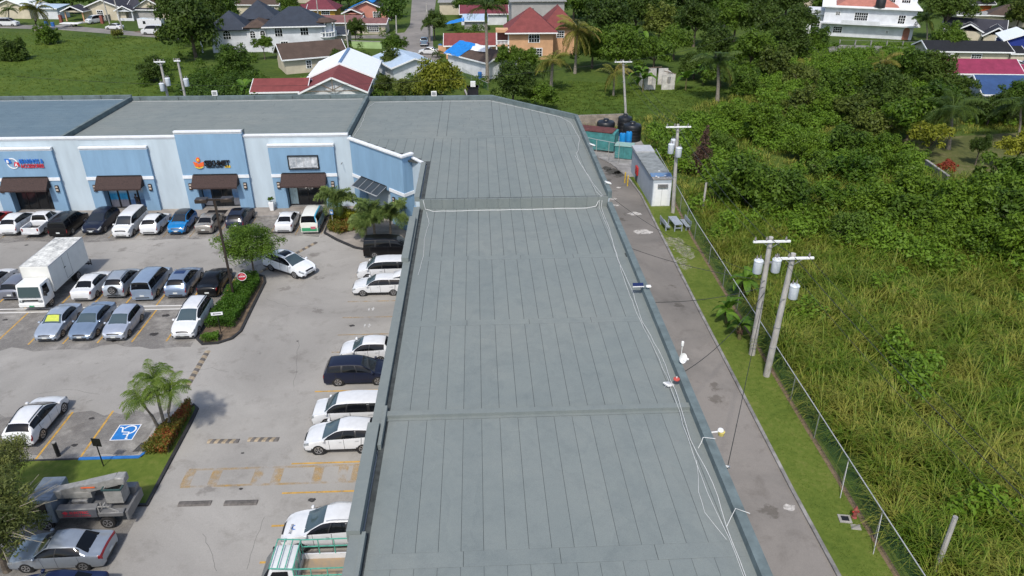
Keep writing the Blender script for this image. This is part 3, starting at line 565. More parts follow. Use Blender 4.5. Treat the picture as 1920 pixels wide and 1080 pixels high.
MB().add([(0, 0, 3.95), (CL, 0, 3.95), (CL, -1.3, 3.25), (0, -1.3, 3.25), (0, 0, 3.93), (CL, 0, 3.93), (CL, -1.3, 3.23), (0, -1.3, 3.23)], [(0, 1, 2, 3), (7, 6, 5, 4), (0, 4, 5, 1), (1, 5, 6, 2), (2, 6, 7, 3), (3, 7, 4, 0)]).build('canopy_glass', mat('smoked canopy sheet', (.03, .04, .05), .45, var=.1), cn)
for k in range(5): MB().bar((CL*k/4, 0, 3.985), (CL*k/4, -1.32, 3.275), .05).build('canopy_bar', M['steel'], cn)
MB().bar((0, -1.3, 3.29), (CL, -1.3, 3.29), .07).build('canopy_edge', M['greysteel'], cn); MB().bar((0, -.02, 4.0), (CL, -.02, 4.0), .06).build('canopy_edge', M['black'], cn)
for p in (at(1.2), at(6.9)): sconce(p.x+nv.x*.0, p.y+nv.y*.0, 2.8, math.atan2(dv.y, dv.x))
MB().bar(Vector((-14.2, 73.9, 5.0))-BL*0, (-14.2, 73.2, 5.05), .05).build('wall_bracket', M['darkmetal'], BLD, loc=-BL)
# soffit of the long wing over its shops, seen from the lot
bp_('fascia', MB().box(-5.52, -5.31, 0.14, 62.4, 3.6, 3.95), M['cornice'])
for y in np.arange(4, 60, 9.1):
    bp_('shop_pier', MB().box(-5.62, -5.305, y-.45, y+.45, .14, 5.9), M['wallblue']); bp_('glass_pane', MB().box(-5.36, -5.31, y+1.6, y+6.8, .2, 3.1), M['shopglass'])
# roof furniture
for px, py in ((397, 183), (811, 186)):
    p = G(px, py, 8.0); o = empty('parapet_floodlight', (p.x, 91.75, (ZM if px < 600 else ZF)+.46), 0, 'small white framed floodlight on the back parapet ' + ('above the middle roof' if px < 600 else 'above the corner roof'), 'floodlight')
    MB().box(-.32, .32, -.12, .12, .05, .62).build('housing', M['white'], o); MB().box(-.24, .24, -.125, -.119, .13, .54).build('lens', M['steel'], o); MB().box(-.05, .05, -.05, .05, -.02, .05).build('bracket', M['darkmetal'], o)  # framed floodlight: housing, lens and bracket on the back parapet
# ---------------------------------------------------------------- vehicles
def hermite(P, u):
    """P: (n, k) controls, u: array of parameters; monotone cubic without overshoot"""
    P = np.asarray(P, float); n = len(P); d = np.diff(P, axis=0); m = np.zeros_like(P)
    for i in range(1, n-1):
        a, b = d[i-1], d[i]; m[i] = np.where(a*b > 0, 2*a*b/(a+b+1e-12*np.sign(a+b+1e-30)), 0)
    m[0] = d[0]; m[-1] = d[-1]; u = np.atleast_1d(np.clip(u, 0, n-1)); i = np.minimum(u.astype(int), n-2); t = (u-i)[:, None]
    return (2*t**3-3*t**2+1)*P[i]+(t**3-2*t**2+t)*m[i]+(-2*t**3+3*t**2)*P[i+1]+(t**3-t**2)*m[i+1]
# xl, xb, xr, zl, zb, zt, wl, wb, wr
KINDS = {
 'sedan': (4.5, .86, 1.47, [(2.25, 2.25, 2.25, .3, .5, .6, .62, .62, .46), (2.1, 2.1, 2.08, .2, .63, .71, .81, .79, .6), (1.6, 1.6, 1.6, .2, .80, .86, .86, .84, .66), (1.08, 1.05, .98, .2, .92, .97, .86, .85, .7),
   (.4, .5, .25, .2, .93, 1.40, .86, .85, .57), (-.3, -.3, -.35, .2, .95, 1.47, .86, .85, .6), (-1.15, -1.1, -.98, .2, .97, 1.40, .86, .85, .56), (-1.75, -1.72, -1.62, .2, .99, 1.05, .86, .84, .66), (-2.14, -2.14, -2.14, .22, .97, 1.02, .82, .8, .64), (-2.25, -2.25, -2.24, .34, .74, .88, .72, .72, .58)]),
 'suv': (4.5, .9, 1.68, [(2.25, 2.25, 2.22, .34, .58, .70, .62, .58, .42), (2.08, 2.06, 2.0, .24, .78, .85, .85, .80, .60), (1.6, 1.6, 1.6, .24, .94, 1.0, .9, .88, .70), (1.25, 1.2, 1.12, .24, 1.03, 1.08, .9, .88, .74),
   (.45, .5, .12, .24, 1.05, 1.58, .9, .88, .60), (-.4, -.4, -.45, .24, 1.09, 1.68, .9, .88, .63), (-1.6, -1.65, -1.58, .24, 1.16, 1.57, .9, .86, .58), (-2.06, -2.06, -2.02, .24, 1.13, 1.19, .89, .83, .68), (-2.2, -2.2, -2.2, .28, .86, .94, .86, .84, .74), (-2.25, -2.25, -2.25, .38, .68, .76, .74, .72, .6)]),
 'van': (4.7, .86, 1.85, [(2.35, 2.35, 2.33, .3, .64, .78, .7, .68, .54), (2.26, 2.26, 2.22, .22, .88, .97, .84, .82, .66), (2.0, 2.0, 1.98, .22, 1.0, 1.05, .86, .84, .7), (1.7, 1.62, 1.58, .22, 1.06, 1.11, .86, .85, .74),
   (.9, 1.0, .72, .22, 1.07, 1.76, .86, .85, .65), (-.4, -.4, -.4, .22, 1.08, 1.85, .86, .85, .67), (-2.2, -2.24, -2.18, .22, 1.1, 1.79, .86, .85, .65), (-2.31, -2.32, -2.31, .22, 1.08, 1.15, .86, .83, .74), (-2.34, -2.34, -2.34, .26, .82, .92, .85, .82, .74), (-2.35, -2.35, -2.35, .36, .62, .72, .78, .76, .64)]),
 'mpv': (4.6, .87, 1.6, [(2.3, 2.3, 2.28, .3, .56, .66, .62, .6, .46), (2.16, 2.16, 2.12, .2, .72, .80, .82, .8, .6), (1.75, 1.75, 1.7, .2, .88, .94, .87, .85, .68), (1.35, 1.3, 1.22, .2, .98, 1.03, .87, .86, .72),
   (.5, .6, .25, .2, 1.0, 1.53, .87, .86, .6), (-.4, -.4, -.45, .2, 1.02, 1.60, .87, .86, .63), (-1.85, -1.9, -1.82, .2, 1.06, 1.52, .87, .85, .6), (-2.16, -2.18, -2.16, .2, 1.02, 1.08, .86, .83, .7), (-2.27, -2.27, -2.27, .26, .82, .9, .84, .81, .7), (-2.3, -2.3, -2.3, .36, .64, .72, .74, .72, .6)]),
 'hatch': (3.95, .85, 1.52, [(1.97, 1.97, 1.95, .3, .54, .64, .62, .6, .46), (1.85, 1.85, 1.82, .2, .70, .78, .8, .78, .6), (1.45, 1.45, 1.42, .2, .88, .93, .85, .83, .68), (1.1, 1.05, .98, .2, .95, 1.0, .85, .84, .7),
   (.35, .45, .15, .2, .97, 1.45, .85, .84, .58), (-.4, -.4, -.45, .2, .99, 1.52, .85, .84, .61), (-1.35, -1.4, -1.42, .2, 1.04, 1.44, .85, .83, .57), (-1.78, -1.8, -1.78, .2, 1.0, 1.05, .84, .81, .68), (-1.93, -1.93, -1.93, .26, .8, .88, .82, .79, .68), (-1.97, -1.97, -1.97, .36, .62, .7, .72, .7, .58)]),
 'wagon': (4.4, .85, 1.5, [(2.2, 2.2, 2.18, .3, .52, .62, .62, .62, .46), (2.07, 2.07, 2.04, .2, .66, .74, .8, .79, .6), (1.6, 1.6, 1.6, .2, .84, .9, .85, .83, .66), (1.15, 1.1, 1.03, .2, .93, .98, .85, .84, .7),
   (.4, .5, .2, .2, .95, 1.42, .85, .84, .57), (-.4, -.4, -.4, .2, .97, 1.5, .85, .84, .6), (-1.85, -1.9, -1.8, .2, 1.0, 1.44, .85, .83, .57), (-2.08, -2.1, -2.08, .2, .98, 1.03, .84, .81, .68), (-2.18, -2.18, -2.18, .26, .8, .88, .82, .79, .68), (-2.2, -2.2, -2.2, .36, .62, .7, .74, .72, .58)]),
}
_paint = {}
def paint(col, metal=.0, rough=.28):
    k = (tuple(round(c, 3) for c in col), metal)
    if k not in _paint: _paint[k] = mat('car paint', col, rough, metal, var=.05, scale=3, coat=.6 if col[1] > .05 else .25, spec=.5 if col[1] > .05 else .25)
    return _paint[k]
CW, CSILV, CBLK, CNAVY, CGREY = (.66, .67, .68), (.42, .47, .53), (.006, .006, .007), (.012, .018, .04), (.16, .18, .22)
M['carglass'] = mat('car glass', (.018, .022, .026), .05, var=0, spec=.7); M['carglassb'] = mat('tinted car glass', (.006, .007, .009), .06, var=0, spec=.3); M['carglassg'] = mat('bluish windscreen', (.05, .075, .085), .05, var=0, spec=.8)
M['headlight'] = mat('headlamp lens', (.30, .32, .33), .08, var=.3, scale=9, spec=.9); M['taillight'] = mat('tail lamp lens', (.22, .012, .016), .15, var=.1, spec=.8); M['plate'] = mat('number plate', (.6, .62, .6), .4, var=0)
M['rim'] = mat('alloy rim', (.48, .48, .49), .3, .7, var=.1); M['rimdark'] = mat('dark alloy', (.1, .1, .105), .4, .5); M['tyre'] = M['rubber']
_wheel = {}
def wheelmesh(r, wd=.2):
    k = round(r, 2)
    if k not in _wheel:
        ty = MB().lathe([(r*.62, -wd/2), (r*.93, -wd/2), (r, -wd/2+.03), (r, wd/2-.03), (r*.93, wd/2), (r*.62, wd/2)], n=22, axis='y').mesh(M['tyre'], True, 'tyre')
        rm = MB(); rm.lathe([(r*.64, -wd/2+.03), (r*.64, wd/2-.035)], n=20, axis='y', mi=1); rm.lathe([(r*.66, wd/2-.01), (r*.66, wd/2+.004), (r*.57, wd/2+.004), (r*.57, wd/2-.01)], n=20, axis='y')
        rm.lathe([(r*.14, wd/2-.02), (r*.12, wd/2+.004)], n=10, axis='y')
        for j in range(5):
            a = 2*math.pi*j/5+.3; rm.bar((0, wd/2-.012, 0), (r*.6*math.cos(a), wd/2-.006, r*.6*math.sin(a)), r*.17, .02, up=(0, 1, 0))
        _wheel[k] = (ty, rm.mesh([M['rim'], M['rimdark']], False, 'rim'))
    return _wheel[k]
def wheel(parent, x, y, r, side):
    ty, rm = wheelmesh(r); o = link('wheel', ty, parent, (x, y, r), (0, 0, 0 if side > 0 else math.pi)); link('rim', rm, o); return o
def rbox(name, x0, x1, y0, y1, z0, z1, m, parent, bev=.05, seg=2, taper=None):
    bm = bmesh.new(); bmesh.ops.create_cube(bm, size=1)
    for v in bm.verts:
        v.co = Vector(((x0+x1)/2+v.co.x*(x1-x0), (y0+y1)/2+v.co.y*(y1-y0), (z0+z1)/2+v.co.z*(z1-z0)))
        if taper: v.co = Vector(taper(v.co))
    if bev: bmesh.ops.bevel(bm, geom=list(bm.edges), offset=bev, segments=seg, affect='EDGES', profile=.6)
    me = bpy.data.meshes.new(name); bm.to_mesh(me); bm.free(); me.materials.append(m)
    me.polygons.foreach_set('use_smooth', [True]*len(me.polygons)); me.set_sharp_from_angle(angle=R(40)); return link(name, me, parent)
class Shell:
    def __init__(s, kind, L, W, H):
        l0, w0, h0, st = KINDS[kind]; s.st = np.array(st, float); s.st[:, :3] *= L/l0; s.st[:, 6:] *= W/2/w0; s.st[:, 3:6] *= H/h0
    def ev(s, u, v, side=1):
        q = hermite(s.st, u); xl, xb, xr, zl, zb, zt, wl, wb, wr = q.T; o = np.zeros_like(xl)
        pts = np.stack([np.stack([xl, o, zl], 1), np.stack([xl, .93*wl, zl], 1), np.stack([xl, wl, zl+.45*(zb-zl)], 1), np.stack([xb, wb, zb], 1), np.stack([xr, wr, zt-.045], 1), np.stack([xr, .55*wr, zt], 1), np.stack([xr, o, zt+.012], 1)], 0)
        out = np.zeros((len(u), len(v), 3))
        for i in range(len(u)): out[i] = hermite(pts[:, i, :], v)
        out[:, :, 1] *= side; return out
    def grid(s, mb, u, v, side, off=0, both=False, mi=0):
        u = np.asarray(u, float); v = np.asarray(v, float); g = s.ev(u, v, 1)
        if off:
            e = .03; du = s.ev(u+e, v)-s.ev(u-e, v); dvv = s.ev(u, v+e)-s.ev(u, v-e); n = np.cross(du, dvv); n /= np.linalg.norm(n, axis=2, keepdims=True)+1e-9
            c = g.copy(); c[:, :, 0] *= .2; c[:, :, 2] -= .6; sg = np.sign((n*c).sum(2, keepdims=True)); g = g+n*sg*off
        if both:
            h = g[:, :-1].copy()[:, ::-1]; h[:, :, 1] *= -1; g = np.concatenate([g, h], 1)
        elif side < 0: g = g.copy(); g[:, :, 1] *= -1
        nu, nv = g.shape[:2]; mb.add(g.reshape(-1, 3).tolist(), [(i*nv+j, i*nv+j+1, (i+1)*nv+j+1, (i+1)*nv+j) for i in range(nu-1) for j in range(nv-1)], mi); return mb
    def body(s, mb):
        n = len(s.st)-1; us = np.unique(np.concatenate([np.linspace(0, n, n*4+1)])); vs = np.linspace(0, 6, 22); g = s.ev(us, vs); h = g[:, 1:-1][:, ::-1].copy(); h[:, :, 1] *= -1
        G_ = np.concatenate([g, h], 1); nu, nv = G_.shape[:2]
        fs = [(i*nv+j, i*nv+(j+1) % nv, (i+1)*nv+(j+1) % nv, (i+1)*nv+j) for i in range(nu-1) for j in range(nv)]
        fs += [tuple(range(nv))[::-1], tuple((nu-1)*nv+j for j in range(nv))]; return mb.add(G_.reshape(-1, 3).tolist(), fs)
VGROUP = 'vehicles parked on the lot'
def car(label, kind, col, x, y, heading, L=None, W=None, H=None, cat='car', name=None, group=VGROUP, metal=0., glass='carglass', trim=False, rails=False, sunroof=False, roofcol=None, wr=None, tint=True, arch=True, detail=True, rimdark=False):
    l0, w0, h0, _ = KINDS[kind]; L = L or l0; W = W or 2*w0; H = H or h0
    o = empty(name or 'parked_car', (x, y, .021), R(heading), label, cat, group); s = Shell(kind, L, W, H); pm = paint(col, metal)
    s.body(MB()).build('body', pm, o, True)
    gl = M[glass]; gs = M['carglassb'] if tint else gl; sed = kind == 'sedan'
    s.grid(MB(), np.linspace(3.06, 3.96, 7), np.linspace(4.08, 6, 5), 1, .007, True).build('windshield', gl, o, True)
    s.grid(MB(), np.linspace(6.1, 6.93, 6), np.linspace(4.1 if sed else 4.0, 6, 5), 1, .007, True).build('rear_window', gs, o, True)
    cuts = [(3.42, 4.72), (4.8, 6.3)] if sed else ([(3.45, 4.6), (4.67, 5.35), (5.42, 6.2)] if kind != 'hatch' else [(3.45, 4.85), (4.93, 5.98)])
    for sd_ in (1, -1):
        s.grid(MB(), np.linspace(cuts[0][0]-.05, cuts[-1][1]+.05, 22), np.linspace(3.1, 3.87, 4), sd_, .004).build('window_frame', M['black'], o, True)
        for a, b in cuts: s.grid(MB(), np.linspace(a, b, 8), np.linspace(3.13, 3.84, 4), sd_, .008).build('side_window', gs, o, True)
        r = wr or (.31 if H < 1.58 else .345); yw = W/2-.085
        for xw in (.295*L, -.285*L):
            if arch: MB().lathe([(r*1.2, -.06), (r*1.2, .0)], (xw, sd_*(W/2-.006 if sd_ > 0 else W/2-.066), r*1.02), 20, axis='y').build('wheel_arch', M['black'], o)
            wheel(o, xw, sd_*yw, r, sd_)
        s.grid(MB(), np.linspace(.25, 1.5, 6), np.linspace(2.5, 3.3, 4), sd_, .008).build('headlight', M['headlight'], o, True)
        s.grid(MB(), np.linspace(.15, .8, 4), np.linspace(1.25, 1.9, 3), sd_, .008).build('fog_lamp_recess', M['black'], o, True)
        s.grid(MB(), np.linspace(7.72 if sed else 7.4, 8.6, 5), np.linspace(2.45, 3.25, 3) if sed else np.linspace(2.35, 3.1, 3), sd_, .008).build('taillight', M['taillight'], o, True)
        xm, zm = s.st[3][1]-.25*L/4.5, s.st[3][4]+.06; rbox('side_mirror', xm-.07, xm+.09, sd_*W/2-.02 if sd_ > 0 else -W/2-.16, W/2+.16 if sd_ > 0 else -W/2+.02, zm-.05, zm+.09, pm, o, .03, 1)
        if detail:
            d = MB()
            for uu in ((3.75, 4.78, 5.6) if not sed else (3.8, 4.76, 6.0)): s.grid(d, [uu, uu+.022], np.linspace(1.4, 3.05, 6), sd_, .004)
            d.build('door_gap', M['black'], o)
            for uu in (4.5, 5.35): s.grid(MB(), [uu, uu+.16], [2.62, 2.74], sd_, .022).build('door_handle', pm if col[0] < .5 else M['greysteel'], o)
        if trim: s.grid(MB(), np.linspace(.2, 8.9, 30), np.linspace(1.02, 1.55, 4), sd_, .012).build('sill_trim', M['black'], o, True)
        if rails: MB().tube([(p[0], p[1], p[2]+.05) for p in s.ev(np.linspace(4.15, 6.0, 7), np.array([4.12]), sd_)[:, 0, :]], .025).build('roof_rail', M['steel'] if rails != 'k' else M['black'], o)
    zf = s.st[0][3]; s.grid(MB(), np.linspace(.0, .55, 4), np.linspace(4.3, 6, 4), 1, .009, True).build('grille', M['black'], o, True); MB().box(L/2-.03, L/2+.008, -.5, .5, zf+.0, zf+.1).build('lower_grille', M['black'], o); MB().box(L/2-.02, L/2+.018, -.17, .17, zf+.1, zf+.21).build('license_plate', M['plate'], o); MB().box(L/2-.02, L/2+.012, -.34, .34, zf+.22, zf+.26).build('badge_bar', M['greysteel'], o)
    zr = s.st[9][3]; MB().box(-L/2-.006, -L/2+.02, -.55, .55, zr+.0, zr+.09).build('rear_diffuser', M['black'], o); MB().box(-L/2-.012, -L/2+.02, -.17, .17, zr+.16, zr+.29).build('license_plate', M['plate'], o)
    if sunroof: s.grid(MB(), np.linspace(4.15, 5.35, 6), np.linspace(4.75, 6, 4), 1, .009, True).build('sunroof', M['carglassb'] if sunroof is True else paint((.012, .03, .10)), o, True)
    if roofcol is not None: s.grid(MB(), np.linspace(3.98, 6.08, 12), np.linspace(4.02, 6, 6), 1, .005, True).build('roof_panel', paint(roofcol), o, True)
    o['shell'] = 0; del o['shell']; o_s[o.name] = s
    return o
o_s = {}
F_, B_ = -90, 90                                                    # facing the camera / facing away
def rowA(label, kind, col, x, yb, h, **k):
    L = k.get('L') or KINDS[kind][0]; return car(label, kind, col, x, yb+L/2, h, **k)
# --- row against the shops
rowA('red car cut off by the left edge in the row by the shops', 'sedan', (.35, .01, .012), -49.0, 68.4, B_)
rowA('white SUV seen from behind beside the white pickup', 'suv', CW, -46.0, 67.6, B_, L=4.7, trim=True)
rowA('black boxy van seen from behind, right of the white pickup', 'van', CBLK, -40.9, 67.0, B_, L=4.6, W=1.8, H=1.75, cat='van')
rowA('dark navy coupe SUV facing out, between black van and white van', 'suv', (.01, .014, .03), -38.0, 67.4, F_, L=4.75, W=1.9, H=1.66)
rowA('tall white van facing out in front of the poster covered shop window', 'van', CW, -34.75, 66.5, F_, L=4.8, H=1.87, cat='van', name='parked_van')
a6 = rowA('white small SUV seen from behind with its side door standing open', 'suv', CW, -32.35, 67.1, B_, L=4.2, W=1.75, H=1.62, trim=True)
rowA('bright blue crossover with black roof', 'hatch', (.0, .16, .42), -29.75, 67.1, F_, L=4.0, W=1.72, H=1.62, roofcol=(.02, .02, .025), trim=True)
rowA('beige silver sedan seen from behind, right of the bright blue crossover', 'sedan', (.30, .28, .25), -27.1, 67.1, B_, L=4.4, metal=.4)
rowA('dark navy SUV seen from behind, half hidden by the lot tree', 'suv', CNAVY, -24.3, 67.9, B_, L=4.6, sunroof=True)
rowA('white sedan seen from behind beside the painted green and white van', 'sedan', CW, -19.35, 67.0, B_, L=4.5)
wv = rowA('white van painted green below and blue along its side, beside the corner planter', 'van', (.72, .72, .66), -16.75, 66.8, B_, L=4.75, W=1.75, H=2.0, cat='van', name='parked_van', detail=False)
s = o_s[wv.name]; M['pgreen'] = paint((.03, .27, .12)); M['pcyan'] = paint((.05, .36, .55)); M['ppink'] = paint((.45, .12, .16))
s.grid(MB(), np.linspace(7.2, 9, 8), np.linspace(1.4, 2.5, 4), 1, .01).build('painted_panel', M['pgreen'], wv, True); s.grid(MB(), np.linspace(7.2, 9, 8), np.linspace(1.4, 2.5, 4), -1, .01).build('painted_panel', M['pgreen'], wv, True)
MB().box(-4.75/2-.03, -4.75/2+.02, -.72, .72, .38, .72).build('painted_panel', M['pgreen'], wv); MB().box(-4.75/2-.034, -4.75/2, -.62, -.15, .6, .85).build('painted_flower', M['ppink'], wv)
for a, b in ((4.2, 7.0),): s.grid(MB(), np.linspace(a, b, 12), np.linspace(1.5, 3.05, 6), -1, .011).build('painted_panel', M['pcyan'], wv, True); s.grid(MB(), np.linspace(a, b, 12), np.linspace(3.9, 4.3, 3), -1, .011).build('painted_panel', M['pcyan'], wv, True)
od = empty('open_door', (.15, -.86, .35), R(-118)); od.parent = a6; od.name = 'open_door'
rbox('door_panel', -1.0, 0, -.05, .05, 0, .62, paint(CW), od, .04, 1); MB().box(-.95, -.1, -.03, .03, .66, 1.1).build('door_glass', M['carglassb'], od); rbox('door_trim', -1.0, 0, .05, .09, .05, .6, M['black'], od, .02, 1)
# --- middle row, tails to the camera
rowA('white car at the left edge of the middle row', 'sedan', CW, -41.2, 54.6, B_, L=4.6)
rowA('dark grey wagon half hidden behind the box truck cab', 'wagon', (.18, .19, .23), -38.5, 54.2, B_, metal=.3)
rowA('white sedan right beside the box truck', 'sedan', CW, -32.6, 53.7, B_, L=4.6)
b4 = rowA('silver SUV with a spare wheel on its tailgate', 'suv', (.38, .42, .46), -30.15, 54.1, B_, L=4.3, W=1.78, H=1.74, metal=.4, rails=True)
ty, rm = wheelmesh(.34); sw_ = link('spare_wheel', ty, b4, (-2.26, -.05, .95), (0, 0, R(90))); link('rim', rm, sw_)
rowA('silver blue minivan with tall black tinted rear glass in the middle row', 'van', (.30, .38, .49), -27.65, 53.6, B_, L=4.7, H=1.82, metal=.4, cat='minivan')
rowA('blue grey SUV with a dark panoramic roof beside the black sedan', 'suv', (.20, .26, .36), -25.1, 53.9, B_, L=4.6, W=1.84, sunroof='b', metal=.4, trim=True)
rowA('black sedan beside the hedge island', 'sedan', CBLK, -22.55, 53.9, B_, L=4.55)
# --- near row, noses to the camera
c1 = rowA('silver sedan with a yellow sunshade behind its windscreen', 'sedan', (.40, .46, .54), -32.35, 47.5, F_, L=4.45, metal=.4, glass='carglassg')
M['shade'] = mat('yellow sunshade', (.52, .53, .06), .6, col2=(.32, .42, .05), scale=6); o_s[c1.name].grid(MB(), np.linspace(3.25, 3.85, 5), np.linspace(4.6, 6, 4), 1, .011, True).build('sunshade', M['shade'], c1, True)
rowA('blue grey sedan parked between the two silver cars of the near row', 'sedan', (.22, .29, .39), -29.85, 47.5, F_, L=4.65, W=1.8, H=1.43, metal=.4, glass='carglassg')
rowA('silver hatchback, rightmost of the three cars parked close together', 'hatch', (.42, .46, .54), -27.35, 47.4, F_, metal=.4, glass='carglassg')
rowA('white minivan parked alone by the hedge island', 'mpv', CW, -22.3, 47.4, F_, L=4.75, W=1.8, H=1.66, glass='carglassg', rails='k', cat='minivan')
car('white SUV with panoramic roof driving past the lot tree', 'suv', (.76, .79, .82), -16.9, 58.9, -33, L=4.9, W=1.93, H=1.63, sunroof=True, name='moving_car', group=None, trim=True, glass='carglassg')
rowA('white SUV parked beside the accessible bay', 'suv', CW, -27.75, 35.4, B_, L=4.5, W=1.84, H=1.6, trim=True, wr=.37, rails='k')
# --- row along the long wing
xr0 = -10.75
def rowE(label, kind, col, y, h, x0=xr0, **k):
    L = k.get('L') or KINDS[kind][0]; return car(label, kind, col, x0+L/2, y, h, **k)
rowE('black van nosed in under the corner palms', 'van', CBLK, 61.85, 0, L=4.7, H=1.85, cat='van', name='parked_van')
rowE('white minivan just below the black van', 'van', CW, 57.45, 180, L=4.75, H=1.78, cat='minivan', glass='carglassg')
e3 = rowE('small white wagon with its tailgate open', 'wagon', CW, 54.6, 180, L=4.35, H=1.48, trim=True, glass='carglassg')
rbox('tailgate', -2.25, -1.25, -.6, .6, 1.5, 1.58, paint(CW), e3, .03, 1, taper=lambda c: (c.x-(c.z*0), c.y, c.z+(c.x+1.25)*-.25)); rbox('load_bay', -2.12, -1.7, -.62, .62, .55, 1.3, M['black'], e3, .02, 1)
rowE('white hatchback with a dented roof, above the dark blue minivan', 'hatch', CW, 44.55, 180, x0=-10.2, L=3.75, H=1.55, glass='carglassg')
rowE('dark blue minivan nosed in beneath the roof edge', 'mpv', (.012, .016, .035), 41.9, 0, x0=-10.8, L=4.6, W=1.75, H=1.6, cat='minivan')
rowE('long white van between the dark blue minivan and the white SUV', 'van', CW, 37.55, 180, L=4.75, H=1.72, cat='van', glass='carglassg', name='parked_van')
rowE('white SUV with alloy wheels above the faded yellow crossing', 'suv', CW, 35.0, 180, L=4.5, W=1.82, H=1.66, trim=True, glass='carglassg', wr=.36)
e8 = rowE('white SUV with a round blue logo on its bonnet beside the green framed truck', 'suv', CW, 27.65, 180, x0=-10.4, L=4.9, W=1.85, H=1.83, trim=True, glass='carglassg', rails=True)
lg = MB(); lg.lathe([(.16, 0), (.16, .012), (.11, .012), (.11, 0)], (1.72, .28, 1.09), 18, cap=False); lg.build('bonnet_logo', M['sgblue'], e8); text('PEGASUS', .17, M['sgblack'], e8, (1.82, .05, 1.095), (0, R(4), R(90)), ext=.003, name='bonnet_letters', align='RIGHT').rotation_euler = (0, R(4), R(-90))
ty, rm = wheelmesh(.36); sp = link('spare_wheel', ty, e8, (-2.52, .1, 1.0), (0, 0, R(90))); link('rim', rm, sp); rbox('spare_cover', -2.68, -2.5, -.24, .44, .68, 1.32, paint(CW), e8, .1, 2)
# --- bottom left
f3 = car('old silver sedan parked under the near tree', 'sedan', (.33, .37, .42), -21.05, 26.95, 180, L=4.7, W=1.75, H=1.42, metal=.45)
s = o_s[f3.name]; s.grid(MB(), np.linspace(8.1, 8.75, 5), np.linspace(2.5, 6, 6), 1, .012, True).build('tail_light_band', M['taillight'], f3, True)
car('dark blue car roof just entering at the bottom edge, below the old silver sedan', 'sedan', (.012, .02, .06), -20.2, 24.35, 180, L=4.6, H=1.45)
# --- white pickup in the shop row
def pickup(label, x, y, h, col=CW, L=5.1, W=1.75, H=1.72, **k):
    o = empty('pickup_truck', (x, y, .021), R(h), label, 'pickup', VGROUP); KINDS['_cab'] = (5.1, .88, 1.72, [(2.55, 2.55, 2.53, .4, .66, .78, .7, .68, .52), (2.42, 2.42, 2.4, .32, .84, .92, .85, .83, .66), (1.95, 1.95, 1.95, .32, 1.0, 1.05, .88, .86, .72), (1.45, 1.4, 1.32, .32, 1.08, 1.13, .88, .86, .74), (.85, .9, .6, .32, 1.09, 1.64, .88, .86, .62), (.2, .2, .15, .32, 1.1, 1.72, .88, .86, .64), (-.5, -.5, -.55, .32, 1.1, 1.66, .88, .86, .62), (-.72, -.72, -.7, .32, 1.09, 1.13, .88, .86, .74), (-.76, -.76, -.76, .34, 1.0, 1.08, .87, .85, .74), (-.78, -.78, -.78, .36, .9, 1.0, .85, .84, .72)])
    s = Shell('_cab', L, W, H); pm = paint(col); s.body(MB()).build('body', pm, o, True)
    s.grid(MB(), np.linspace(3.06, 3.96, 7), np.linspace(4.08, 6, 5), 1, .007, True).build('windshield', M['carglass'], o, True); s.grid(MB(), np.linspace(6.1, 6.9, 6), np.linspace(4.1, 6, 5), 1, .007, True).build('rear_window', M['carglassb'], o, True)
    for sd_ in (1, -1):
        for a, b in ((3.5, 4.7), (4.8, 6.0)): s.grid(MB(), np.linspace(a, b, 7), np.linspace(3.12, 3.86, 4), sd_, .007).build('side_window', M['carglassb'], o, True)
        for xw in (1.55, -1.55): wheel(o, xw*L/5.1, sd_*(W/2-.08), .36, sd_)
        s.grid(MB(), np.linspace(.35, 1.4, 5), np.linspace(2.55, 3.35, 3), sd_, .008).build('headlight', M['headlight'], o, True); rbox('taillight', -L/2-.012, -L/2+.1, sd_*.72-.08, sd_*.72+.08, .72, 1.02, M['taillight'], o, .02, 1)
    bed = empty('cargo_bed', (0, 0, 0)); bed.parent = o; xa, xb = -.8*L/5.1, -L/2
    rbox('bed_side', xb, xa, W/2-.1, W/2, .45, 1.1, pm, bed, .03, 1); rbox('bed_side', xb, xa, -W/2, -W/2+.1, .45, 1.1, pm, bed, .03, 1); rbox('tailgate', xb, xb+.08, -W/2+.1, W/2-.1, .5, 1.08, pm, bed, .03, 1); MB().box(xb+.08, xa, -W/2+.1, W/2-.1, .5, .62).build('bed_floor', M['black'], bed); rbox('rear_bumper', xb-.12, xb, -W/2+.05, W/2-.05, .42, .58, M['greysteel'], o, .03, 1)
    return o
pickup('white double cab pickup with an empty bed in the row by the shops', -43.55, 69.7, 90)
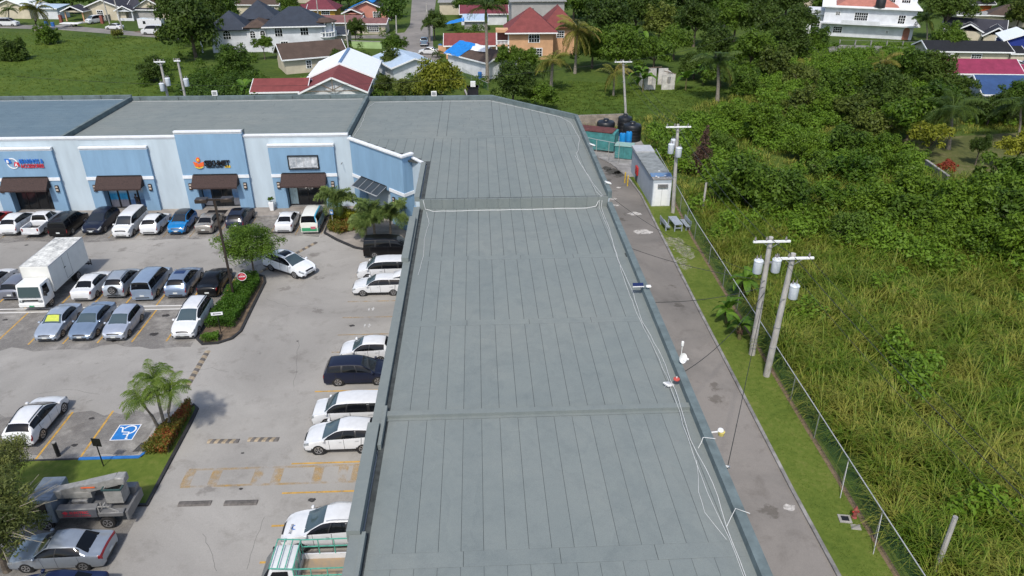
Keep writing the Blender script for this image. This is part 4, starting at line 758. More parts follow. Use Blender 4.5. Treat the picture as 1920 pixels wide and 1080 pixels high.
# --- truck with green cage
def cage_truck():
    o = empty('stake_truck', (-8.2, 24.75, .021), math.pi, 'small white truck with green steel cage round its bed, at the bottom edge', 'truck', VGROUP); wm = paint(CW); M['cageg'] = mat('green cage paint', (.10, .40, .30), .5, var=.2, scale=6); M['bedply'] = mat('worn plywood bed', (.36, .25, .14), .85, col2=(.22, .2, .17), scale=2)
    rbox('cab', .75, 2.35, -.84, .84, .45, 1.95, wm, o, .1, 2, taper=lambda c: (c.x-(.55 if c.x > 1.5 and c.z > 1.5 else 0), c.y*(.86 if c.z > 1.5 else 1), c.z))
    MB().add([(2.385, -.74, 1.12), (2.385, .74, 1.12), (1.9, .63, 1.86), (1.9, -.63, 1.86)], [(0, 1, 2, 3)]).build('windshield', M['carglassg'], o)
    for sd_ in (1, -1):
        MB().add([(2.05, sd_*.862, 1.15), (1.0, sd_*.862, 1.15), (1.0, sd_*.765, 1.8), (1.68, sd_*.765, 1.8)], [(0, 1, 2, 3)]).build('side_window', M['carglassb'], o); rbox('headlight', 2.3, 2.38, sd_*.6-.14, sd_*.6+.14, .72, .92, M['headlight'], o, .02, 1)
        rbox('side_mirror', 2.0, 2.12, sd_*.98-.08, sd_*.98+.08, 1.2, 1.5, M['black'], o, .02, 1)
        for xw in (1.5, -1.3): wheel(o, xw, sd_*.74, .33, sd_)
    rbox('front_bumper', 2.3, 2.48, -.82, .82, .4, .62, M['black'], o, .04, 1); MB().box(-2.4, .7, -.4, .4, .42, .55).build('chassis', M['black'], o)
    MB().box(-2.4, .68, -.84, .84, .72, .8).build('bed_floor', M['bedply'], o)
    for x0, x1, y0, y1 in ((-2.4, .68, .84, .9), (-2.4, .68, -.9, -.84), (-2.46, -2.4, -.9, .9), (.68, .73, -.9, .9)): MB().box(x0, x1, y0, y1, .6, 1.12).build('bed_side', wm, o)
    cg = empty('cage', (0, 0, 0)); cg.parent = o
    for y in (-.87, .87):
        for x in (-2.43, -1.65, -.85, -.1, .7): MB().bar((x, y, 1.12), (x, y, 2.05), .045).build('cage_post', M['cageg'], cg)
        for z in (1.6, 2.05): MB().bar((-2.45, y, z), (.72, y, z), .045).build('cage_rail', M['cageg'], cg)
        MB().bar((.72, y, 2.07), (1.75, y, 2.15), .045).build('cage_rail', M['cageg'], cg)
    for x, z in ((-2.43, 2.05), (.7, 2.05), (1.05, 2.1), (1.4, 2.12), (1.75, 2.15)): MB().bar((x, -.87, z), (x, .87, z), .045).build('cage_rail', M['cageg'], cg)
    for y in (-.5, 0, .5): MB().bar((.7, y, 1.12), (.7, y, 2.05), .035).build('cage_post', M['cageg'], cg)
cage_truck()
# --- box truck
def box_truck():
    o = empty('box_truck', (-35.7, 56.3, .021), R(-90), 'white box truck with a weathered cargo box roof', 'truck', VGROUP); wm = paint((.74, .75, .74))
    M['boxw'] = mat('box panel', (.68, .68, .64), .5, var=.06, scale=1); M['boxr'] = worn('white box roof paint', (.70, .70, .66), .56, 1.7); M['boxu'] = mat('bare grey box roof', (.16, .18, .2), .8, var=.3)
    rbox('cab', 2.35, 3.95, -1.0, 1.0, .55, 2.3, wm, o, .1, 2, taper=lambda c: (c.x-(.22 if c.x > 3.2 and c.z > 1.5 else 0), c.y*(.95 if c.z > 1.5 else 1), c.z))
    MB().add([(3.955, -.84, 1.3), (3.955, .84, 1.3), (3.765, .8, 2.14), (3.765, -.8, 2.14)], [(0, 1, 2, 3)]).build('windshield', M['carglassg'], o)
    for sd_ in (1, -1):
        MB().add([(3.72, sd_*1.008, 1.3), (2.85, sd_*1.008, 1.3), (2.85, sd_*.962, 2.1), (3.55, sd_*.962, 2.1)], [(0, 1, 2, 3)]).build('side_window', M['carglassb'], o); rbox('headlight', 3.9, 3.98, sd_*.72-.16, sd_*.72+.16, .85, 1.08, M['headlight'], o, .03, 1); rbox('side_mirror', 3.7, 3.82, sd_*1.2-.1, sd_*1.2+.1, 1.35, 1.75, M['black'], o, .03, 1)
        wheel(o, 3.0, sd_*.88, .4, sd_); wheel(o, -1.6, sd_*.88, .4, sd_); wheel(o, -1.6, sd_*.62, .4, sd_)
    rbox('front_bumper', 3.88, 4.02, -1.0, 1.0, .45, .78, wm, o, .04, 1); MB().box(3.95, 3.99, -.6, .6, .98, 1.1).build('grille', M['black'], o); MB().box(4.0, 4.03, -.2, .2, .5, .62).build('license_plate', mat('green plate', (.02, .25, .12), .5, var=0), o)
    MB().box(-3.3, 2.4, -.45, .45, .6, .85).build('chassis', M['black'], o)
    bx = empty('cargo_box', (0, 0, 0)); bx.parent = o
    rbox('box_wall', -3.55, 2.3, -1.12, 1.12, .95, 3.2, M['boxw'], bx, .03, 1); MB().box(-3.5, 2.25, -1.08, 1.08, 3.195, 3.212).build('box_roof', M['boxu'], bx); MB().sheet([(-3.5, -1.08), (2.25, -1.08), (2.25, 1.08), (-3.5, 1.08)], 3.217).build('roof_paint', M['boxr'], bx)
    for y in (-1.13, 1.09): MB().box(-3.56, 2.31, y, y+.04, 3.14, 3.225).build('roof_edge_trim', M['greysteel'], bx)
    for y in (-1.13, 1.09): MB().box(2.27, 2.31, y, y+.04, .96, 3.14).build('corner_trim', M['greysteel'], bx)
    for x in (-.75, .2): MB().box(x, x+.02, 1.12, 1.126, 1.1, 3.05).build('door_gap', M['black'], bx)
    MB().box(-.75, .2, 1.121, 1.127, 1.1, 1.12).build('door_gap', M['black'], bx); MB().box(.05, .3, 1.12, 1.15, 2.1, 2.16).build('door_latch', M['black'], bx)
    for y in (.85, 1.1): MB().bar((-3.75, y, .4), (-3.75, y, 1.0), .05).build('rear_step_post', M['black'], o)
    MB().bar((-3.75, .85, .7), (-3.75, 1.1, .7), .05).build('rear_step_post', M['black'], o); MB().bar((-3.75, -1.1, .55), (-3.75, 1.1, .55), .1).build('rear_bar', M['black'], o)
box_truck()
# --- utility truck with bucket boom
def bucket_truck():
    o = empty('utility_truck', (-21.05, 29.75, .021), math.pi, 'grey utility truck with a folded boom and lift bucket', 'truck', VGROUP)
    gm = mat('dull grey truck paint', (.19, .19, .19), .5, .2, var=.15, scale=2); cm = mat('oxidised cab paint', (.21, .25, .30), .45, .3, var=.15, scale=2); bm_ = mat('boom paint', (.30, .295, .28), .55, .1, var=.18, scale=3); dk = mat('dark panel print', (.10, .105, .12), .4, var=.15)
    rbox('cab', 1.15, 2.65, -.95, .95, .5, 2.05, cm, o, .09, 2, taper=lambda c: (c.x-(.3 if c.x > 2 and c.z > 1.5 else 0), c.y*(.94 if c.z > 1.5 else 1), c.z))
    for k in range(5): MB().box(1.25, 2.2, -.7+k*.33, -.62+k*.33, 2.045, 2.065).build('roof_rib', cm, o)
    MB().add([(2.66, -.8, 1.2), (2.66, .8, 1.2), (2.385, .76, 1.93), (2.385, -.76, 1.93)], [(0, 1, 2, 3)]).build('windshield', M['carglassb'], o)
    for sd_ in (1, -1):
        MB().add([(2.45, sd_*.958, 1.2), (1.45, sd_*.958, 1.2), (1.45, sd_*.912, 1.86), (2.2, sd_*.912, 1.86)], [(0, 1, 2, 3)]).build('side_window', M['carglassb'], o); wheel(o, 1.75, sd_*.85, .38, sd_); wheel(o, -1.35, sd_*.85, .38, sd_)
    MB().box(-2.3, 1.2, -.5, .5, .5, .75).build('chassis', M['black'], o); rbox('front_bumper', 2.55, 2.75, -.95, .95, .42, .66, gm, o, .04, 1)
    bd = empty('utility_body', (0, 0, 0)); bd.parent = o
    rbox('locker', -1.0, 1.0, .55, .98, .85, 1.45, gm, bd, .03, 1); rbox('locker', -2.4, 1.0, -.98, -.55, .85, 1.45, gm, bd, .03, 1); MB().box(-2.4, 1.0, -.55, .55, .8, .95).build('deck', gm, bd)
    MB().box(-1.0, .75, .981, .99, .92, 1.38).build('printed_panel', dk, bd); rbox('side_locker', -2.3, -1.02, .6, .97, .85, 1.12, gm, bd, .03, 1)
    text('ELECTRIC', .22, M['sgred'], bd, (.35, .995, 1.15), (math.pi/2, 0, math.pi), ext=.003, bold=.006, name='panel_letters'); text('INSTALLATION & SERVICE', .12, M['sgred'], bd, (.72, .995, .97), (math.pi/2, 0, math.pi), ext=.003, name='panel_letters')
    plate(MB(), [(.72, 1.22), (.56, 1.34), (.40, 1.22), (.56, 1.08)], .99, 1.0).build('panel_badge', M['sgred'], bd)
    for p, q in (((-1.1, .9, 1.12), (-1.1, .9, 1.5)), ((-1.1, .9, 1.5), (-1.7, .9, 1.5)), ((-1.5, .9, 1.5), (-2.1, .9, 1.12)), ((-1.35, .9, 1.5), (-1.35, .6, 1.5)), ((-1.1, .6, 1.12), (-1.1, .6, 1.5))): MB().bar(p, q, .06).build('step_rail', bm_, bd)
    bo = empty('boom', (0, 0, 0)); bo.parent = o
    rbox('turret', -.3, .5, -.4, .4, .95, 1.5, bm_, bo, .06, 1)
    MB().bar((.95, .1, 1.95), (-2.0, -.15, 2.45), .42, .38).build('lower_boom', bm_, bo); MB().bar((-.4, .05, 2.17), (-1.9, -.12, 2.42), .5, .46).build('boom_sleeve', bm_, bo); MB().bar((1.15, .12, 1.75), (-.6, .12, 1.75), .36, .34).build('upper_boom', bm_, bo); rbox('elbow', .85, 1.25, -.15, .38, 1.6, 2.15, bm_, bo, .06, 1); rbox('boom_head', -2.35, -1.85, -.42, .15, 2.2, 2.68, bm_, bo, .06, 1)
    MB().box(-.9, -.2, .31, .33, 2.25, 2.32).build('orange_mark', M['sgorange'], bo)
    bk = empty('bucket', (0, 0, 0)); bk.parent = o
    for x0, x1, y0, y1 in ((-2.2, -1.3, .38, .43), (-2.2, -1.3, -.32, -.27), (-2.2, -2.15, -.27, .38), (-1.35, -1.3, -.27, .38)): rbox('bucket_wall', x0, x1, y0, y1, 1.25, 2.2, bm_, bk, .015, 1)
    MB().box(-2.2, -1.3, -.32, .43, 1.22, 1.27).build('bucket_floor', M['black'], bk); MB().box(-2.14, -1.36, -.26, .37, 1.5, 1.55).build('bucket_liner', mat('dark teal liner', (.015, .045, .045), .6), bk)
    for p, q in (((-2.23, .46, 2.2), (-1.27, .46, 2.2)), ((-2.23, -.35, 2.2), (-1.27, -.35, 2.2)), ((-2.23, -.35, 2.2), (-2.23, .46, 2.2)), ((-1.27, -.35, 2.2), (-1.27, .46, 2.2))): MB().bar(p, q, .07).build('bucket_rim', mat('teal rim', (.03, .07, .07), .5), bk)
    MB().box(-2.5, -2.38, -.9, .9, .55, 1.1).build('rear_panel', gm, o)
bucket_truck()
# --- background vehicles
BG = 'vehicles on the streets behind'
p = G(20, 50); car('long white minibus on the street at the far left', 'van', CW, p.x-1.0, p.y+1, -4, L=5.4, H=2.1, cat='minibus', group=BG, detail=False, name='minibus')
p = G(165, 46); car('white minibus nosing out of the driveway beside the brick gate posts', 'van', CW, p.x+1.0, p.y+2.2, -118, L=4.9, H=2.1, cat='minibus', group=BG, detail=False, name='minibus', glass='carglassg')
p = G(213, 56); car('white sedan on the far left street between minibus and white van', 'sedan', CW, p.x, p.y+.8, 168, group=BG, detail=False)
p = G(290, 66); car('white panel van with a small side window beside the big dark tree', 'van', CW, p.x-.6, p.y+1.2, 172, L=5.6, W=2.0, H=2.3, cat='van', group=BG, detail=False, name='panel_van')
p = G(792, 88); pickup('blue grey pickup parked on the street by the orange house', p.x+.3, p.y+2.5, 92, col=(.13, .19, .26)); p = G(798, 103); car('white car parked behind the blue grey pickup on the street', 'sedan', CW, p.x+.6, p.y+1, 172, group=BG, detail=False)
p = G(113, 30); car('dark teal SUV beside the yellow walled house', 'suv', (.02, .07, .09), p.x, p.y+1, -60, group=BG, detail=False)
p = G(1905, 128); car('white car parked beside the pink roofed house at the right edge', 'sedan', CW, p.x+.5, p.y, -38, group=BG, detail=False)
tr = empty('white_trailer', G(288, 58), R(170), 'white box trailer parked behind the white panel van', 'trailer', BG); rbox('trailer_box', -3.2, 3.2, -1.1, 1.1, .7, 3.0, paint(CW), tr, .06, 1); MB().box(-2.2, -1.5, -1.13, -1.1, 1.8, 2.5).box(1.0, 1.7, 1.1, 1.13, 1.8, 2.5).build('trailer_window', M['glass'], tr)
for x in (-1.2, 1.2):
    for sd_ in (1, -1): wheel(tr, x, sd_*.95, .36, sd_)
fb = empty('flat_trailer', G(135, 50), R(172), 'low white flatbed trailer on the verge of the far left street', 'trailer', BG); rbox('trailer_bed', -2.6, 2.6, -1, 1, .75, .95, M['white'], fb, .03, 1)
for sd_ in (1, -1): wheel(fb, -.6, sd_*.85, .34, sd_); 
MB().bar((2.6, 0, .8), (3.6, 0, .6), .1).build('drawbar', M['steel'], fb)
# --- a person at the shop door
def person(loc, rz, label):
    me = bpy.data.meshes.new('body'); V = [(0, 0, .95), (0, 0, 1.18), (0, .02, 1.42), (0, .02, 1.52), (0, -.02, 1.64), (.1, 0, .92), (.12, -.04, .5), (.12, .02, .08), (.12, -.14, .04), (-.1, 0, .92), (-.12, .05, .5), (-.12, .1, .08), (-.12, -.06, .04),
        (.19, .02, 1.42), (.3, -.1, 1.2), (.42, -.3, 1.15), (-.19, .02, 1.42), (-.25, .05, 1.15), (-.24, -.05, .92)]
    E_ = [(0, 1), (1, 2), (2, 3), (3, 4), (0, 5), (5, 6), (6, 7), (7, 8), (0, 9), (9, 10), (10, 11), (11, 12), (2, 13), (13, 14), (14, 15), (2, 16), (16, 17), (17, 18)]
    rad = [.15, .15, .16, .06, .1, .1, .07, .05, .04, .1, .07, .05, .04, .07, .05, .04, .07, .05, .04]
    me.from_pydata(V, E_, []); o = bpy.data.objects.new('person', me); COL.objects.link(o); o.location = loc; o.rotation_euler = (0, 0, rz); tag(o, label, 'person')
    sk = o.modifiers.new('skin', 'SKIN'); 
    for i, r in enumerate(rad): me.skin_vertices[0].data[i].radius = (r, r*.8 if i < 3 else r)
    me.skin_vertices[0].data[0].use_root = True; sub = o.modifiers.new('s', 'SUBSURF'); sub.levels = 1; sub.render_levels = 2
    dg = bpy.context.evaluated_depsgraph_get(); m2 = bpy.data.meshes.new_from_object(o.evaluated_get(dg)); o.modifiers.clear(); o.data = m2
    m2.materials.clear(); skin = mat('skin', (.16, .09, .06), .6, var=0); top = mat('dark shirt', (.03, .025, .025), .9); leg = mat('dark trousers', (.02, .022, .035), .9)
    for m_ in (top, leg, skin, M['black']): m2.materials.append(m_)
    for p_ in m2.polygons:
        c = p_.center; p_.use_smooth = True; p_.material_index = 2 if c.z > 1.5 or abs(c.x) > .27 or (abs(c.x) > .2 and c.z < 1.12 and c.z > .86) else (1 if c.z < .98 else 0)
    MB().lathe([(.02, 1.80), (.09, 1.785), (.115, 1.73), (.118, 1.66), (.1, 1.62)], (0, .012, 0), 12).build('hair', M['black'], o, True)
    for x in (-.035, .035): MB().lathe([(.012, -.125), (.013, -.115)], (x, 0, 1.66), 6, axis='y').build('eye', M['white'], o)
    MB().add([(-.015, -.11, 1.62), (.015, -.11, 1.62), (0, -.15, 1.625), (0, -.11, 1.67)], [(0, 1, 2), (0, 2, 3), (1, 3, 2), (0, 3, 1)]).build('nose', skin, o)
person((-36.0, 73.9, .16), R(160), 'person in dark clothes reaching for the door of the poster covered shop')
# ---------------------------------------------------------------- things on the lot
lp = empty('street_lamp', (-20.35, 53.7, .1), R(4), 'tall brown lamp post with two box heads on the hedge island', 'street lamp')
MB().box(-.08, .08, -.08, .08, 0, 8.7).build('post', M['darkmetal'], lp); MB().box(-.16, .16, -.16, .16, 0, .25).build('base', M['darkmetal'], lp); MB().box(-.9, .9, -.06, .06, 8.6, 8.75).build('arm', M['darkmetal'], lp)
for x in (-.95, .95): 
    rbox('lamp_head', x-.45, x+.45, -.32, .32, 8.5, 8.82, M['darkmetal'], lp, .04, 1); MB().box(x-.35, x+.35, -.25, .25, 8.485, 8.5).build('lamp_lens', M['headlight'], lp)
def sgn(name, loc, rz, label, h, cat='sign'):
    o = empty(name, loc, rz, label, cat); MB().tube([(0, 0, 0), (0, 0, h)], .035).build('post', M['black'], o); return o
o = sgn('no_entry_sign', (-19.8, 54.8, .1), R(12), 'round red no entry sign on the hedge island', 1.75)
MB().lathe([(.36, 0), (.36, .02)], (0, -.06, 1.5), 24, axis='y').build('disc', M['sgred'], o); MB().box(-.25, .25, -.066, -.06, 1.44, 1.56).build('white_bar', M['sgwhite'], o)
MB().lathe([(.38, .015), (.38, 0), (.335, 0), (.335, .015)], (0, -.068, 1.5), 24, axis='y', cap=False).build('rim', M['sgwhite'], o)
text('NO', .13, M['sgwhite'], o, (0, -.065, 1.62), ext=.003, align='CENTER'); text('ENTRY', .11, M['sgred'], o, (0, -.07, 1.465), ext=.003, align='CENTER')
o = sgn('small_sign', (-19.78, 48.25, .1), R(8), 'small white arrow sign at the near end of the hedge island', 1.75); MB().box(-.42, .42, -.06, -.04, 1.6, 1.86).build('panel', M['sgwhite'], o)
plate(MB(), [(-.3, 1.73), (-.18, 1.8), (-.18, 1.755), (.3, 1.755), (.3, 1.705), (-.18, 1.705), (-.18, 1.66)], -.066, -.06).build('arrow', M['sgblack'], o)
o = sgn('small_sign', (-22.08, 33.6, .1), R(170), 'black backed sign on a thin post behind the accessible bay', 1.6); MB().box(-.27, .27, -.06, -.03, 1.45, 2.0).build('panel', M['black'], o); MB().box(-.24, .24, -.066, -.06, 1.48, 1.97).build('face', M['signblue'], o)
o = empty('bollard', (-25.2, 34.75, .02), 0, 'black bollard with a pale cap beside the accessible bay', 'bollard'); MB().tube([(0, 0, 0), (0, 0, .98)], .12, 14).build('tube', M['black'], o, True); MB().tube([(0, 0, .98), (0, 0, 1.04)], .115, 14).build('cap', M['concrete'], o)
o = empty('potted_plant', (-21.9, 73.1, .16), 0, 'small shrub in a white square pot between two shop fronts', 'plant'); rbox('pot', -.26, .26, -.26, .26, 0, .95, M['trimwhite'], o, .03, 1, taper=lambda c: (c.x*(.75 if c.z < .4 else 1), c.y*(.75 if c.z < .4 else 1), c.z)); POT = o
for i, (x, y) in enumerate(((-21.4, 57.0),)): pass
# floor sign and mat by the shops
MB().box(-28.6, -26.6, 72.2, 73.4, .163, .175).build('door_mat', M['black']); tag(bpy.data.objects['door_mat'], 'dark door mat in front of the orange logo shop', 'mat')
o = empty('accessible_post', (-14.7, 68.2, .16), R(0), 'small blue parking sign on a post beside the corner planter', 'sign'); MB().tube([(0, 0, 0), (0, 0, 1.9)], .03).build('post', M['greysteel'], o); MB().box(-.16, .16, -.05, -.03, 1.4, 1.9).build('panel', M['signblue'], o)
MB().box(-.1, .1, -.056, -.05, 1.5, 1.8).build('face', M['sgwhite'], o)
# ---------------------------------------------------------------- alley side
M['shedwall'] = mat('pale blue shed wall', (.42, .47, .52), .85, var=.08, scale=.8); M['shedroof'] = mat('grey shed roof', (.24, .26, .26), .9, var=.2, scale=1.5); M['bluetrim'] = mat('faded blue board', (.05, .15, .33), .8, col2=(.16, .22, .3), scale=3)
sh = empty('utility_shed', (19.35, 78.4, 0), R(0), 'long narrow pale blue utility shed beside the alley', 'shed')
MB().box(-1.0, 1.0, -5.7, 5.7, .02, 3.0).build('wall', M['shedwall'], sh); MB().box(-1.12, 1.12, -4.7, 3.4, 3.0, 3.14).build('roof', M['shedroof'], sh); MB().box(-1.12, 1.12, 3.42, 5.85, 3.0, 3.28).build('roof_sheet', M['greysteel'], sh); MB().box(-1.05, 1.1, -5.75, -4.72, 3.0, 3.1).build('roof_edge', M['cement'], sh)
MB().add([(-1.1, -5.0, 3.12), (1.15, -5.0, 3.12), (1.15, -4.3, 3.3), (-1.1, -4.3, 3.3), (-1.1, -5.0, 3.08), (1.15, -5.0, 3.08), (1.15, -4.3, 3.26), (-1.1, -4.3, 3.26)], [(0, 1, 2, 3), (7, 6, 5, 4), (0, 4, 5, 1), (1, 5, 6, 2), (2, 6, 7, 3), (3, 7, 4, 0)]).build('blue_board', M['bluetrim'], sh)
for i in range(8): rbox('debris', *(lambda x, y: (x, x+.18, y, y+.12))(random.uniform(-.9, .8), random.uniform(-5.5, -3.2)), 3.12, 3.18, M['trimwhite'], sh, .01, 1)
dr = MB().box(-.65, .65, -5.74, -5.70, .1, 2.3).build('door', M['trimwhite'], sh); MB().box(-.02, .02, -5.75, -5.74, .12, 2.2).build('door_gap', M['greysteel'], dr)
MB().box(-.9, .95, -5.72, -5.7, .05, 2.6).build('door_surround', M['cornice'], sh)
lv = empty('louvre', (0, 0, 0)); lv.parent = sh
for k in range(5): MB().bar((-.5, -5.78-.02*k, 2.5-.08*k), (.6, -5.78-.02*k, 2.5-.08*k), .1, .02).build('slat', M['cement'], lv)
for i, y in enumerate((-.2, .35)):
    o = empty('hose_cabinet', (18.3, 80.4+y, 0), 0, ('near' if i == 0 else 'far') + ' one of the two red cabinets on the shed wall', 'cabinet', 'red cabinets on the shed'); rbox('box', -.16, .04, -.22, .22, .9, 1.9, M['red'], o, .03, 1); MB().tube([(-.06, 0, 0), (-.06, 0, .9)], .04).build('pipe', M['darkmetal'], o); MB().box(-.18, -.16, -.03, .03, 1.35, 1.45).build('latch', M['black'], o)
for i, (px, py) in enumerate(((1177, 343), (1182, 349))):
    p = G(px, py); o = empty('yellow_bollard', (p.x-.35, p.y, .02), 0, ('far' if i == 0 else 'near') + ' one of the two yellow bollards by the shed', 'bollard', 'yellow bollards'); MB().tube([(0, 0, 0), (0, 0, 1.25)], .08, 10).build('post', M['yellow'], o, True); MB().lathe([(.08, 1.25), (.05, 1.29), (.01, 1.3)], n=10).build('cap', M['yellow'], o)
M['teal'] = mat('teal container paint', (.06, .24, .24), .6, var=.2, scale=2); M['rust'] = mat('rusty red roof', (.12, .035, .03), .85, var=.3, scale=2)
gn = empty('generator', (15.3, 93.6, 0), R(-24), 'teal generator container with a rust red roof', 'generator')
rbox('body', -2.9, 2.9, -1.2, 1.2, .25, 2.6, M['teal'], gn, .05, 1); rbox('roof', -3.0, 2.6, -1.25, 1.25, 2.6, 2.72, M['rust'], gn, .03, 1); MB().box(-2.8, 2.8, -1.1, 1.1, .03, .25).build('skid', M['darkmetal'], gn)
for k in range(7): MB().box(-2.6+k*.85, -2.55+k*.85, -1.225, -1.2, .4, 2.5).build('panel_rib', M['teal'], gn)
MB().box(2.9, 2.93, -.8, .8, .7, 2.2).build('louvre', M['darkmetal'], gn)
for k in range(6): MB().box(2.92, 2.96, -.75+k*.26, -.7+k*.26, .75, 2.15).build('slat', M['teal'], gn)
for i, (x, y, r, h, lab) in enumerate(((20.95, 97.3, 1.25, 2.5, 'large black water tank nearest the shed'), (20.4, 99.8, 1.0, 2.9, 'taller black water tank behind the large one, below the wooden pole'), (17.7, 99.6, 1.25, 2.3, 'black water tank behind the teal generator'))):
    o = empty('water_tank', (x, y, 0), 0, lab, 'water tank', 'black water tanks'); MB().lathe([(r, .02), (r, h*.3), (r*.985, h*.32), (r*.985, h*.55), (r, h*.57), (r, h*.8), (r*.9, h*.88), (r*.35, h*.96), (r*.3, h), (.02, h)], n=28).build('shell', mat('black polyethylene', (.012, .013, .015), .4), o, True); MB().lathe([(r*.3, h), (r*.3, h+.08), (.02, h+.1)], n=18).build('lid', M['black'], o, True)
    for k in range(4): MB().lathe([(r*1.0, h*(.15+.17*k)), (r*1.02, h*(.16+.17*k)), (r*1.0, h*(.17+.17*k))], n=28).build('rib', M['black'], o)
for i, (px, py) in enumerate(((1163, 277), (1175, 274))):
    p = G(px, py); o = empty('blue_barrel', (p.x+.2, p.y, 0), 0, ('left' if i == 0 else 'right') + ' one of the two bright blue tanks behind the generator', 'barrel', 'blue tanks'); MB().lathe([(.4, .02), (.42, .3), (.42, 1.8), (.36, 1.95), (.05, 2.0)], n=18).build('shell', mat('bright blue plastic', (.01, .22, .55), .4, var=.05), o, True); MB().lathe([(.1, 2.0), (.1, 2.06)], n=10).build('cap', M['black'], o); MB().lathe([(.425, .7), (.435, .75), (.425, .8)], n=18).build('hoop', M['blue'], o)
o = empty('teal_box', (18.5, 89.6, 0), R(-20), 'low teal electrical cabinet between the generator and the shed', 'cabinet'); rbox('body', -1.1, 1.1, -.8, .8, .1, 1.7, M['teal'], o, .05, 1); rbox('lid', -1.18, 1.18, -.88, .88, 1.7, 1.78, mat('faded teal', (.25, .4, .36), .7), o, .02, 1); MB().box(-1.0, 1.0, -.7, .7, .02, .1).build('plinth', M['concrete'], o); MB().box(-.01, .01, -.81, -.8, .2, 1.6).build('door_gap', M['black'], o)
# chain fence round the tank yard and along the alley
M['mesh'] = worn('chain link mesh', (.035, .13, .085), .37, 70)
def fence(name, pts, label, h=1.9, posts=True, rail=True, postm='steel', meshm='mesh', link_=True):
    o = empty(name, (pts[0][0], pts[0][1], 0), 0, label, 'fence'); base = Vector((pts[0][0], pts[0][1], 0)); P_ = [Vector((p[0], p[1], 0))-base for p in pts]
    for a, b in zip(P_, P_[1:]):
        if link_: MB().add([a, b, b+Vector((0, 0, h)), a+Vector((0, 0, h))], [(0, 1, 2, 3)]).build('chain_link', M[meshm], o)
        else:
            for q_ in (.3, .6, .9, 1.2, 1.5): MB().tube([a+Vector((0, 0, q_)), b+Vector((0, 0, q_))], .012, 5).build('wire', M['steel'], o)
        if rail: MB().tube([a+Vector((0, 0, h)), b+Vector((0, 0, h))], .03, 6).build('top_rail', M['greysteel'], o)
    if posts:
        for a in P_: MB().tube([a, a+Vector((0, 0, h+.05))], .035, 6).build('post', M[postm], o)
    return o
fp = [(20.1, y) for y in ()]
ys = [8, 11.5, 15, 18.5, 22, 26.3, 30.2, 34.2, 38.1, 42, 46, 50, 54, 58.5, 63.8, 67.5, 71, 74.8, 79, 83, 87]
fx = lambda y: np.interp(y, [8, 24, 38, 64, 75, 87], [19.75, 19.85, 20.1, 20.65, 21.3, 21.9])
fence('alley_fence', [(float(fx(y)), y) for y in ys], 'green chain link fence between the alley lawn and the tall grass')
for y in (26.3, 34.2, 54): pass
br = bpy.data.objects['alley_fence']
for y in (26.3, 30.2, 46): MB().tube([(fx(y)-19.75, y-8, 1.7), (fx(y)-19.75-.55, y-8-1.0, .02)], .022, 6).build('brace', M['steel'], br)
fence('yard_fence', [(13.4, 90.3), (14.8, 89.0), (16.2, 88.0), (17.3, 87.0)], 'bare post and wire fence in front of the teal generator', 2.6, postm='polewood', link_=False)
# low block wall behind the yard
M['block'] = mat('weathered block wall', (.33, .28, .23), .95, var=.3, scale=1.1, bump=.3)
wl = empty('boundary_wall', (11.5, 103.5, 0), R(4), 'weathered concrete block wall behind the water tanks', 'wall'); n = 0
for r_ in range(4):
    for k in range(16): MB().box(k*.62+(.3 if r_ % 2 else 0), k*.62+.6+(.3 if r_ % 2 else 0), random.uniform(-.01, .01), .2, r_*.46+.02, r_*.46+.45).build('block', M['block'], wl)
MB().box(.02, 10.2, .02, .18, .02, 1.84).build('mortar', M['cement'], wl)
# picnic set
M['picnic'] = mat('grey painted timber', (.33, .37, .42), .7, var=.15, scale=3, stretch=(1, .2, 1))
pt = empty('picnic_table', (19.5, 66.9, .03), R(4), 'grey slatted picnic table beside the alley fence', 'table')
for k in range(5): MB().box(-.42+k*.17, -.27+k*.17, -1.1, 1.1, .72, .77).build('slat', M['picnic'], pt)
for y in (-1.0, 1.0):
    for x in (-.36, .36): MB().box(x-.05, x+.05, y-.05, y+.05, 0, .72).build('leg', M['picnic'], pt)
    MB().box(-.36, .36, y-.03, y+.03, .3, .4).build('rail', M['picnic'], pt)
for sd_, lab in ((-1, 'grey slatted bench on the alley side of the picnic table'), (1, 'grey slatted bench on the fence side of the picnic table')):
    b = empty('bench', (19.5+sd_*1.0, 66.9, .03), R(4), lab, 'bench', 'benches by the picnic table')
    for k in range(3): MB().box(-.2+k*.14, -.08+k*.14, -1.0, 1.0, .43, .47).build('seat_slat', M['picnic'], b)
    for k in range(3): MB().box(sd_*.27-.02, sd_*.27+.02, -1.0, 1.0, .55+k*.14, .66+k*.14).build('back_slat', M['picnic'], b)
    for y in (-.85, .85): MB().box(-.18, .25, y-.04, y+.04, .3, .425).build('rail', M['picnic'], b); MB().box(-.19, -.12, y-.04, y+.04, 0, .3).build('leg', M['picnic'], b); MB().bar((sd_*.2, y, 0), (sd_*.3, y, .98), .06).build('leg', M['picnic'], b)
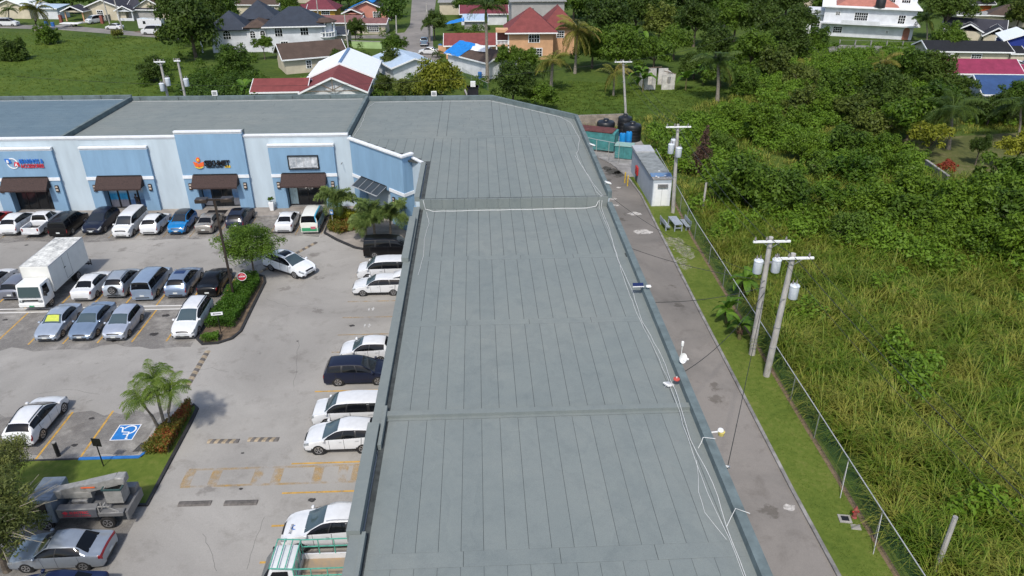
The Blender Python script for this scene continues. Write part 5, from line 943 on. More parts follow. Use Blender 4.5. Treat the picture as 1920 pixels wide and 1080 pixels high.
# power poles
M['tf'] = mat('transformer grey', (.58, .62, .66), .45, var=.06); M['ins'] = mat('insulator', (.22, .2, .2), .3)
def pole(x, y, h, label, lean=(0, 0), arm=True, tfs=(), r=.17, armz=None, brace=True, arml=1.25, armrot=0):
    o = empty('utility_pole', (x, y, 0), 0, label, 'utility pole', 'utility poles'); T = lambda z: (lean[0]*z/h, lean[1]*z/h, z)
    MB().tube([T(0), T(h*.5), T(h)], [r*1.15, r, r*.78], 12).build('pole', M['polewood'], o, True)
    for z in (h*.25, h*.42): MB().tube([T(z), T(z+.06)], r*1.12, 10).build('band', M['steel'], o)
    if arm:
        az = armz or h-.22; c = Vector(T(az)); dx = Vector((math.cos(armrot), math.sin(armrot), 0)); MB().bar(c-dx*arml+Vector((0, -r-.04, 0)), c+dx*arml+Vector((0, -r-.04, 0)), .12, .13).build('cross_arm', M['trimwhite'], o)
        for t in (-.9, -.3, .75): MB().lathe([(.03, 0), (.06, .04), (.06, .1), (.08, .12), (.05, .2), (.02, .3)], tuple(c+dx*arml*t+Vector((0, -r-.04, .06))), 8).build('insulator', M['ins'], o)
        if brace: MB().bar(c-dx*.6+Vector((0, -r-.05, -.05)), Vector(T(az-.5))+Vector((0, -r, 0)), .04).build('arm_brace', M['steel'], o); MB().bar(c+dx*.6+Vector((0, -r-.05, -.05)), Vector(T(az-.5))+Vector((0, -r, 0)), .04).build('arm_brace', M['steel'], o)
    for i, (dx, dy, z) in enumerate(tfs):
        c = Vector(T(z)); cx, cy = c.x+dx, c.y+dy; t_ = empty('transformer', (cx, cy, z-.5)); t_.parent = o
        MB().lathe([(.27, 0), (.3, .04), (.3, .86), (.32, .88), (.32, .94), (.27, 1.0), (.05, 1.03)], n=20).build('tank', M['tf'], t_, True)
        for a in (.6, 2.5): MB().lathe([(.045, 0), (.06, .1), (.04, .2), (.02, .3)], (.15*math.cos(a), .15*math.sin(a), 1.0), 8).build('bushing', M['ins'], t_)
        MB().bar((0, 0, .7), (-dx*.9, -dy*.9, .7), .08, .12).build('bracket', M['steel'], t_)
    MB().bar(Vector(T(h*.66))+Vector((0, -r, 0)), Vector(T(h*.66))+Vector((-.35, -r-.1, .02)), .04).build('wire_bracket', M['steel'], o)
    return o
pole(19.4, 43.6, 9.25, 'left of the two close poles with transformers by the alley fence', (-.1, .1), tfs=((-.62, -.1, 7.15), (.62, -.1, 7.2)), r=.2)
pole(19.5, 40.9, 9.35, 'right of the two close poles with a single transformer by the alley fence', (.2, 0), tfs=((.45, -.25, 6.75),), r=.2)
pole(20.25, 70.8, 9.45, 'pole with transformers standing beside the pale blue shed', (-.45, 0), tfs=((-.6, -.1, 7.0), (.1, -.5, 6.75), (-.2, .5, 7.3)), r=.18)
pole(22.0, 106.8, 8.9, 'plain pole with a white cross arm behind the water tanks', (-1.1, 0), r=.17)
pole(-40.0, 97.0, 11.3, 'left of the two poles with transformers behind the shopping center', (0, 0), tfs=((-.25, -.45, 8.0), (.5, -.2, 8.6)), r=.17, arml=.7)
pole(-37.8, 97.0, 11.4, 'right of the two poles with a transformer behind the shopping center', (0, 0), tfs=((.6, -.2, 8.5),), r=.17, arml=.4, brace=False)
for px, py, h, lab in ((745, 110, 8.5, 'pale pole on the street corner by the green roadside lawn'), (655, 108, 8.5, 'pole between the small dark blue roof and the dark red roofs'), (805, 75, 8, 'pole beside the tree at the orange house street'), (231, 60, 9, 'dark pole at the roadside by the white panel van'), (206, 45, 9, 'pale leaning pole beside the yellow walled house'), (598, 45, 9, 'pole in front of the orange walled maroon roofed house')):
    p = G(px, py); pole(p.x, p.y, h, lab, (random.uniform(-.4, .4), 0), arm=False, r=.15)
for px, py, h, lab in ((1313, 400, 3.3, 'bare concrete post standing in the weeds behind the picnic table'), (1745, 1075, 3.6, 'grey stump like post in the tall grass at the bottom right')):
    p = G(px, py); o = empty('old_post', (p.x+.2, p.y, 0), 0, lab, 'post'); MB().tube([(0, 0, 0), (.05, .1, h)], [.13, .11], 8).build('shaft', M['polewood'], o); MB().tube([(.05, .1, h), (.05, .1, h+.03)], .115, 8).build('cap', M['cement'], o)
# wires
def wire(a, b, sag, label, r=.02, m='wire', cat='cable', n=16):
    a = Vector(a); b = Vector(b); pts = [a.lerp(b, t)-Vector((0, 0, sag*4*t*(1-t))) for t in np.linspace(0, 1, n)]
    o = MB().tube([p-a for p in pts], r, 5).build('overhead_wire', M[m], None); o.location = a; return tag(o, label, cat, 'overhead wires')
wire((10.9, 50.0, 5.9), (19.4, 43.5, 6.1), .35, 'black service wire from the roof edge to the left transformer pole, farther one')
wire((10.8, 41.2, 5.9), (19.4, 43.5, 5.6), .35, 'black service wire from the solar lamp to the left transformer pole')
wire((10.9, 32.6, 6.3), (19.4, 43.4, 5.2), .7, 'black service wire from the roof dish to the left transformer pole')
wire((10.9, 24.9, 6.2), (19.35, 43.3, 4.6), .5, 'black service wire from the near roof edge to the left transformer pole')
wire((10.7, 60.5, 6.6), (19.4, 43.6, 6.4), .9, 'long black service wire from the far roof edge to the left transformer pole', .016)
wire((20.0, 70.8, 8.9), (19.3, 43.6, 8.9), .6, 'wire strung between the shed pole and the left transformer pole'); wire((19.3, 43.6, 9.15), (19.7, 40.9, 9.25), .05, 'short wire between the tops of the two close transformer poles')
wire((20.9, 106.8, 8.6), (19.9, 70.8, 9.1), .8, 'wire strung from the plain far pole to the shed pole'); wire((20.9, 106.8, 8.7), (-60, 100, 8.8), 2.2, 'long wire running behind the shopping center from the plain far pole')
wire((20.9, 106.8, 8.7), (62, 150, 10), 1.5, 'wire running from the plain far pole into the trees at the right')
wire((19.7, 40.9, 9.2), (21.5, 8, 9.2), .7, 'wire running from the right transformer pole past the bottom edge')
for i_, dx_ in enumerate((-.9, .6)):
    wire((19.8+dx_*1.2, 70.7, 9.5), (19.3+dx_*1.2, 43.5, 9.3), .55, ('left' if i_ == 0 else 'right')+' conductor strung between the cross arms of the shed pole and the left transformer pole', .012)
    wire((19.7+dx_*1.2, 40.8, 9.4), (21.3+dx_*1.2, 6, 9.4), .7, ('left' if i_ == 0 else 'right')+' conductor running from the right transformer pole cross arm past the bottom edge', .012)
    wire((20.9+dx_*1.2, 106.7, 8.9), (19.8+dx_*1.2, 70.7, 9.5), .8, ('left' if i_ == 0 else 'right')+' conductor strung between the plain far pole and the shed pole cross arms', .014)
# roof clutter
def cable(pts, label, r=.02, z=None, m='cable'):
    pts = [Vector(p) for p in pts]; q = []
    for a, b in zip(pts, pts[1:]):
        n = max(2, int((b-a).length/.8))
        for k in range(n): p = a.lerp(b, k/n); q.append(p+Vector((random.uniform(-.04, .04), random.uniform(-.04, .04), 0)))
    q.append(pts[-1]); o = MB().tube([p-pts[0] for p in q], r, 6).build('roof_cable', M[m]); o.location = pts[0]; return tag(o, label, 'cable', 'cables lying on the roof')
c6, c7 = ZN+.03, ZF+.03
cable([(-4.7, 57.0, ZF+.06), (-4.55, 57.0, c6+.05), (-3.9, 56.6, c6), (8.9, 56.75, c6), (9.7, 56.9, c6+.1), (10.2, 57.35, ZF+.09)], 'thick white conduit lying along the foot of the roof step', .027)
cable([(9.6, 69.5, c7), (9.5, 66.5, c7), (9.75, 63, c7), (10.0, 60, c7), (10.3, 57.35, c7+.02), (10.15, 56.8, c6+.05), (10.1, 53, c6), (9.75, 47, c6), (9.9, 42.5, c6), (9.75, 38, c6), (10.05, 34, c6), (9.9, 29.9, c6+.22), (9.75, 27, c6), (10.0, 24, c6), (9.8, 21.5, c6), (9.75, 14, c6)], 'white cable running the length of the roof beside the alley parapet, outer one', .015)
cable([(9.3, 68.5, c7), (9.7, 64, c7), (9.9, 58.5, c7), (10.1, 57.35, c7+.02), (9.95, 56.8, c6+.05), (9.95, 51, c6), (9.65, 43, c6), (9.6, 39, c6), (9.85, 33, c6), (9.75, 29.9, c6+.22), (9.6, 26, c6), (9.55, 23.5, c6), (9.75, 20, c6), (9.6, 12, c6)], 'white cable running the length of the roof beside the alley parapet, inner one', .012)
cable([(9.7, 25.5, c6), (9.2, 23.5, c6), (9.1, 22.3, c6), (9.6, 20.8, c6)], 'slack white cable loop on the near roof beside the parapet', .011)
cable([(10.0, 26.3, c6), (10.2, 26.6, ZN+.45), (10.75, 26.4, ZN+.5)], 'short white cable hooked over the alley parapet, farther one', .018); cable([(9.8, 21.5, c6), (10.3, 22.0, ZN+.46), (10.8, 21.7, ZN+.48)], 'short white cable hooked over the alley parapet, nearer one', .015)
cable([(-4.4, 56.5, c6), (-4.1, 54, c6), (-4.3, 51, c6), (-4.15, 48, c6), (-4.35, 45, c6)], 'thin pale cable lying beside the lot side parapet', .012)
cable([(-13.2, 75.3, c7), (-12.9, 80, c7), (-13.2, 88, c7), (-12.6, 90.9, c7), (-4, 91.0, c7), (1.5, 90.9, c7), (6, 86.5, c7), (9.3, 83, c7), (10.3, 80.5, c7), (10.5, 74, c7), (9.7, 69.5, c7)], 'white cable running round the foot of the far parapet', .016)
cable([(-75, 91.0, ZL+.03), (-43, 91.1, ZL+.03)], 'white cable along the back of the leftmost roof', .02); cable([(-42, 91.3, ZM+.03), (-30, 90.8, ZM+.03), (-14.2, 91.2, ZM+.03)], 'white cable along the back of the middle roof', .02)
p = G(1272, 690, 6.9); ds = empty('satellite_dish', (10.75, 33.0, ZN+.42), R(-60), 'white satellite dish on the alley parapet', 'dish')
MB().lathe([(.02, 0), (.16, .025), (.28, .08), (.29, .085), (.16, .035), (.02, .015)], n=20).build('reflector', M['white'], ds, True, loc=(.12, 0, .3), rot=(0, R(70), 0)); MB().tube([(0, 0, 0), (.02, 0, .3)], .03).build('mast', M['white'], ds); MB().tube([(.1, 0, .1), (.5, 0, .42)], .015).build('feed_arm', M['white'], ds); rbox('receiver', .45, .58, -.05, .05, .4, .5, M['white'], ds, .02, 1)
o = empty('antenna', (10.9, 33.4, ZN+.42), 0, 'thin white antenna beside the satellite dish', 'antenna'); MB().tube([(0, 0, 0), (0, 0, .8)], .02).build('mast', M['white'], o); rbox('panel', -.06, .06, -.06, .06, .75, 1.05, M['white'], o, .02, 1)
o = empty('solar_lamp', (10.35, 41.4, ZN+.42), R(0), 'solar panel lamp on the alley parapet', 'lamp'); MB().add([(-.6, -.1, .3), (.1, -.1, .3), (.1, .14, .44), (-.6, .14, .44), (-.6, -.1, .27), (.1, -.1, .27), (.1, .14, .41), (-.6, .14, .41)], [(0, 1, 2, 3), (7, 6, 5, 4), (0, 4, 5, 1), (1, 5, 6, 2), (2, 6, 7, 3), (3, 7, 4, 0)]).build('solar_panel', mat('solar cells', (.01, .02, .08), .2, var=0), o); MB().box(-.62, .12, -.12, -.1, .26, .32).build('panel_frame', M['white'], o); rbox('lamp_head', .28, .6, -.12, .12, .18, .3, M['white'], o, .03, 1); MB().tube([(-.1, 0, 0), (0, 0, .3)], .025).build('bracket', M['steel'], o); MB().bar((0, 0, .3), (.3, 0, .25), .04).build('arm', M['steel'], o)
def flood(loc, rz, label, col='white'):
    o = empty('floodlight', loc, rz, label, 'floodlight', 'floodlights on the parapet'); rbox('head', .0, .5, -.2, .2, .12, .26, M[col], o, .03, 1, taper=lambda c: (c.x, c.y, c.z-c.x*.35)); MB().tube([(-.05, 0, 0), (.1, 0, .16)], .025).build('bracket', M['steel'], o); MB().box(.05, .45, -.15, .15, -.03, -.01).build('lens', M['headlight'], o)
flood((10.75, 59.0, ZF+.5), R(15), 'white floodlight on the parapet above the white cement spill'); flood((11.0, 70.0, ZF+.5), R(20), 'white floodlight on the parapet facing the teal generator')
flood((9.55, 31.2, ZN+.02), R(35), 'white box lamp lying on the roof beside a red cap')
o = empty('red_cap', (10.15, 31.35, ZN+.41), 0, 'round red cap on the alley parapet', 'cap'); MB().lathe([(.17, 0), (.17, .06), (.05, .1)], n=14).build('disc', mat('orange red plastic', (.5, .08, .06), .5), o, True); MB().tube([(0, 0, .1), (0, 0, .18)], .03).build('knob', M['white'], o)
o = empty('wall_camera', (10.72, 27.1, ZN+.3), 0, 'white camera with a yellow bowl bracketed off the alley wall', 'camera'); MB().bar((0, 0, 0), (.45, 0, .05), .05).build('arm', M['white'], o); MB().lathe([(.12, 0), (.15, .05), (.12, .12), (.02, .14)], (.5, 0, .06), 14).build('housing', M['white'], o, True); MB().lathe([(.03, -.22), (.14, -.2), (.17, 0)], (.55, 0, .04), 14).build('bowl', mat('yellow bowl', (.6, .5, .15), .4), o, True)
o = empty('wall_bracket', (10.75, 24.9, ZN+.2), 0, 'small white wire bracket on the near alley wall', 'bracket'); MB().bar((0, 0, 0), (.25, 0, -.1), .06).build('arm', M['white'], o); MB().lathe([(.05, 0), (.06, .1)], (.22, 0, -.15), 8).build('clamp', M['steel'], o)
# lawn details
o = empty('fire_hydrant', (19.5, 27.75, .03), 0, 'weathered red fire hydrant on the alley lawn', 'hydrant'); MB().lathe([(.14, 0), (.14, .06), (.1, .08), (.1, .5), (.13, .52), (.13, .56), (.1, .62), (.04, .7), (.04, .76)], n=14).build('barrel', mat('faded red', (.35, .09, .08), .7, var=.3, scale=6), o, True); MB().lathe([(.05, -.18), (.05, .18)], (0, 0, .42), 10, axis='x').build('outlet', M['red'], o)
o = empty('valve_cover', (18.95, 27.65, .035), R(-10), 'square concrete valve cover with a dark lid on the alley lawn', 'cover'); MB().box(-.32, .32, -.28, .28, 0, .06).build('frame', M['concrete'], o); MB().box(-.18, .2, -.16, .16, .06, .075).build('lid', M['black'], o)
o = MB().add(*(lambda: ([(0, 0, 0), (.5, -.1, 0), (.6, .3, 0), (.1, .35, 0), (.1, .05, .08), (.45, 0, .1), (.5, .25, .08), (.15, .28, .07)], [(3, 2, 1, 0), (4, 5, 6, 7), (0, 1, 5, 4), (1, 2, 6, 5), (2, 3, 7, 6), (3, 0, 4, 7)]))()).build('concrete_lump', M['concrete']); o.location = (19.0, 26.95, .03); tag(o, 'broken concrete lump on the lawn beside the fire hydrant', 'stone')
# ---------------------------------------------------------------- houses behind
def tilemat(name, col, rows=3.2, rough=.75, spec=.3):
    m, n, b = newmat(name); tc = n.nodes.new('ShaderNodeTexCoord'); wv_ = n.nodes.new('ShaderNodeTexWave'); wv_.bands_direction = 'Z'; wv_.wave_profile = 'SAW'; wv_.inputs['Scale'].default_value = rows; wv_.inputs['Distortion'].default_value = .3
    n.links.new(tc.outputs['Object'], wv_.inputs['Vector']); t = noise(n, .7, 6, .7, tc.outputs['Object']); r = ramp(n, t.outputs[0], [(.3, tuple(c*.72 for c in col)), (.7, tuple(min(1, c*1.12) for c in col))])
    r2 = ramp(n, wv_.outputs['Fac'], [(0, (.72, .72, .72)), (.3, (1, 1, 1))]); c = mix(n, .7, r.outputs[0], r2.outputs[0], 'MULTIPLY'); n.links.new(c, b.inputs['Base Color']); b.inputs['Roughness'].default_value = rough; b.inputs['Specular IOR Level'].default_value = spec
    bp = n.nodes.new('ShaderNodeBump'); bp.inputs['Strength'].default_value = .6; bp.inputs['Distance'].default_value = .05; n.links.new(wv_.outputs['Fac'], bp.inputs['Height']); n.links.new(bp.outputs[0], b.inputs['Normal']); return m
for k, c in dict(slate=(.035, .045, .065), red=(.20, .05, .048), maroon=(.16, .035, .05), brown=(.085, .058, .045), dark=(.04, .04, .052), pinkroof=(.42, .17, .13), magenta=(.24, .03, .075), bluetile=(.03, .07, .18), black=(.014, .015, .018), mauve=(.20, .095, .09)).items(): M['t_'+k] = tilemat('roof tile '+k, c)
M['t_white'] = mat('white metal roof', (.78, .82, .86), .5, var=.05); M['t_blue'] = mat('pale blue metal roof', (.45, .56, .68), .5, .1, var=.1); M['t_grey'] = mat('grey slab roof', (.32, .32, .31), .9, var=.25)
for k, c in dict(white=(.66, .68, .71), cream=(.56, .50, .38), beige=(.5, .45, .36), yellow=(.58, .33, .05), pink=(.52, .22, .17), peach=(.62, .36, .20), grey=(.36, .35, .34), orange=(.6, .15, .04), green=(.33, .46, .2), dblue=(.01, .03, .22)).items(): M['w_'+k] = mat('house wall '+k, c, .85, var=.12, scale=.5)
M['tarp'] = mat('blue tarpaulin', (.01, .20, .60), .45, var=.15, scale=1.5); M['tarpw'] = mat('white tarpaulin', (.72, .73, .74), .5, var=.1)
def slab4(mb, q, th=.14):
    q = [Vector(p) for p in q]; n = (q[1]-q[0]).cross(q[-1]-q[0]).normalized()
    if n.z < 0: n = -n
    k = len(q); mb.add([p for p in q]+[p-n*th for p in q], [tuple(range(k)), tuple(range(k, 2*k))[::-1]]+[(i, (i+1) % k, k+(i+1) % k, k+i) for i in range(k)]); return mb
def roof(par, x0, x1, y0, y1, z, kind, rh, ov, m, ridge='x', name='roof_slope', fascia=True):
    X0, X1, Y0, Y1 = x0-ov, x1+ov, y0-ov, y1+ov; ez = z-ov*rh/((y1-y0)/2 if ridge == 'x' else (x1-x0)/2)*.9; T = z+rh; fl = []
    if kind == 'gable':
        if ridge == 'x':
            c = (y0+y1)/2; fl = [[(X0, Y0, ez), (X1, Y0, ez), (X1, c, T), (X0, c, T)], [(X1, Y1, ez), (X0, Y1, ez), (X0, c, T), (X1, c, T)]]
        else:
            c = (x0+x1)/2; fl = [[(X0, Y1, ez), (X0, Y0, ez), (c, Y0, T), (c, Y1, T)], [(X1, Y0, ez), (X1, Y1, ez), (c, Y1, T), (c, Y0, T)]]
    elif kind == 'hip':
        if (X1-X0) >= (Y1-Y0):
            i = (Y1-Y0)/2*.98; c = (Y0+Y1)/2; a, b = (X0+i, c, T), (X1-i, c, T); fl = [[(X0, Y0, ez), (X1, Y0, ez), b, a], [(X1, Y1, ez), (X0, Y1, ez), a, b], [(X0, Y1, ez), (X0, Y0, ez), a], [(X1, Y0, ez), (X1, Y1, ez), b]]
        else:
            i = (X1-X0)/2*.98; c = (X0+X1)/2; a, b = (c, Y0+i, T), (c, Y1-i, T); fl = [[(X0, Y1, ez), (X0, Y0, ez), a, b], [(X1, Y0, ez), (X1, Y1, ez), b, a], [(X0, Y0, ez), (X1, Y0, ez), a], [(X1, Y1, ez), (X0, Y1, ez), b]]
    elif kind == 'shed': fl = [[(X0, Y0, z), (X1, Y0, z), (X1, Y1, z+rh), (X0, Y1, z+rh)]]
    elif kind == 'flat': MB().box(X0, X1, Y0, Y1, z, z+.2).build('roof_slab', m, par); return
    for f in fl: slab4(MB(), f).build(name, m, par)
    if fascia:
        for f in fl[:2]: MB().bar(Vector(f[0])-Vector((0, 0, .1)), Vector(f[1])-Vector((0, 0, .1)), .08, .24).build('fascia', M['trimwhite'], par)
        if kind == 'gable':
            for f in fl:
                for a, b in ((f[1], f[2]), (f[0], f[3])): MB().bar(Vector(a)-Vector((0, 0, .12)), Vector(b)-Vector((0, 0, .12)), .09, .26).build('fascia', M['trimwhite'], par)
def window(par, side, u, z, ww, hh, x0, x1, y0, y1, arch=False, frame=True):
    o = empty('window'); o.parent = par
    if side == 'f': o.location = (u, y0, z)
    elif side == 'b': o.location = (u, y1, z); o.rotation_euler = (0, 0, math.pi)
    elif side == 'l': o.location = (x0, u, z); o.rotation_euler = (0, 0, -math.pi/2)
    else: o.location = (x1, u, z); o.rotation_euler = (0, 0, math.pi/2)
    def poly(w_, h_): 
        if not arch: return [(-w_/2, 0), (w_/2, 0), (w_/2, h_), (-w_/2, h_)]
        return [(-w_/2, 0), (w_/2, 0)]+[(w_/2*math.cos(t), h_-w_/2+w_/2*math.sin(t)) for t in np.linspace(0, math.pi, 9)]
    if frame: plate(MB(), [(p[0], p[1]-.1) for p in poly(ww+.3, hh+.25)], -.05, .02).build('frame', M['trimwhite'], o)
    plate(MB(), poly(ww, hh), -.07, .0).build('pane', M['glass'], o); mb = MB()
    n = max(2, int(ww/.45))
    for k in range(1, n): mb.box(-ww/2+ww*k/n-.03, -ww/2+ww*k/n+.03, -.1, -.071, 0, hh*(.86 if arch else 1))
    for k in range(1, 3): mb.box(-ww/2, ww/2, -.102, -.0705, hh*k/3-.03, hh*k/3+.03)
    mb.build('glazing_bars', M['trimwhite'], o)
def house(label, loc, rz, wd, dp, h, rk, rh, wm, rm, ridge='x', ov=.5, wins=(), corner=False, cat='house', name='house', base=None, doors=()):
    """front is local -y; loc is the middle of the front wall, or its left corner"""
    o = empty(name, (loc[0], loc[1], 0), R(rz), label, cat, 'houses behind the shopping center'); x0, x1 = (0, wd) if corner else (-wd/2, wd/2); y0, y1 = 0, dp
    mb = MB().box(x0, x1, y0, y1, .02, h)
    if rk == 'gable':
        if ridge == 'x': c = (y0+y1)/2; pts = [(x0, y0), (x0, y1), (x1, y0), (x1, y1)]; mb.add([(x0, y0, h), (x0, y1, h), (x0, c, h+rh), (x1, y0, h), (x1, y1, h), (x1, c, h+rh)], [(0, 1, 2), (5, 4, 3), (0, 2, 5, 3), (1, 4, 5, 2)])
        else: c = (x0+x1)/2; mb.add([(x0, y0, h), (x1, y0, h), (c, y0, h+rh), (x0, y1, h), (x1, y1, h), (c, y1, h+rh)], [(0, 1, 2), (5, 4, 3), (0, 2, 5, 3), (1, 4, 5, 2)])
    for i, v in enumerate(mb.v): mb.v[i] = (v[0], v[1], v[2]-.05 if v[2] > h else v[2])
    mb.build('wall', M[wm], o)
    if rk: roof(o, x0, x1, y0, y1, h+.1, rk, rh, ov, M[rm], ridge)
    for w_ in wins: window(o, *w_[:5], x0, x1, y0, y1, *(w_[5:]))
    for sd_, u in doors: MB().box(u-.5, u+.5, y0-.05, y0, .05, 2.1).build('door', M['wood'], o)
    o['_'] = 0; del o['_']; return o
def block(o, x0, x1, y0, y1, z0, z1, wm, rk=None, rh=1, rm=None, ov=.4, ridge='x', wins=(), name='wall'):
    MB().box(x0, x1, y0, y1, z0, z1).build(name, M[wm], o)
    if rk: roof(o, x0, x1, y0, y1, z1+.08, rk, rh, ov, M[rm], ridge)
    for w_ in wins: window(o, *w_[:5], x0, x1, y0, y1, *(w_[5:]))
def porch(o, x0, x1, y0, y1, h, m, n=2):
    for k in range(n): x = x0+(x1-x0)*k/(n-1); MB().box(x-.15, x+.15, y0, y0+.3, .02, h).build('column', M[m], o)
def tarp(o, q, m='tarp'):
    q = [Vector(p) for p in q]; mb = MB(); n = 7
    vs = []; 
    for i in range(n):
        for j in range(n): a = q[0].lerp(q[1], i/(n-1)); b = q[3].lerp(q[2], i/(n-1)); p = a.lerp(b, j/(n-1)); vs.append(p+Vector((random.uniform(-.12, .12), random.uniform(-.12, .12), random.uniform(0, .14))))
    mb.add(vs, [(i*n+j, i*n+j+1, (i+1)*n+j+1, (i+1)*n+j) for i in range(n-1) for j in range(n-1)]); mb.build('tarpaulin', M[m], o)
# white castle-like house with three dark blue hip roofs
p = G(505, 98); o = house('large white two storey house with three slate blue hip roofs and arched windows', (p.x, p.y), 6, .5, .5, .3, None, 0, 'w_white', None)
block(o, .2, 11.8, -.4, 9, .02, 5.8, 'w_white', 'hip', 2.9, 't_slate', .9, wins=(('f', 2.6, 3.3, 1.5, 2.0, True), ('f', 8.0, 3.5, 1.6, 2.1, True), ('f', 3.5, .8, 1.4, 1.4)))
block(o, -11.8, -4.2, 1.0, 9, .02, 5.2, 'w_white', 'hip', 2.8, 't_slate', .9, wins=(('f', -8.4, 2.8, 1.5, 1.7, True),)); block(o, -4.2, .2, .6, 8, .02, 5.2, 'w_white', 'hip', 1.2, 't_brown', .6, wins=(('f', -3.0, 3.0, 1.0, 1.4, True), ('f', -.9, 3.0, 1.0, 1.4, True)))
block(o, -6.5, .8, 8.5, 16, .02, 6.4, 'w_white', 'hip', 2.9, 't_slate', .9, wins=(('f', -.2, 5.2, .9, 1.1, True),))
by = empty('balcony', (12.4, 1.5, 0)); by.parent = o; MB().lathe([(2.2, 2.7), (2.3, 2.9), (2.3, 3.0), (.05, 3.0)], n=22).build('floor', M['w_white'], by); MB().lathe([(1.6, .02), (1.7, 2.7)], n=20).build('base', M['w_white'], by); MB().lathe([(2.5, 5.9), (2.5, 6.05), (1.0, 6.6), (.05, 6.7)], n=22).build('canopy', M['t_brown'], by); MB().lathe([(2.2, 3.75), (2.25, 3.8), (2.25, 3.9), (2.1, 3.9)], n=22).build('handrail', M['trimwhite'], by)
for k in range(20): a = 2*math.pi*k/20; MB().lathe([(.07, 3.0), (.1, 3.3), (.06, 3.75)], (2.15*math.cos(a), 2.15*math.sin(a), 0), 6).build('baluster', M['trimwhite'], by)
for k in range(5): a = R(-150+60*k); MB().lathe([(.14, 3.0), (.12, 5.9)], (2.1*math.cos(a), 2.1*math.sin(a), 0), 8).build('column', M['trimwhite'], by)
MB().lathe([(1.4, 3.0), (1.4, 5.9)], n=16).build('inner_wall', M['w_white'], by); MB().box(-14.2, -11.8, 1.2, 4, 2.4, 2.7).box(-14.2, -11.8, 1.2, 4, 5.2, 5.5).box(-14.2, -13.9, 1.2, 1.5, .02, 5.2).box(-14.2, -11.8, 1.2, 1.35, 2.7, 3.4).build('side_balcony', M['w_white'], o)
# brown roof, cream walls
house('cream house with a dark brown gable roof in front of the white castle-like house', (-36.0, 142.8), 24, 11.5, 7.6, 3.0, 'gable', 2.0, 'w_cream', 't_brown', wins=(('f', 4.4, .9, .8, 1.3),), corner=True, ov=.6)
# red roof house with white back roof
o = house('white house with a bright red front gable and a white roof behind it', (-22.6, 117.2), 2, 9.4, 9, 2.7, 'gable', 2.1, 'w_white', 't_red', ridge='y', ov=.7, wins=(('f', -2.9, .9, .8, 1.0), ('f', .3, .6, 1.0, 1.3), ('f', 2.4, .9, 1.5, 1.2)))
block(o, -5.2, 5.2, 9.6, 23, .02, 2.9, 'w_white', 'gable', 2.2, 't_white', .5, 'y'); block(o, -12.6, -4.7, 1.0, 7.5, .02, 2.6, 'w_white', 'gable', 1.2, 't_red', .5, wins=(('f', -10, .9, 1.2, 1.1),))
MB().box(-.25, .25, 9.6, 23, 5.18, 5.24).build('ridge_cap', M['bluetrim'], o)
for a, b in (((-4.4, -.6, 2.75), (4.4, -.6, 2.75)), ((0, -.6, 2.75), (0, -.6, 4.5)), ((0, -.6, 2.9), (-1.7, -.6, 3.7)), ((0, -.6, 2.9), (1.7, -.6, 3.7))): MB().bar(a, b, .12).build('truss_bar', M['wood'], o)
# yellow, pink, mauve, small blue
p = G(590, 38); o = house('bright yellow orange house with a maroon roof', (p.x+1, p.y), -2, 9.5, 8, 3.1, 'hip', 2.6, 'w_yellow', 't_maroon', wins=(('f', 2.2, 1.0, 2.0, 1.5),), ov=.7); block(o, -8.5, -3.2, -1.5, 4, .02, 2.7, 'w_yellow', 'gable', 1.3, 't_maroon', .5, 'x')
p = G(690, 41); o = house('pink house with a blue tarpaulin over its roof', (p.x, p.y), -4, 10.5, 8, 3.1, 'gable', 2.2, 'w_pink', 't_dark', wins=(('f', 2.6, 1.0, 1.9, 1.5),), ridge='y', ov=.6); tarp(o, [(-5.9, -.9, 2.95), (.1, -.9, 5.5), (.1, 7, 5.5), (-5.9, 7, 2.95)]); block(o, -6, -1.2, -2.6, 0, 2.3, 2.6, 'w_pink', 'gable', 1.0, 't_mauve', .4, 'y'); porch(o, -5.7, -1.5, -2.4, 0, 2.3, 'w_pink', 3); tarp(o, [(.2, -.3, 5.48), (1.8, -.3, 4.8), (1.8, 5, 4.8), (.2, 5, 5.48)])
p = G(630, 63); o = house('long low house with a dusty mauve roof behind the small dark blue roofs', (p.x-.5, p.y), -3, 13, 7, 2.7, 'gable', 1.1, 'w_beige', 't_mauve', ov=.6); block(o, 7.3, 13.0, -1.0, 5, .02, 2.6, 'w_beige', 'gable', .8, 't_mauve', .5, wins=(('f', 10, .7, 2.6, 1.2),))
p = G(628, 86); o = house('small house with two dark slate blue roofs beside the castle-like house', (p.x, p.y), -4, 5.5, 5, 2.6, 'gable', 1.2, 'w_cream', 't_slate', ov=.5); block(o, -5.2, -.8, -2.2, 1.8, .02, 2.2, 'w_white', 'gable', 1.1, 't_slate', .4)
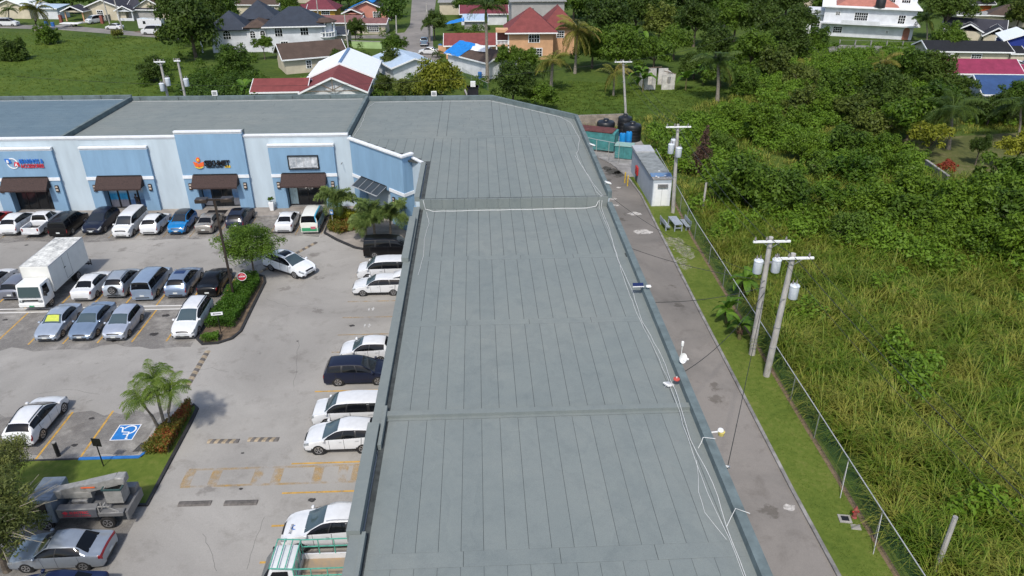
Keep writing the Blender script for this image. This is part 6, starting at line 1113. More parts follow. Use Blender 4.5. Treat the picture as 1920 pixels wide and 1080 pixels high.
# orange two storey house
p = G(1000, 112); o = house('peach two storey house with a red hip roof and an arched window', (p.x-.5, p.y), 0, 9.0, 9, 6.0, 'hip', 3.6, 'w_peach', 't_red', ov=.9, wins=(('f', .6, 3.5, 2.1, 2.1, True), ('f', 1.2, .7, 2.0, 1.5)))
block(o, 3.2, 9.5, 5, 14, .02, 6.0, 'w_peach', 'hip', 3.4, 't_red', .8, wins=(('f', 6.5, 3.6, 1.4, 1.2),)); block(o, -17.5, -7.0, 1.5, 8, .02, 2.9, 'w_peach', 'gable', 1.7, 't_red', .5, wins=(('f', -15.5, .9, 2.6, 1.3, False, False), ('f', -12.2, .9, 2.4, 1.3, False, False), ('f', -8.6, .8, .8, 1.4)))
bl = empty('balcony', (-5.7, 0, 0)); bl.parent = o; MB().box(-1.5, 1.2, .0, 2.5, 2.7, 3.0).box(-1.5, 1.2, .0, 2.5, 5.4, 6.0).build('slab', M['w_peach'], bl); MB().box(-1.3, 1.0, 1.6, 1.8, 3.0, 5.4).build('back_wall', M['mauve'] if 'mauve' in M else M['t_mauve'], bl)
for x in (-1.5, .95): MB().box(x, x+.25, 0, .25, .02, 5.4).build('column', M['trimwhite'], bl)
for k in range(8): MB().lathe([(.06, 3.0), (.09, 3.25), (.05, 3.75)], (-1.15+k*.28, .12, 0), 6).build('baluster', M['trimwhite'], bl)
MB().box(-1.3, 1.0, .02, .24, 3.75, 3.88).build('handrail', M['trimwhite'], bl); MB().box(-1.3, 1.0, 1.0, 1.1, .02, 2.2).build('gate', M['darkmetal'], bl)
# white house with tarps
o = house('white house with a brown roof patched with blue and white tarpaulins', (-5.6, 147.2), -54, 13, 6.8, 3.1, 'gable', 1.5, 'w_white', 't_brown', corner=True, ov=.5, wins=(('r', 3.0, 1.6, .8, .7),)); tarp(o, [(-.6, -.6, 2.9), (4.5, -.6, 2.9), (5.2, 3.4, 4.85), (-.6, 3.4, 4.85)]); tarp(o, [(5.2, 1.6, 4.0), (9.5, 1.8, 4.1), (9.3, 3.4, 4.87), (4.6, 3.4, 4.87)], 'tarpw')
p = G(778, 148); o = house('low building with a pale blue metal roof behind the yellow green tree', (p.x, p.y), 24, 8, 11, 2.5, 'gable', 1.2, 'w_white', 't_blue', ridge='y', ov=.6)
p = G(1008, 62); house('unpainted grey concrete upper storey behind the peach house', (p.x, p.y), 2, 13, 9, 7.2, 'flat', 0, 'w_grey', 't_grey', wins=(('f', -1.6, 4.3, 1.0, 1.5, False, False),))
p = G(908, 47); house('house with a faded red and brown roof behind the peach house wing', (p.x, p.y), 0, 12, 6, 3.0, 'gable', 1.6, 'w_white', 't_maroon'); p = G(888, 58); o = house('lean-to with a pale blue grey metal roof and a blue tarpaulin', (p.x+.5, p.y), 0, 5.5, 5, 2.4, 'shed', .9, 'w_grey', 't_blue'); tarp(o, [(-8.2, -1.2, 1.6), (-2.9, -1.0, 2.4), (-2.8, 2.5, 2.9), (-6.5, 1.8, 2.0)])
p = G(846, 28); house('small flat roofed cream building at the top beside the street', (p.x, p.y), 0, 6.5, 5, 3.2, 'flat', 0, 'w_cream', 't_grey')
# left group
p = G(190, 40); o = house('cream house with a wide slate roof and a brown arched carport', (p.x+.5, p.y+2), -8, 12, 9, 3.1, 'gable', 2.2, 'w_cream', 't_dark', wins=(('f', -1.3, 1.0, 1.6, 1.5),), ridge='y', ov=.6); block(o, 6.1, 14, 1, 9, .02, 3.0, 'w_grey', 'gable', 2.2, 't_dark', .5); block(o, -9.8, -4.2, -3.2, 0, 2.4, 2.8, 'w_cream', 'gable', 1.2, 't_dark', .5, 'y'); porch(o, -9.5, -4.5, -3.0, 0, 2.4, 'w_peach', 2)
for x in (-9.0, 2.6): MB().box(x-.35, x+.35, -6.3, -5.6, .02, 2.0).build('gate_post', mat('brick red post', (.25, .08, .06), .8), o); MB().lathe([(.02, 2.0), (.25, 2.15), (.2, 2.35), (.02, 2.5)], (x, -5.95, 0), 8).build('post_cap', M['cement'], o)
p = G(285, 38); o = house('cream house with a bright blue tarpaulin along its ridge', (p.x, p.y), -8, 9, 8, 3.1, 'gable', 2.4, 'w_cream', 't_brown', wins=(('f', .2, 1.0, 1.9, 1.5),), ridge='y', ov=.5); tarp(o, [(-4.9, -.7, 3.0), (0, -.7, 5.6), (0, 7.5, 5.6), (-4.9, 7.5, 3.0)]); block(o, 4.6, 8.5, .5, 7, .02, 2.8, 'w_cream', 'gable', 1.8, 't_brown', .4); block(o, -8.6, -4.0, -2.0, 1, 2.4, 2.8, 'w_white', 'gable', 1.1, 't_dark', .4, 'y'); porch(o, -8.4, -4.2, -1.9, 0, 2.4, 'w_white', 2); MB().box(-8.3, -4.3, -1.8, -1.65, .02, .7).build('porch_wall', M['w_white'], o)
p = G(25, 35); house('pale house with a white roof behind palms at the far left', (p.x, p.y), -10, 11, 8, 3.0, 'gable', 2.0, 'w_cream', 't_white', ridge='y'); p = G(92, 36); house('small pale building behind the coconut palm at the far left', (p.x, p.y), -8, 6, 5, 2.8, 'shed', .5, 'w_white', 't_blue')
p = G(492, 30); house('cream house with a brown roof behind the castle-like house', (p.x-1, p.y), -6, 12, 9, 3.2, 'gable', 2.3, 'w_cream', 't_brown', wins=(('f', 4, 1, 1.6, 1.4),)); p = G(560, 6); house('house with a grey roof at the very top beyond the maroon roof', (p.x, p.y), 0, 10, 8, 3, 'gable', 2, 'w_beige', 't_grey')
# right group
o = house('large white three storey house with a salmon pink roof', (84.0, 183.0), -24, 20, 15, 6.6, None, 0, 'w_white', None, corner=True, wins=(('f', 3.0, 4.9, .9, .7), ('f', 8.2, 3.9, 2.8, 1.7), ('f', 17, 3.6, 1.4, 1.8), ('f', 3.6, .9, 1.9, 1.3), ('r', 2.0, 3.6, 2.0, 2.0), ('r', 5.4, 3.6, 1.6, 2.0), ('r', 8.4, 3.6, 1.6, 2.0), ('r', 11.5, 3.6, 1.6, 2.0), ('r', 2.6, .7, 1.2, 1.6), ('r', 8.0, .7, 1.2, 1.6), ('f', 14.5, 1.3, .5, .5)))
roof(o, 2.5, 16, 1.5, 12, 6.9, 'hip', 2.8, .5, M['t_pinkroof']); MB().box(-.8, 20.9, -.9, 15.5, 6.6, 6.85).build('roof_slab', M['trimwhite'], o); MB().box(-.6, 20.6, -1.6, .0, 3.0, 3.3).box(20.0, 21.2, -.6, 15, 3.0, 3.3).build('balcony_slab', M['w_white'], o); MB().box(4.0, 12.5, -1.6, -1.45, 3.3, 4.0).build('balcony_wall', M['w_white'], o)
block(o, 12.5, 20, 5.5, 14.8, 6.86, 10.2, 'w_white', 'flat', 0, 't_grey', .4, wins=(('f', 14.3, 7.6, 1.8, 1.8), ('f', 17.6, 7.6, 1.8, 1.8), ('r', 7.5, 7.6, 1.6, 1.7), ('r', 11, 7.6, 1.6, 1.7))); block(o, -3.6, -.02, 1.5, 8, .02, 4.6, 'w_white', None, wins=(('f', -1.6, 1.2, 1.9, 1.8),)); MB().box(-4.0, -.0, .9, 8.2, 4.6, 5.6).build('wing_parapet', M['w_white'], o)
MB().lathe([(1.1, 6.9), (1.1, 8.9), (.9, 9.2), (.3, 9.3)], (11.8, -.0, 0), 18).build('roof_tank', M['black'], o, True)
ad = MB(); plate(ad, [(-.7, 0), (.7, 0)]+[(.7*math.cos(t), 2.0+.7*math.sin(t)) for t in np.linspace(0, math.pi, 9)], -.06, 0).build('arched_door', mat('terracotta door', (.3, .12, .08), .7), o).location = (18.6, 0, .05)
w_ = empty('garden_wall', (G(1570, 98).x, G(1570, 98).y, 0), R(-12), 'grey garden wall with wire fence in front of the large white house', 'wall'); MB().box(0, 17, 0, .25, .02, 1.5).build('wall', M['cement'], w_)
for k in range(6): MB().box(k*3.2, k*3.2+.2, -.05, .3, 1.5, 2.6).build('post', M['cement'], w_)
MB().bar((0, .12, 2.55), (17, .12, 2.55), .04).build('wire', M['steel'], w_); w_ = empty('garden_wall', (G(1525, 100).x, G(1525, 100).y, 0), R(8), 'low stained wall at the left of the large white house', 'wall'); MB().box(0, 5.5, 0, .3, .02, 1.1).build('wall', M['cement'], w_); MB().box(-.1, 5.6, -.05, .35, 1.1, 1.2).build('coping', M['concrete'], w_)
p = G(1845, 84); o = house('cream house with two slate gables behind the long black roof', (p.x-2, p.y+2), -30, 12, 8, 3.0, 'gable', 1.9, 'w_cream', 't_dark', ov=.5); block(o, 2.0, 6.6, -5, .5, .02, 2.8, 'w_cream', 'gable', 1.6, 't_dark', .5, 'y', wins=(('f', 4.9, .9, 1.1, 1.4),)); block(o, -4.0, 1.8, -2.5, .5, .02, 2.9, 'w_cream', 'gable', 1.6, 't_dark', .4, 'y')
p = G(1812, 120); o = house('long low house with a black roof at the right', (p.x, p.y), -7, 15.5, 7, 2.6, 'gable', 1.3, 'w_cream', 't_black', ov=.6, wins=(('f', 1.5, .8, 1.8, 1.1),)); MB().box(-4.0, -3.0, -.5, -.05, 1.5, 2.2).build('air_conditioner', M['white'], o); block(o, 7.9, 10.5, -.5, 5, .02, 2.3, 'w_cream', 'gable', .9, 't_black', .3)
p = G(1835, 165); o = house('house with a bright magenta tiled roof at the right', (p.x, p.y), -6, 12.5, 6.5, 2.7, 'gable', 1.6, 'w_white', 't_magenta', ov=.6, wins=(('l', 3, .8, 1.0, 1.2),)); block(o, 6.4, 11, .5, 5.5, .02, 2.3, 'w_cream', 'gable', 1.2, 't_magenta', .4)
p = G(1895, 208); house('house with a dark blue tiled roof and white gable at the right edge', (p.x, p.y), -6, 9.5, 7, 2.8, 'gable', 1.9, 'w_white', 't_bluetile', ov=.6)
p = G(1915, 122); house('deep blue walled building with a white roof at the right edge', (p.x+1, p.y+3), -25, 6, 9, 4.2, 'gable', 1.3, 'w_dblue', 't_white', ridge='y', ov=.5)
p = G(1522, 36); o = house('cream two storey house half hidden by trees at the top', (p.x-1, p.y), -15, 7.5, 8, 6.5, 'flat', 0, 'w_cream', 't_grey', wins=(('f', 2.2, 4.6, 1.1, 1.4), ('f', 0, .8, 1.2, 1.5)))
p = G(1836, 28); house('small bright orange walled house with a dark roof at the top right', (p.x, p.y), 0, 6, 6, 3.2, 'gable', 1.6, 'w_orange', 't_dark', ov=.8); p = G(1890, 50); o = house('house with a dull brown roof above the cream gables at the right', (p.x, p.y), -28, 10, 8, 2.8, 'hip', 2.2, 'w_cream', 't_brown')
p = G(1790, 50); house('low cream wall and roof beside the orange walled house', (p.x+6, p.y+2), -5, 9, 4, 2.5, 'shed', .4, 'w_cream', 't_grey')
# ruined block hut
ru = empty('ruined_hut', (28.9, 126.8, 0), R(3), 'roofless ruined white block hut in the meadow', 'ruin'); rm_ = mat('stained white block', (.55, .53, .49), .9, var=.25, scale=.9)
for x0, x1, y0, y1, z0, z1, nm in ((0, .5, 0, .2, 0, 2.3, 'wall'), (1.3, 1.9, 0, .2, 0, 2.3, 'wall'), (0, 1.9, .001, .199, 2.3, 2.5, 'lintel'), (.5, 1.3, 0, .2, 0, .9, 'wall'), (3.0, 3.8, 0, .2, 0, 2.5, 'wall'), (4.5, 5.3, 0, .2, 0, 2.6, 'wall'), (3.8, 4.5, 0, .2, 0, 1.0, 'wall'), (3.8, 4.5, 0, .2, 2.2, 2.6, 'lintel'), (0, .2, .2, 4, 0, 2.3, 'wall'), (5.1, 5.3, .2, 4, 0, 2.5, 'wall'), (.2, 1.6, 3.8, 4, 0, 1.6, 'wall'), (1.6, 3.0, 3.8, 4, 0, 2.9, 'wall'), (3.4, 5.1, 3.8, 4, 0, 2.9, 'wall')): MB().box(x0, x1, y0, y1, z0+.02, z1).build(nm, rm_, ru)
MB().bar((-.2, 4.05, 2.95), (4.0, 4.05, 3.1), .1).build('roof_timber', M['wood'], ru); MB().bar((3.2, .1, 3.2), (5.4, .1, 2.65), .12).build('roof_timber', M['wood'], ru)
# garden walls and small things
def gwall(px0, py0, px1, py1, h, m, label):
    a, b = G(px0, py0), G(px1, py1); o = empty('garden_wall', a, math.atan2(b.y-a.y, b.x-a.x), label, 'wall'); L = (b-a).length; MB().box(0, L, 0, .2, .02, h).build('wall', M[m], o); MB().box(-.05, L+.05, -.04, .24, h, h+.1).build('coping', M['concrete'], o)
gwall(660, 90, 716, 92, 1.5, 'w_green', 'light green garden wall beside the street'); gwall(822, 100, 850, 103, 1.6, 'w_peach', 'peach gate wall of the two storey house'); gwall(200, 40, 232, 33, 1.5, 'cement', 'grey garden wall between two cream houses')
gwall(1730, 322, 1770, 352, 1.4, 'cement', 'broken wall stub beside the red leaved bush'); gwall(1812, 395, 1855, 420, 1.9, 'cement', 'stained concrete wall stub among the bushes at the right'); gwall(870, 172, 884, 205, .4, 'soil', 'narrow bare strip edging beside the white barrel shed')
o = empty('tool_shed', G(887, 190), 0, 'small dark shed with a white box on its roof behind the corner roof', 'shed'); MB().box(-.9, .9, -.9, .9, .02, 2.4).build('wall', M['t_dark'], o); MB().box(-.35, .45, -.3, .3, 2.4, 3.2).build('white_box', M['trimwhite'], o); MB().box(-1, 1, -1, 1, 2.36, 2.4).build('roof', M['t_dark'], o)
p = G(900, 148); o = empty('blue_drum', p, 0, 'blue drum standing against the white tarpaulin patched house', 'barrel'); MB().lathe([(.35, .02), (.38, .2), (.38, 1.1), (.34, 1.25), (.05, 1.27)], n=16).build('shell', M['blue'], o, True); MB().lathe([(.385, .5), (.4, .55), (.385, .6)], n=16).build('hoop', M['blue'], o)
p = G(826, 96); o = empty('blue_drum', p, 0, 'blue drum by the peach gate wall', 'barrel'); MB().lathe([(.4, .02), (.42, .2), (.42, 1.3), (.36, 1.5), (.05, 1.52)], n=16).build('shell', M['blue'], o, True); MB().lathe([(.425, .6), (.44, .65), (.425, .7)], n=16).build('hoop', M['blue'], o)
fence('garden_fence', [(G(868, 140).x, G(868, 140).y), (G(884, 152).x, G(884, 152).y), (G(900, 163).x, G(900, 163).y), (G(915, 170).x, G(915, 170).y)], 'wire fence in front of the tarpaulin patched house', 1.3)
for i, (px, py) in enumerate(((100, 50), (88, 48))): 
    p = G(px, py); o = empty('blue_bin', p, 0, ('right' if i == 0 else 'left') + ' one of two small blue bins at the far left garden wall', 'bin', 'blue bins'); rbox('body', -.35, .35, -.3, .3, .02, 1.0, M['blue'], o, .05, 1); rbox('lid', -.38, .38, -.33, .33, 1.0, 1.1, M['blue'], o, .03, 1)
# ---------------------------------------------------------------- vegetation
rng = np.random.default_rng(11)
def fastmesh(name, V, Q, m):
    me = bpy.data.meshes.new(name); V = np.ascontiguousarray(V, np.float32); Q = np.ascontiguousarray(Q, np.int32); k = Q.shape[1]
    me.vertices.add(len(V)); me.vertices.foreach_set('co', V.ravel()); me.loops.add(Q.size); me.loops.foreach_set('vertex_index', Q.ravel())
    me.polygons.add(len(Q)); me.polygons.foreach_set('loop_start', np.arange(0, Q.size, k, dtype=np.int32)); me.polygons.foreach_set('loop_total', np.full(len(Q), k, np.int32))
    if m: me.materials.append(m)
    me.update(calc_edges=True); return me
def unit(a): return a/(np.linalg.norm(a, axis=-1, keepdims=True)+1e-9)
def leafquads(c, nrm, size, aspect=.45):
    n = len(c); t = unit(np.cross(nrm, rng.normal(size=(n, 3)))); b = np.cross(nrm, t); s = size[:, None]
    V = np.stack([c-t*s, c+b*s*aspect-t*s*.1, c+t*s, c-b*s*aspect-t*s*.1], 1); V[:, 2] += nrm*(-.18*s); V[:, 0] += nrm*(-.1*s)
    return V.reshape(-1, 3), np.arange(4*n).reshape(n, 4)
def cloud(n, clumps, leaf, aspect=.45, up=.35, shell=.4):
    """leaves spread through clumps (k, 4: x y z r)"""
    clumps = np.asarray(clumps, float); w_ = clumps[:, 3]**2; k = rng.choice(len(clumps), n, p=w_/w_.sum()); d = unit(rng.normal(size=(n, 3))); d[:, 2] = np.where(d[:, 2] < -.5, -d[:, 2], d[:, 2])
    rr = shell+(1-shell)*rng.random(n); c = clumps[k, :3]+d*(clumps[k, 3]*rr)[:, None]; nrm = unit(d+np.array([0, 0, up])+rng.normal(size=(n, 3))*.55)
    return leafquads(c, nrm, leaf*rng.uniform(.6, 1.3, n), aspect)
def crownclumps(nc, r=(.26, .48), flat=.75, low=-.5):
    d = unit(rng.normal(size=(nc*3, 3))); d = d[d[:, 2] > low][:nc]; rad = rng.uniform(.3, 1.0, len(d)); P_ = d*rad[:, None]*rng.uniform(.75, 1.2, 3); P_[:, 2] *= flat; rr = rng.uniform(*r, len(d))*np.where(rng.random(len(d)) < .4, .62, 1.0)*(1.15-.45*rad); return np.concatenate([P_, rr[:, None]], 1)
LM = {}
for k, a in dict(dark=((.018, .042, .007), (.078, .125, .017)), mid=((.018, .054, .006), (.10, .168, .016)), light=((.026, .075, .006), (.125, .205, .016)), lime=((.09, .12, .010), (.27, .28, .025)), vine=((.03, .07, .008), (.10, .17, .02)), olive=((.035, .065, .010), (.14, .175, .03))).items(): LM[k] = leafmat('leaves '+k, *a)
LM['lot'] = leafmat('leaves lot tree', (.035, .075, .008), (.11, .19, .02), 1.2); LM['near'] = leafmat('leaves near tree', (.06, .085, .018), (.20, .22, .06), 1.4); LM['hedge'] = leafmat('leaves hedge', (.03, .085, .008), (.10, .20, .02), 1.5)
LM['croton'] = leafmat('leaves croton', (.055, .10, .012), (.15, .15, .025), 1.0, dry=(.38, .07, .035)); LM['redbush'] = leafmat('leaves red', (.2, .03, .02), (.42, .10, .04), 2); LM['dead'] = leafmat('dead leaves', (.035, .018, .012), (.12, .07, .05), 1.5, .1)
LM['cane'] = leafmat('tall grass blades', (.012, .042, .004), (.105, .178, .012), .35, .3, dry=(.27, .27, .05)); LM['grass'] = leafmat('short grass blades', (.035, .075, .007), (.115, .165, .018), .5); LM['palm'] = leafmat('palm leaflets', (.02, .05, .008), (.09, .14, .025), 1.0); LM['palmy'] = leafmat('yellowing palm leaflets', (.045, .075, .01), (.19, .20, .035), 1.0, dry=(.28, .23, .06)); LM['foxtail'] = leafmat('bushy palm leaflets', (.04, .085, .02), (.17, .23, .06), 1.0); LM['banana'] = leafmat('banana leaf', (.03, .09, .008), (.12, .22, .02), .8, .3); LM['thicket'] = leafmat('thicket leaves', (.022, .065, .006), (.14, .24, .02), .22); LM['king'] = leafmat('bright palm leaflets', (.04, .085, .01), (.16, .23, .035), 1.0)
_crown = {}
def crown(style, leafm, var):
    k = (style, leafm, var)
    if k not in _crown:
        base = (style, var)
        if base not in _crown:
            st = {'round': (42, 5200, .07, .5, .8), 'dense': (60, 9000, .056, .5, .85), 'fine': (40, 15000, .035, .34, .8), 'open': (22, 3000, .075, .45, .7), 'shrub': (16, 2200, .085, .5, .75)}[style]
            _crown[base] = cloud(st[1], crownclumps(st[0], flat=st[4]), st[2], st[3])
        _crown[k] = fastmesh('crown', *_crown[base], LM[leafm])
    return _crown[k]
def trunkmesh(h, r, lean=(0, 0), limbs=4, spread=1.5, top=1.2, m=None):
    mb = MB(); p = [(lean[0]*t, lean[1]*t, h*t) for t in (0, .35, .7, 1)]; mb.tube(p, [r*1.25, r, r*.85, r*.6], 8)
    for k in range(limbs): a = 2*math.pi*k/limbs+random.random(); q = Vector(p[2]); e = Vector((lean[0]+spread*math.cos(a), lean[1]+spread*math.sin(a), h+top*random.uniform(.6, 1.1))); mb.tube([q, q.lerp(e, .5)+Vector((0, 0, .15)), e], [r*.5, r*.33, r*.12], 6)
    return mb
def tree(label, x, y, h, rad, style='round', leafm='mid', zc=None, var=None, group=None, lean=(0, 0), sz=1., name='tree', cat='tree', tr=None):
    o = empty(name, (x, y, 0), random.random()*6, label, cat, group); zc = zc if zc is not None else h-rad*.72*sz
    trunkmesh(max(.6, zc-rad*.2), tr or max(.08, rad*.05), lean, 5, rad*.6, rad*.55).build('trunk', M['bark'], o, True)
    link('crown', crown(style, leafm, random.randrange(3) if var is None else var), o, (lean[0], lean[1], zc), (0, 0, random.random()*6), (rad, rad*random.uniform(.9, 1.08), rad*sz)); return o
def treepx(label, px, py, h, rad, *a, **k): p = G(px, py); return tree(label, p.x, p.y, h, rad, *a, **k)
# ---- lot and near trees
tree('small bright green tree on the hedge island', -19.7, 57.6, 5.2, 3.05, 'fine', 'lot', zc=3.0, var=0, sz=.85, tr=.09)
p = G(28, 968, 3.4); nt_ = tree('loose twiggy tree at the bottom left over the utility truck', p.x-1.3, p.y-.2, 5.2, 2.7, 'fine', 'near', zc=3.0, var=1, sz=1.0, tr=.16)
tw = MB()
for k in range(60):
    d = Vector((random.gauss(0, 1), random.gauss(0, 1), random.uniform(-.1, .9))).normalized(); tw.tube([d*.6+Vector((0, 0, 2.4)), d*random.uniform(1.6, 2.2)+Vector((0, 0, 2.8)), d*random.uniform(2.6, 3.3)+Vector((random.uniform(-.4, .4), random.uniform(-.4, .4), 2.7))], [.035, .02, .008], 5)
tw.build('twigs', mat('pale twigs', (.3, .27, .2), .9), nt_)
p = G(10, 880, 3.0); tree('thin branched crown at the left edge beside the parked white SUV', p.x-.8, p.y, 4.6, 2.0, 'fine', 'near', zc=2.9, var=2, tr=.1)
def hedge(label, poly, h, leafm, n, leaf=.07, z0=.1, cat='hedge', bump=.25):
    poly = [Vector(q) for q in poly]; xs_ = [q.x for q in poly]; ys_ = [q.y for q in poly]; o = empty('hedge', (sum(xs_)/len(xs_), sum(ys_)/len(ys_), z0), 0, label, cat); ox, oy = o.location.x, o.location.y
    def inside(px, py):
        c = np.zeros(len(px), bool); j = len(poly)-1
        for i in range(len(poly)):
            yi, yj, xi, xj = poly[i].y, poly[j].y, poly[i].x, poly[j].x; m_ = ((yi > py) != (yj > py)) & (px < (xj-xi)*(py-yi)/(yj-yi+1e-9)+xi); c ^= m_; j = i
        return c
    px = rng.uniform(min(xs_), max(xs_), n*3); py = rng.uniform(min(ys_), max(ys_), n*3); k = inside(px, py); px, py = px[k][:n], py[k][:n]; m_ = len(px)
    hh = h*(1+bump*(np.sin(px*3.1+py*1.7)*.5+np.sin(py*2.3-px)*.5)); z = hh*np.sqrt(rng.random(m_)); c = np.stack([px-ox, py-oy, z], 1)
    nrm = unit(rng.normal(size=(m_, 3))*.7+np.array([0, 0, .7])); link('leaves', fastmesh('leaves', *leafquads(c, nrm, leaf*rng.uniform(.7, 1.3, m_), .5), LM[leafm]), o)
    st = MB()
    for i in range(30): st.tube([(px[i]-ox, py[i]-oy, 0), (px[i]-ox+.05, py[i]-oy, h*.7)], .012, 4)
    st.build('stems', M['bark'], o); return o
hedge('clipped bright green hedge on the lot island', [(-21.15, 48.9), (-19.0, 48.9), (-18.85, 56.3), (-19.4, 57.5), (-20.5, 57.4), (-21.0, 56)], .75, 'hedge', 15000, .075)
hedge('small green shrub at the near tip of the hedge island', [(-20.9, 46.9), (-19.6, 47.0), (-19.7, 47.8), (-20.8, 47.8)], .55, 'hedge', 1300, .07, cat='shrub')
hedge('red and green croton bed under the three palms', [(-20.2, 34.45), (-18.7, 34.45), (-18.65, 38.7), (-18.95, 39.0), (-19.3, 38.2), (-19.9, 35.6)], .75, 'croton', 8000, .07, cat='shrubs')
hedge('red leaved front of the corner planter', [(-15.1, 67.2), (-13.8, 66.2), (-11.9, 67.6), (-12.6, 68.9), (-15.1, 68.7)], .7, 'croton', 4500, .08, .16, cat='shrubs'); hedge('yellow green shrubs behind the red ones in the corner planter', [(-15.1, 68.8), (-12.6, 69.0), (-11.9, 67.7), (-11.5, 68.6), (-12.6, 70.9), (-15.1, 71.2)], .95, 'lime', 4500, .09, .16, cat='shrubs')
link('leaves', crown('shrub', 'lot', 0), POT, (0, 0, 1.25), None, (.42, .42, .42))
# ---- palms
def frond(bend, n=34, wd=.30, droop=.5, bushy=False):
    V = []; Q = []; t_ = np.linspace(0, 1, 14); ang = np.radians(np.interp(t_, [0, .3, 1], bend)); seg = 1/13; x = np.concatenate([[0], np.cumsum(np.cos(ang[:-1])*seg)]); z = np.concatenate([[0], np.cumsum(np.sin(ang[:-1])*seg)])
    mb = MB(); mb.tube([(a, 0, b) for a, b in zip(x, z)], [.014*(1-.8*t)+.002 for t in t_], 5)
    for i in range(n):
        t = .12+.87*i/(n-1); px, pz = np.interp(t, t_, x), np.interp(t, t_, z); L = wd*(math.sin(math.pi*min(1, t*.9+.12))**.6)*random.uniform(.85, 1.1); wq = .020
        for sd_ in (1, -1):
            for rep in range(3 if bushy else 1):
                fw = random.uniform(.25, .5); el = random.uniform(-.9, 1.0) if bushy else random.uniform(-.25, .15); a = Vector((px, 0, pz)); mdl = a+Vector((fw*L*.5, sd_*L*.5, L*.5*el)); e = a+Vector((fw*L, sd_*L*(.85), L*(el*.8-droop))); u_ = Vector((wq, 0, 0))
                mb.add([a-u_*.5, a+u_*.5, mdl+u_*.6, mdl-u_*.6, e], [(0, 1, 2, 3), (3, 2, 4)])
    return mb
FR = {}
def frondmesh(kind, i, m):
    k = (kind, i, m)
    if k not in FR:
        b = {'coco': [(70, 40, -25), (45, 15, -55), (15, -20, -80), (-20, -60, -88)], 'king': [(75, 55, -30), (55, 25, -60), (30, 0, -80), (5, -35, -85)], 'fox': [(78, 55, 0), (55, 25, -45), (30, -5, -70), (5, -40, -85)]}[kind][i]; random.seed(40+i)
        FR[k] = frond(b, 40 if kind == 'coco' else 30, .22 if kind == 'coco' else (.30 if kind == 'king' else .26), .5 if kind == 'coco' else .28, kind == 'fox').mesh(LM[m], False, 'frond', fix=False)
    return FR[k]
def palm(label, base, top, L, kind='coco', m='palm', n=18, r=.15, group='palm trees', dead=0, dry='palmy'):
    base = Vector(base); top = Vector(top)-base; o = empty('palm_tree', base, 0, label, 'palm tree', group); mid = top*.5+Vector((-top.x*.12, -top.y*.12, 0))
    MB().tube([(0, 0, 0), mid*.5, mid, top*.8, top], [r*1.5, r*1.1, r, r*.9, r*.75], 10).build('trunk', M['palmbark'], o, True)
    if kind != 'coco': MB().tube([top*.82, top*.9, top+Vector((0, 0, .2))], [r*.95, r*1.15, r*.5], 10).build('crown_shaft', mat('palm crown shaft', (.09, .13, .04), .6), o, True)
    ph = random.random()*6
    for k in range(n):
        lv = (0, 1, 1, 2, 2, 1, 0, 2)[k % 8] if not (dead and k % 5 == 4) else 3; a = ph+k*2.4; s_ = L*random.uniform(.85, 1.1); link('frond', frondmesh(kind, lv, dry if (lv == 3 or (m == 'palmy' and k % 2)) else m), o, top, (random.uniform(-.2, .2), random.uniform(-.1, .1), a), (s_, s_, s_))
    return o
def palmpx(label, px, py, tx, ty, L, **k):
    b = G(px, py); d = _f*CAM_F+_r*(tx-960)-_u*(ty-540); t = b.y/d.y; tp = Vector((0, 0, CAM_H))+d*t; return palm(label, b, tp, L, **k)
for lab, bx, tx, z in (('leftmost of the three palms in the croton bed, leaning left', (-19.9, 36.5), (265, 752), 3.2), ('middle and tallest of the three palms in the croton bed', (-19.65, 36.65), (288, 712), 4.0), ('rightmost of the three palms in the croton bed', (-19.4, 36.55), (320, 733), 3.5)):
    t = G(tx[0], tx[1], z); palm(lab, (bx[0], bx[1], .1), t, 1.55, 'king', 'king', 15, .09, 'palms on the lot')
for lab, bx, z in (('bushy palm in the corner planter beside the painted van', (-14.5, 70.0), 2.3), ('left bushy palm above the black van', (-10.3, 65.6), 2.6), ('right bushy palm above the black van', (-8.7, 65.3), 2.5)): palm(lab, (bx[0], bx[1], .16), (bx[0]+.1, bx[1], z), 2.5, 'fox', 'foxtail', 24, .11, 'palms on the lot')
palm('low bushy palm between the two palms above the black van', (-11.0, 65.0, .16), (-11.0, 65.0, 1.9), 2.1, 'fox', 'foxtail', 18, .1, 'palms on the lot')
palmpx('tall royal palm with a bare grey trunk in front of the tarpaulin patched house', 914, 155, 911, 18, 4.6, kind='king', n=18, r=.27); palmpx('large yellowing coconut palm beside the peach house', 1078, 138, 1083, 58, 5.2, m='palmy', dead=1, n=26, r=.22); palmpx('low coconut palm with a shaggy trunk in the meadow', 1033, 170, 1036, 116, 4.2, m='palmy', dead=1, n=18, r=.25)
palmpx('coconut palm with drooping fronds in the meadow right of the ruin', 1345, 190, 1347, 118, 4.8, dead=1, n=22, r=.25, m='palm'); palmpx('small palm behind the plain far pole', 1150, 180, 1152, 138, 3.6, m='palmy', n=14, dead=1); palmpx('coconut palm with a bare trunk on the cleared ground at the right', 1778, 280, 1786, 205, 4.6, n=24, dead=1, r=.2)
palmpx('palm at the right edge below the blue tiled roof', 1908, 265, 1915, 200, 4.4, n=20, dead=1); palmpx('half dead yellow palm in the bushes below the large white house', 1655, 160, 1655, 118, 4.0, m='palmy', n=14, dead=1); palmpx('palm against the right side of the large white house', 1737, 82, 1738, 38, 4.0, n=18, dead=1); palmpx('thick coconut palm on the verge at the far left', 68, 58, 68, 18, 4.6, n=22, dead=1, m='palmy', r=.35)
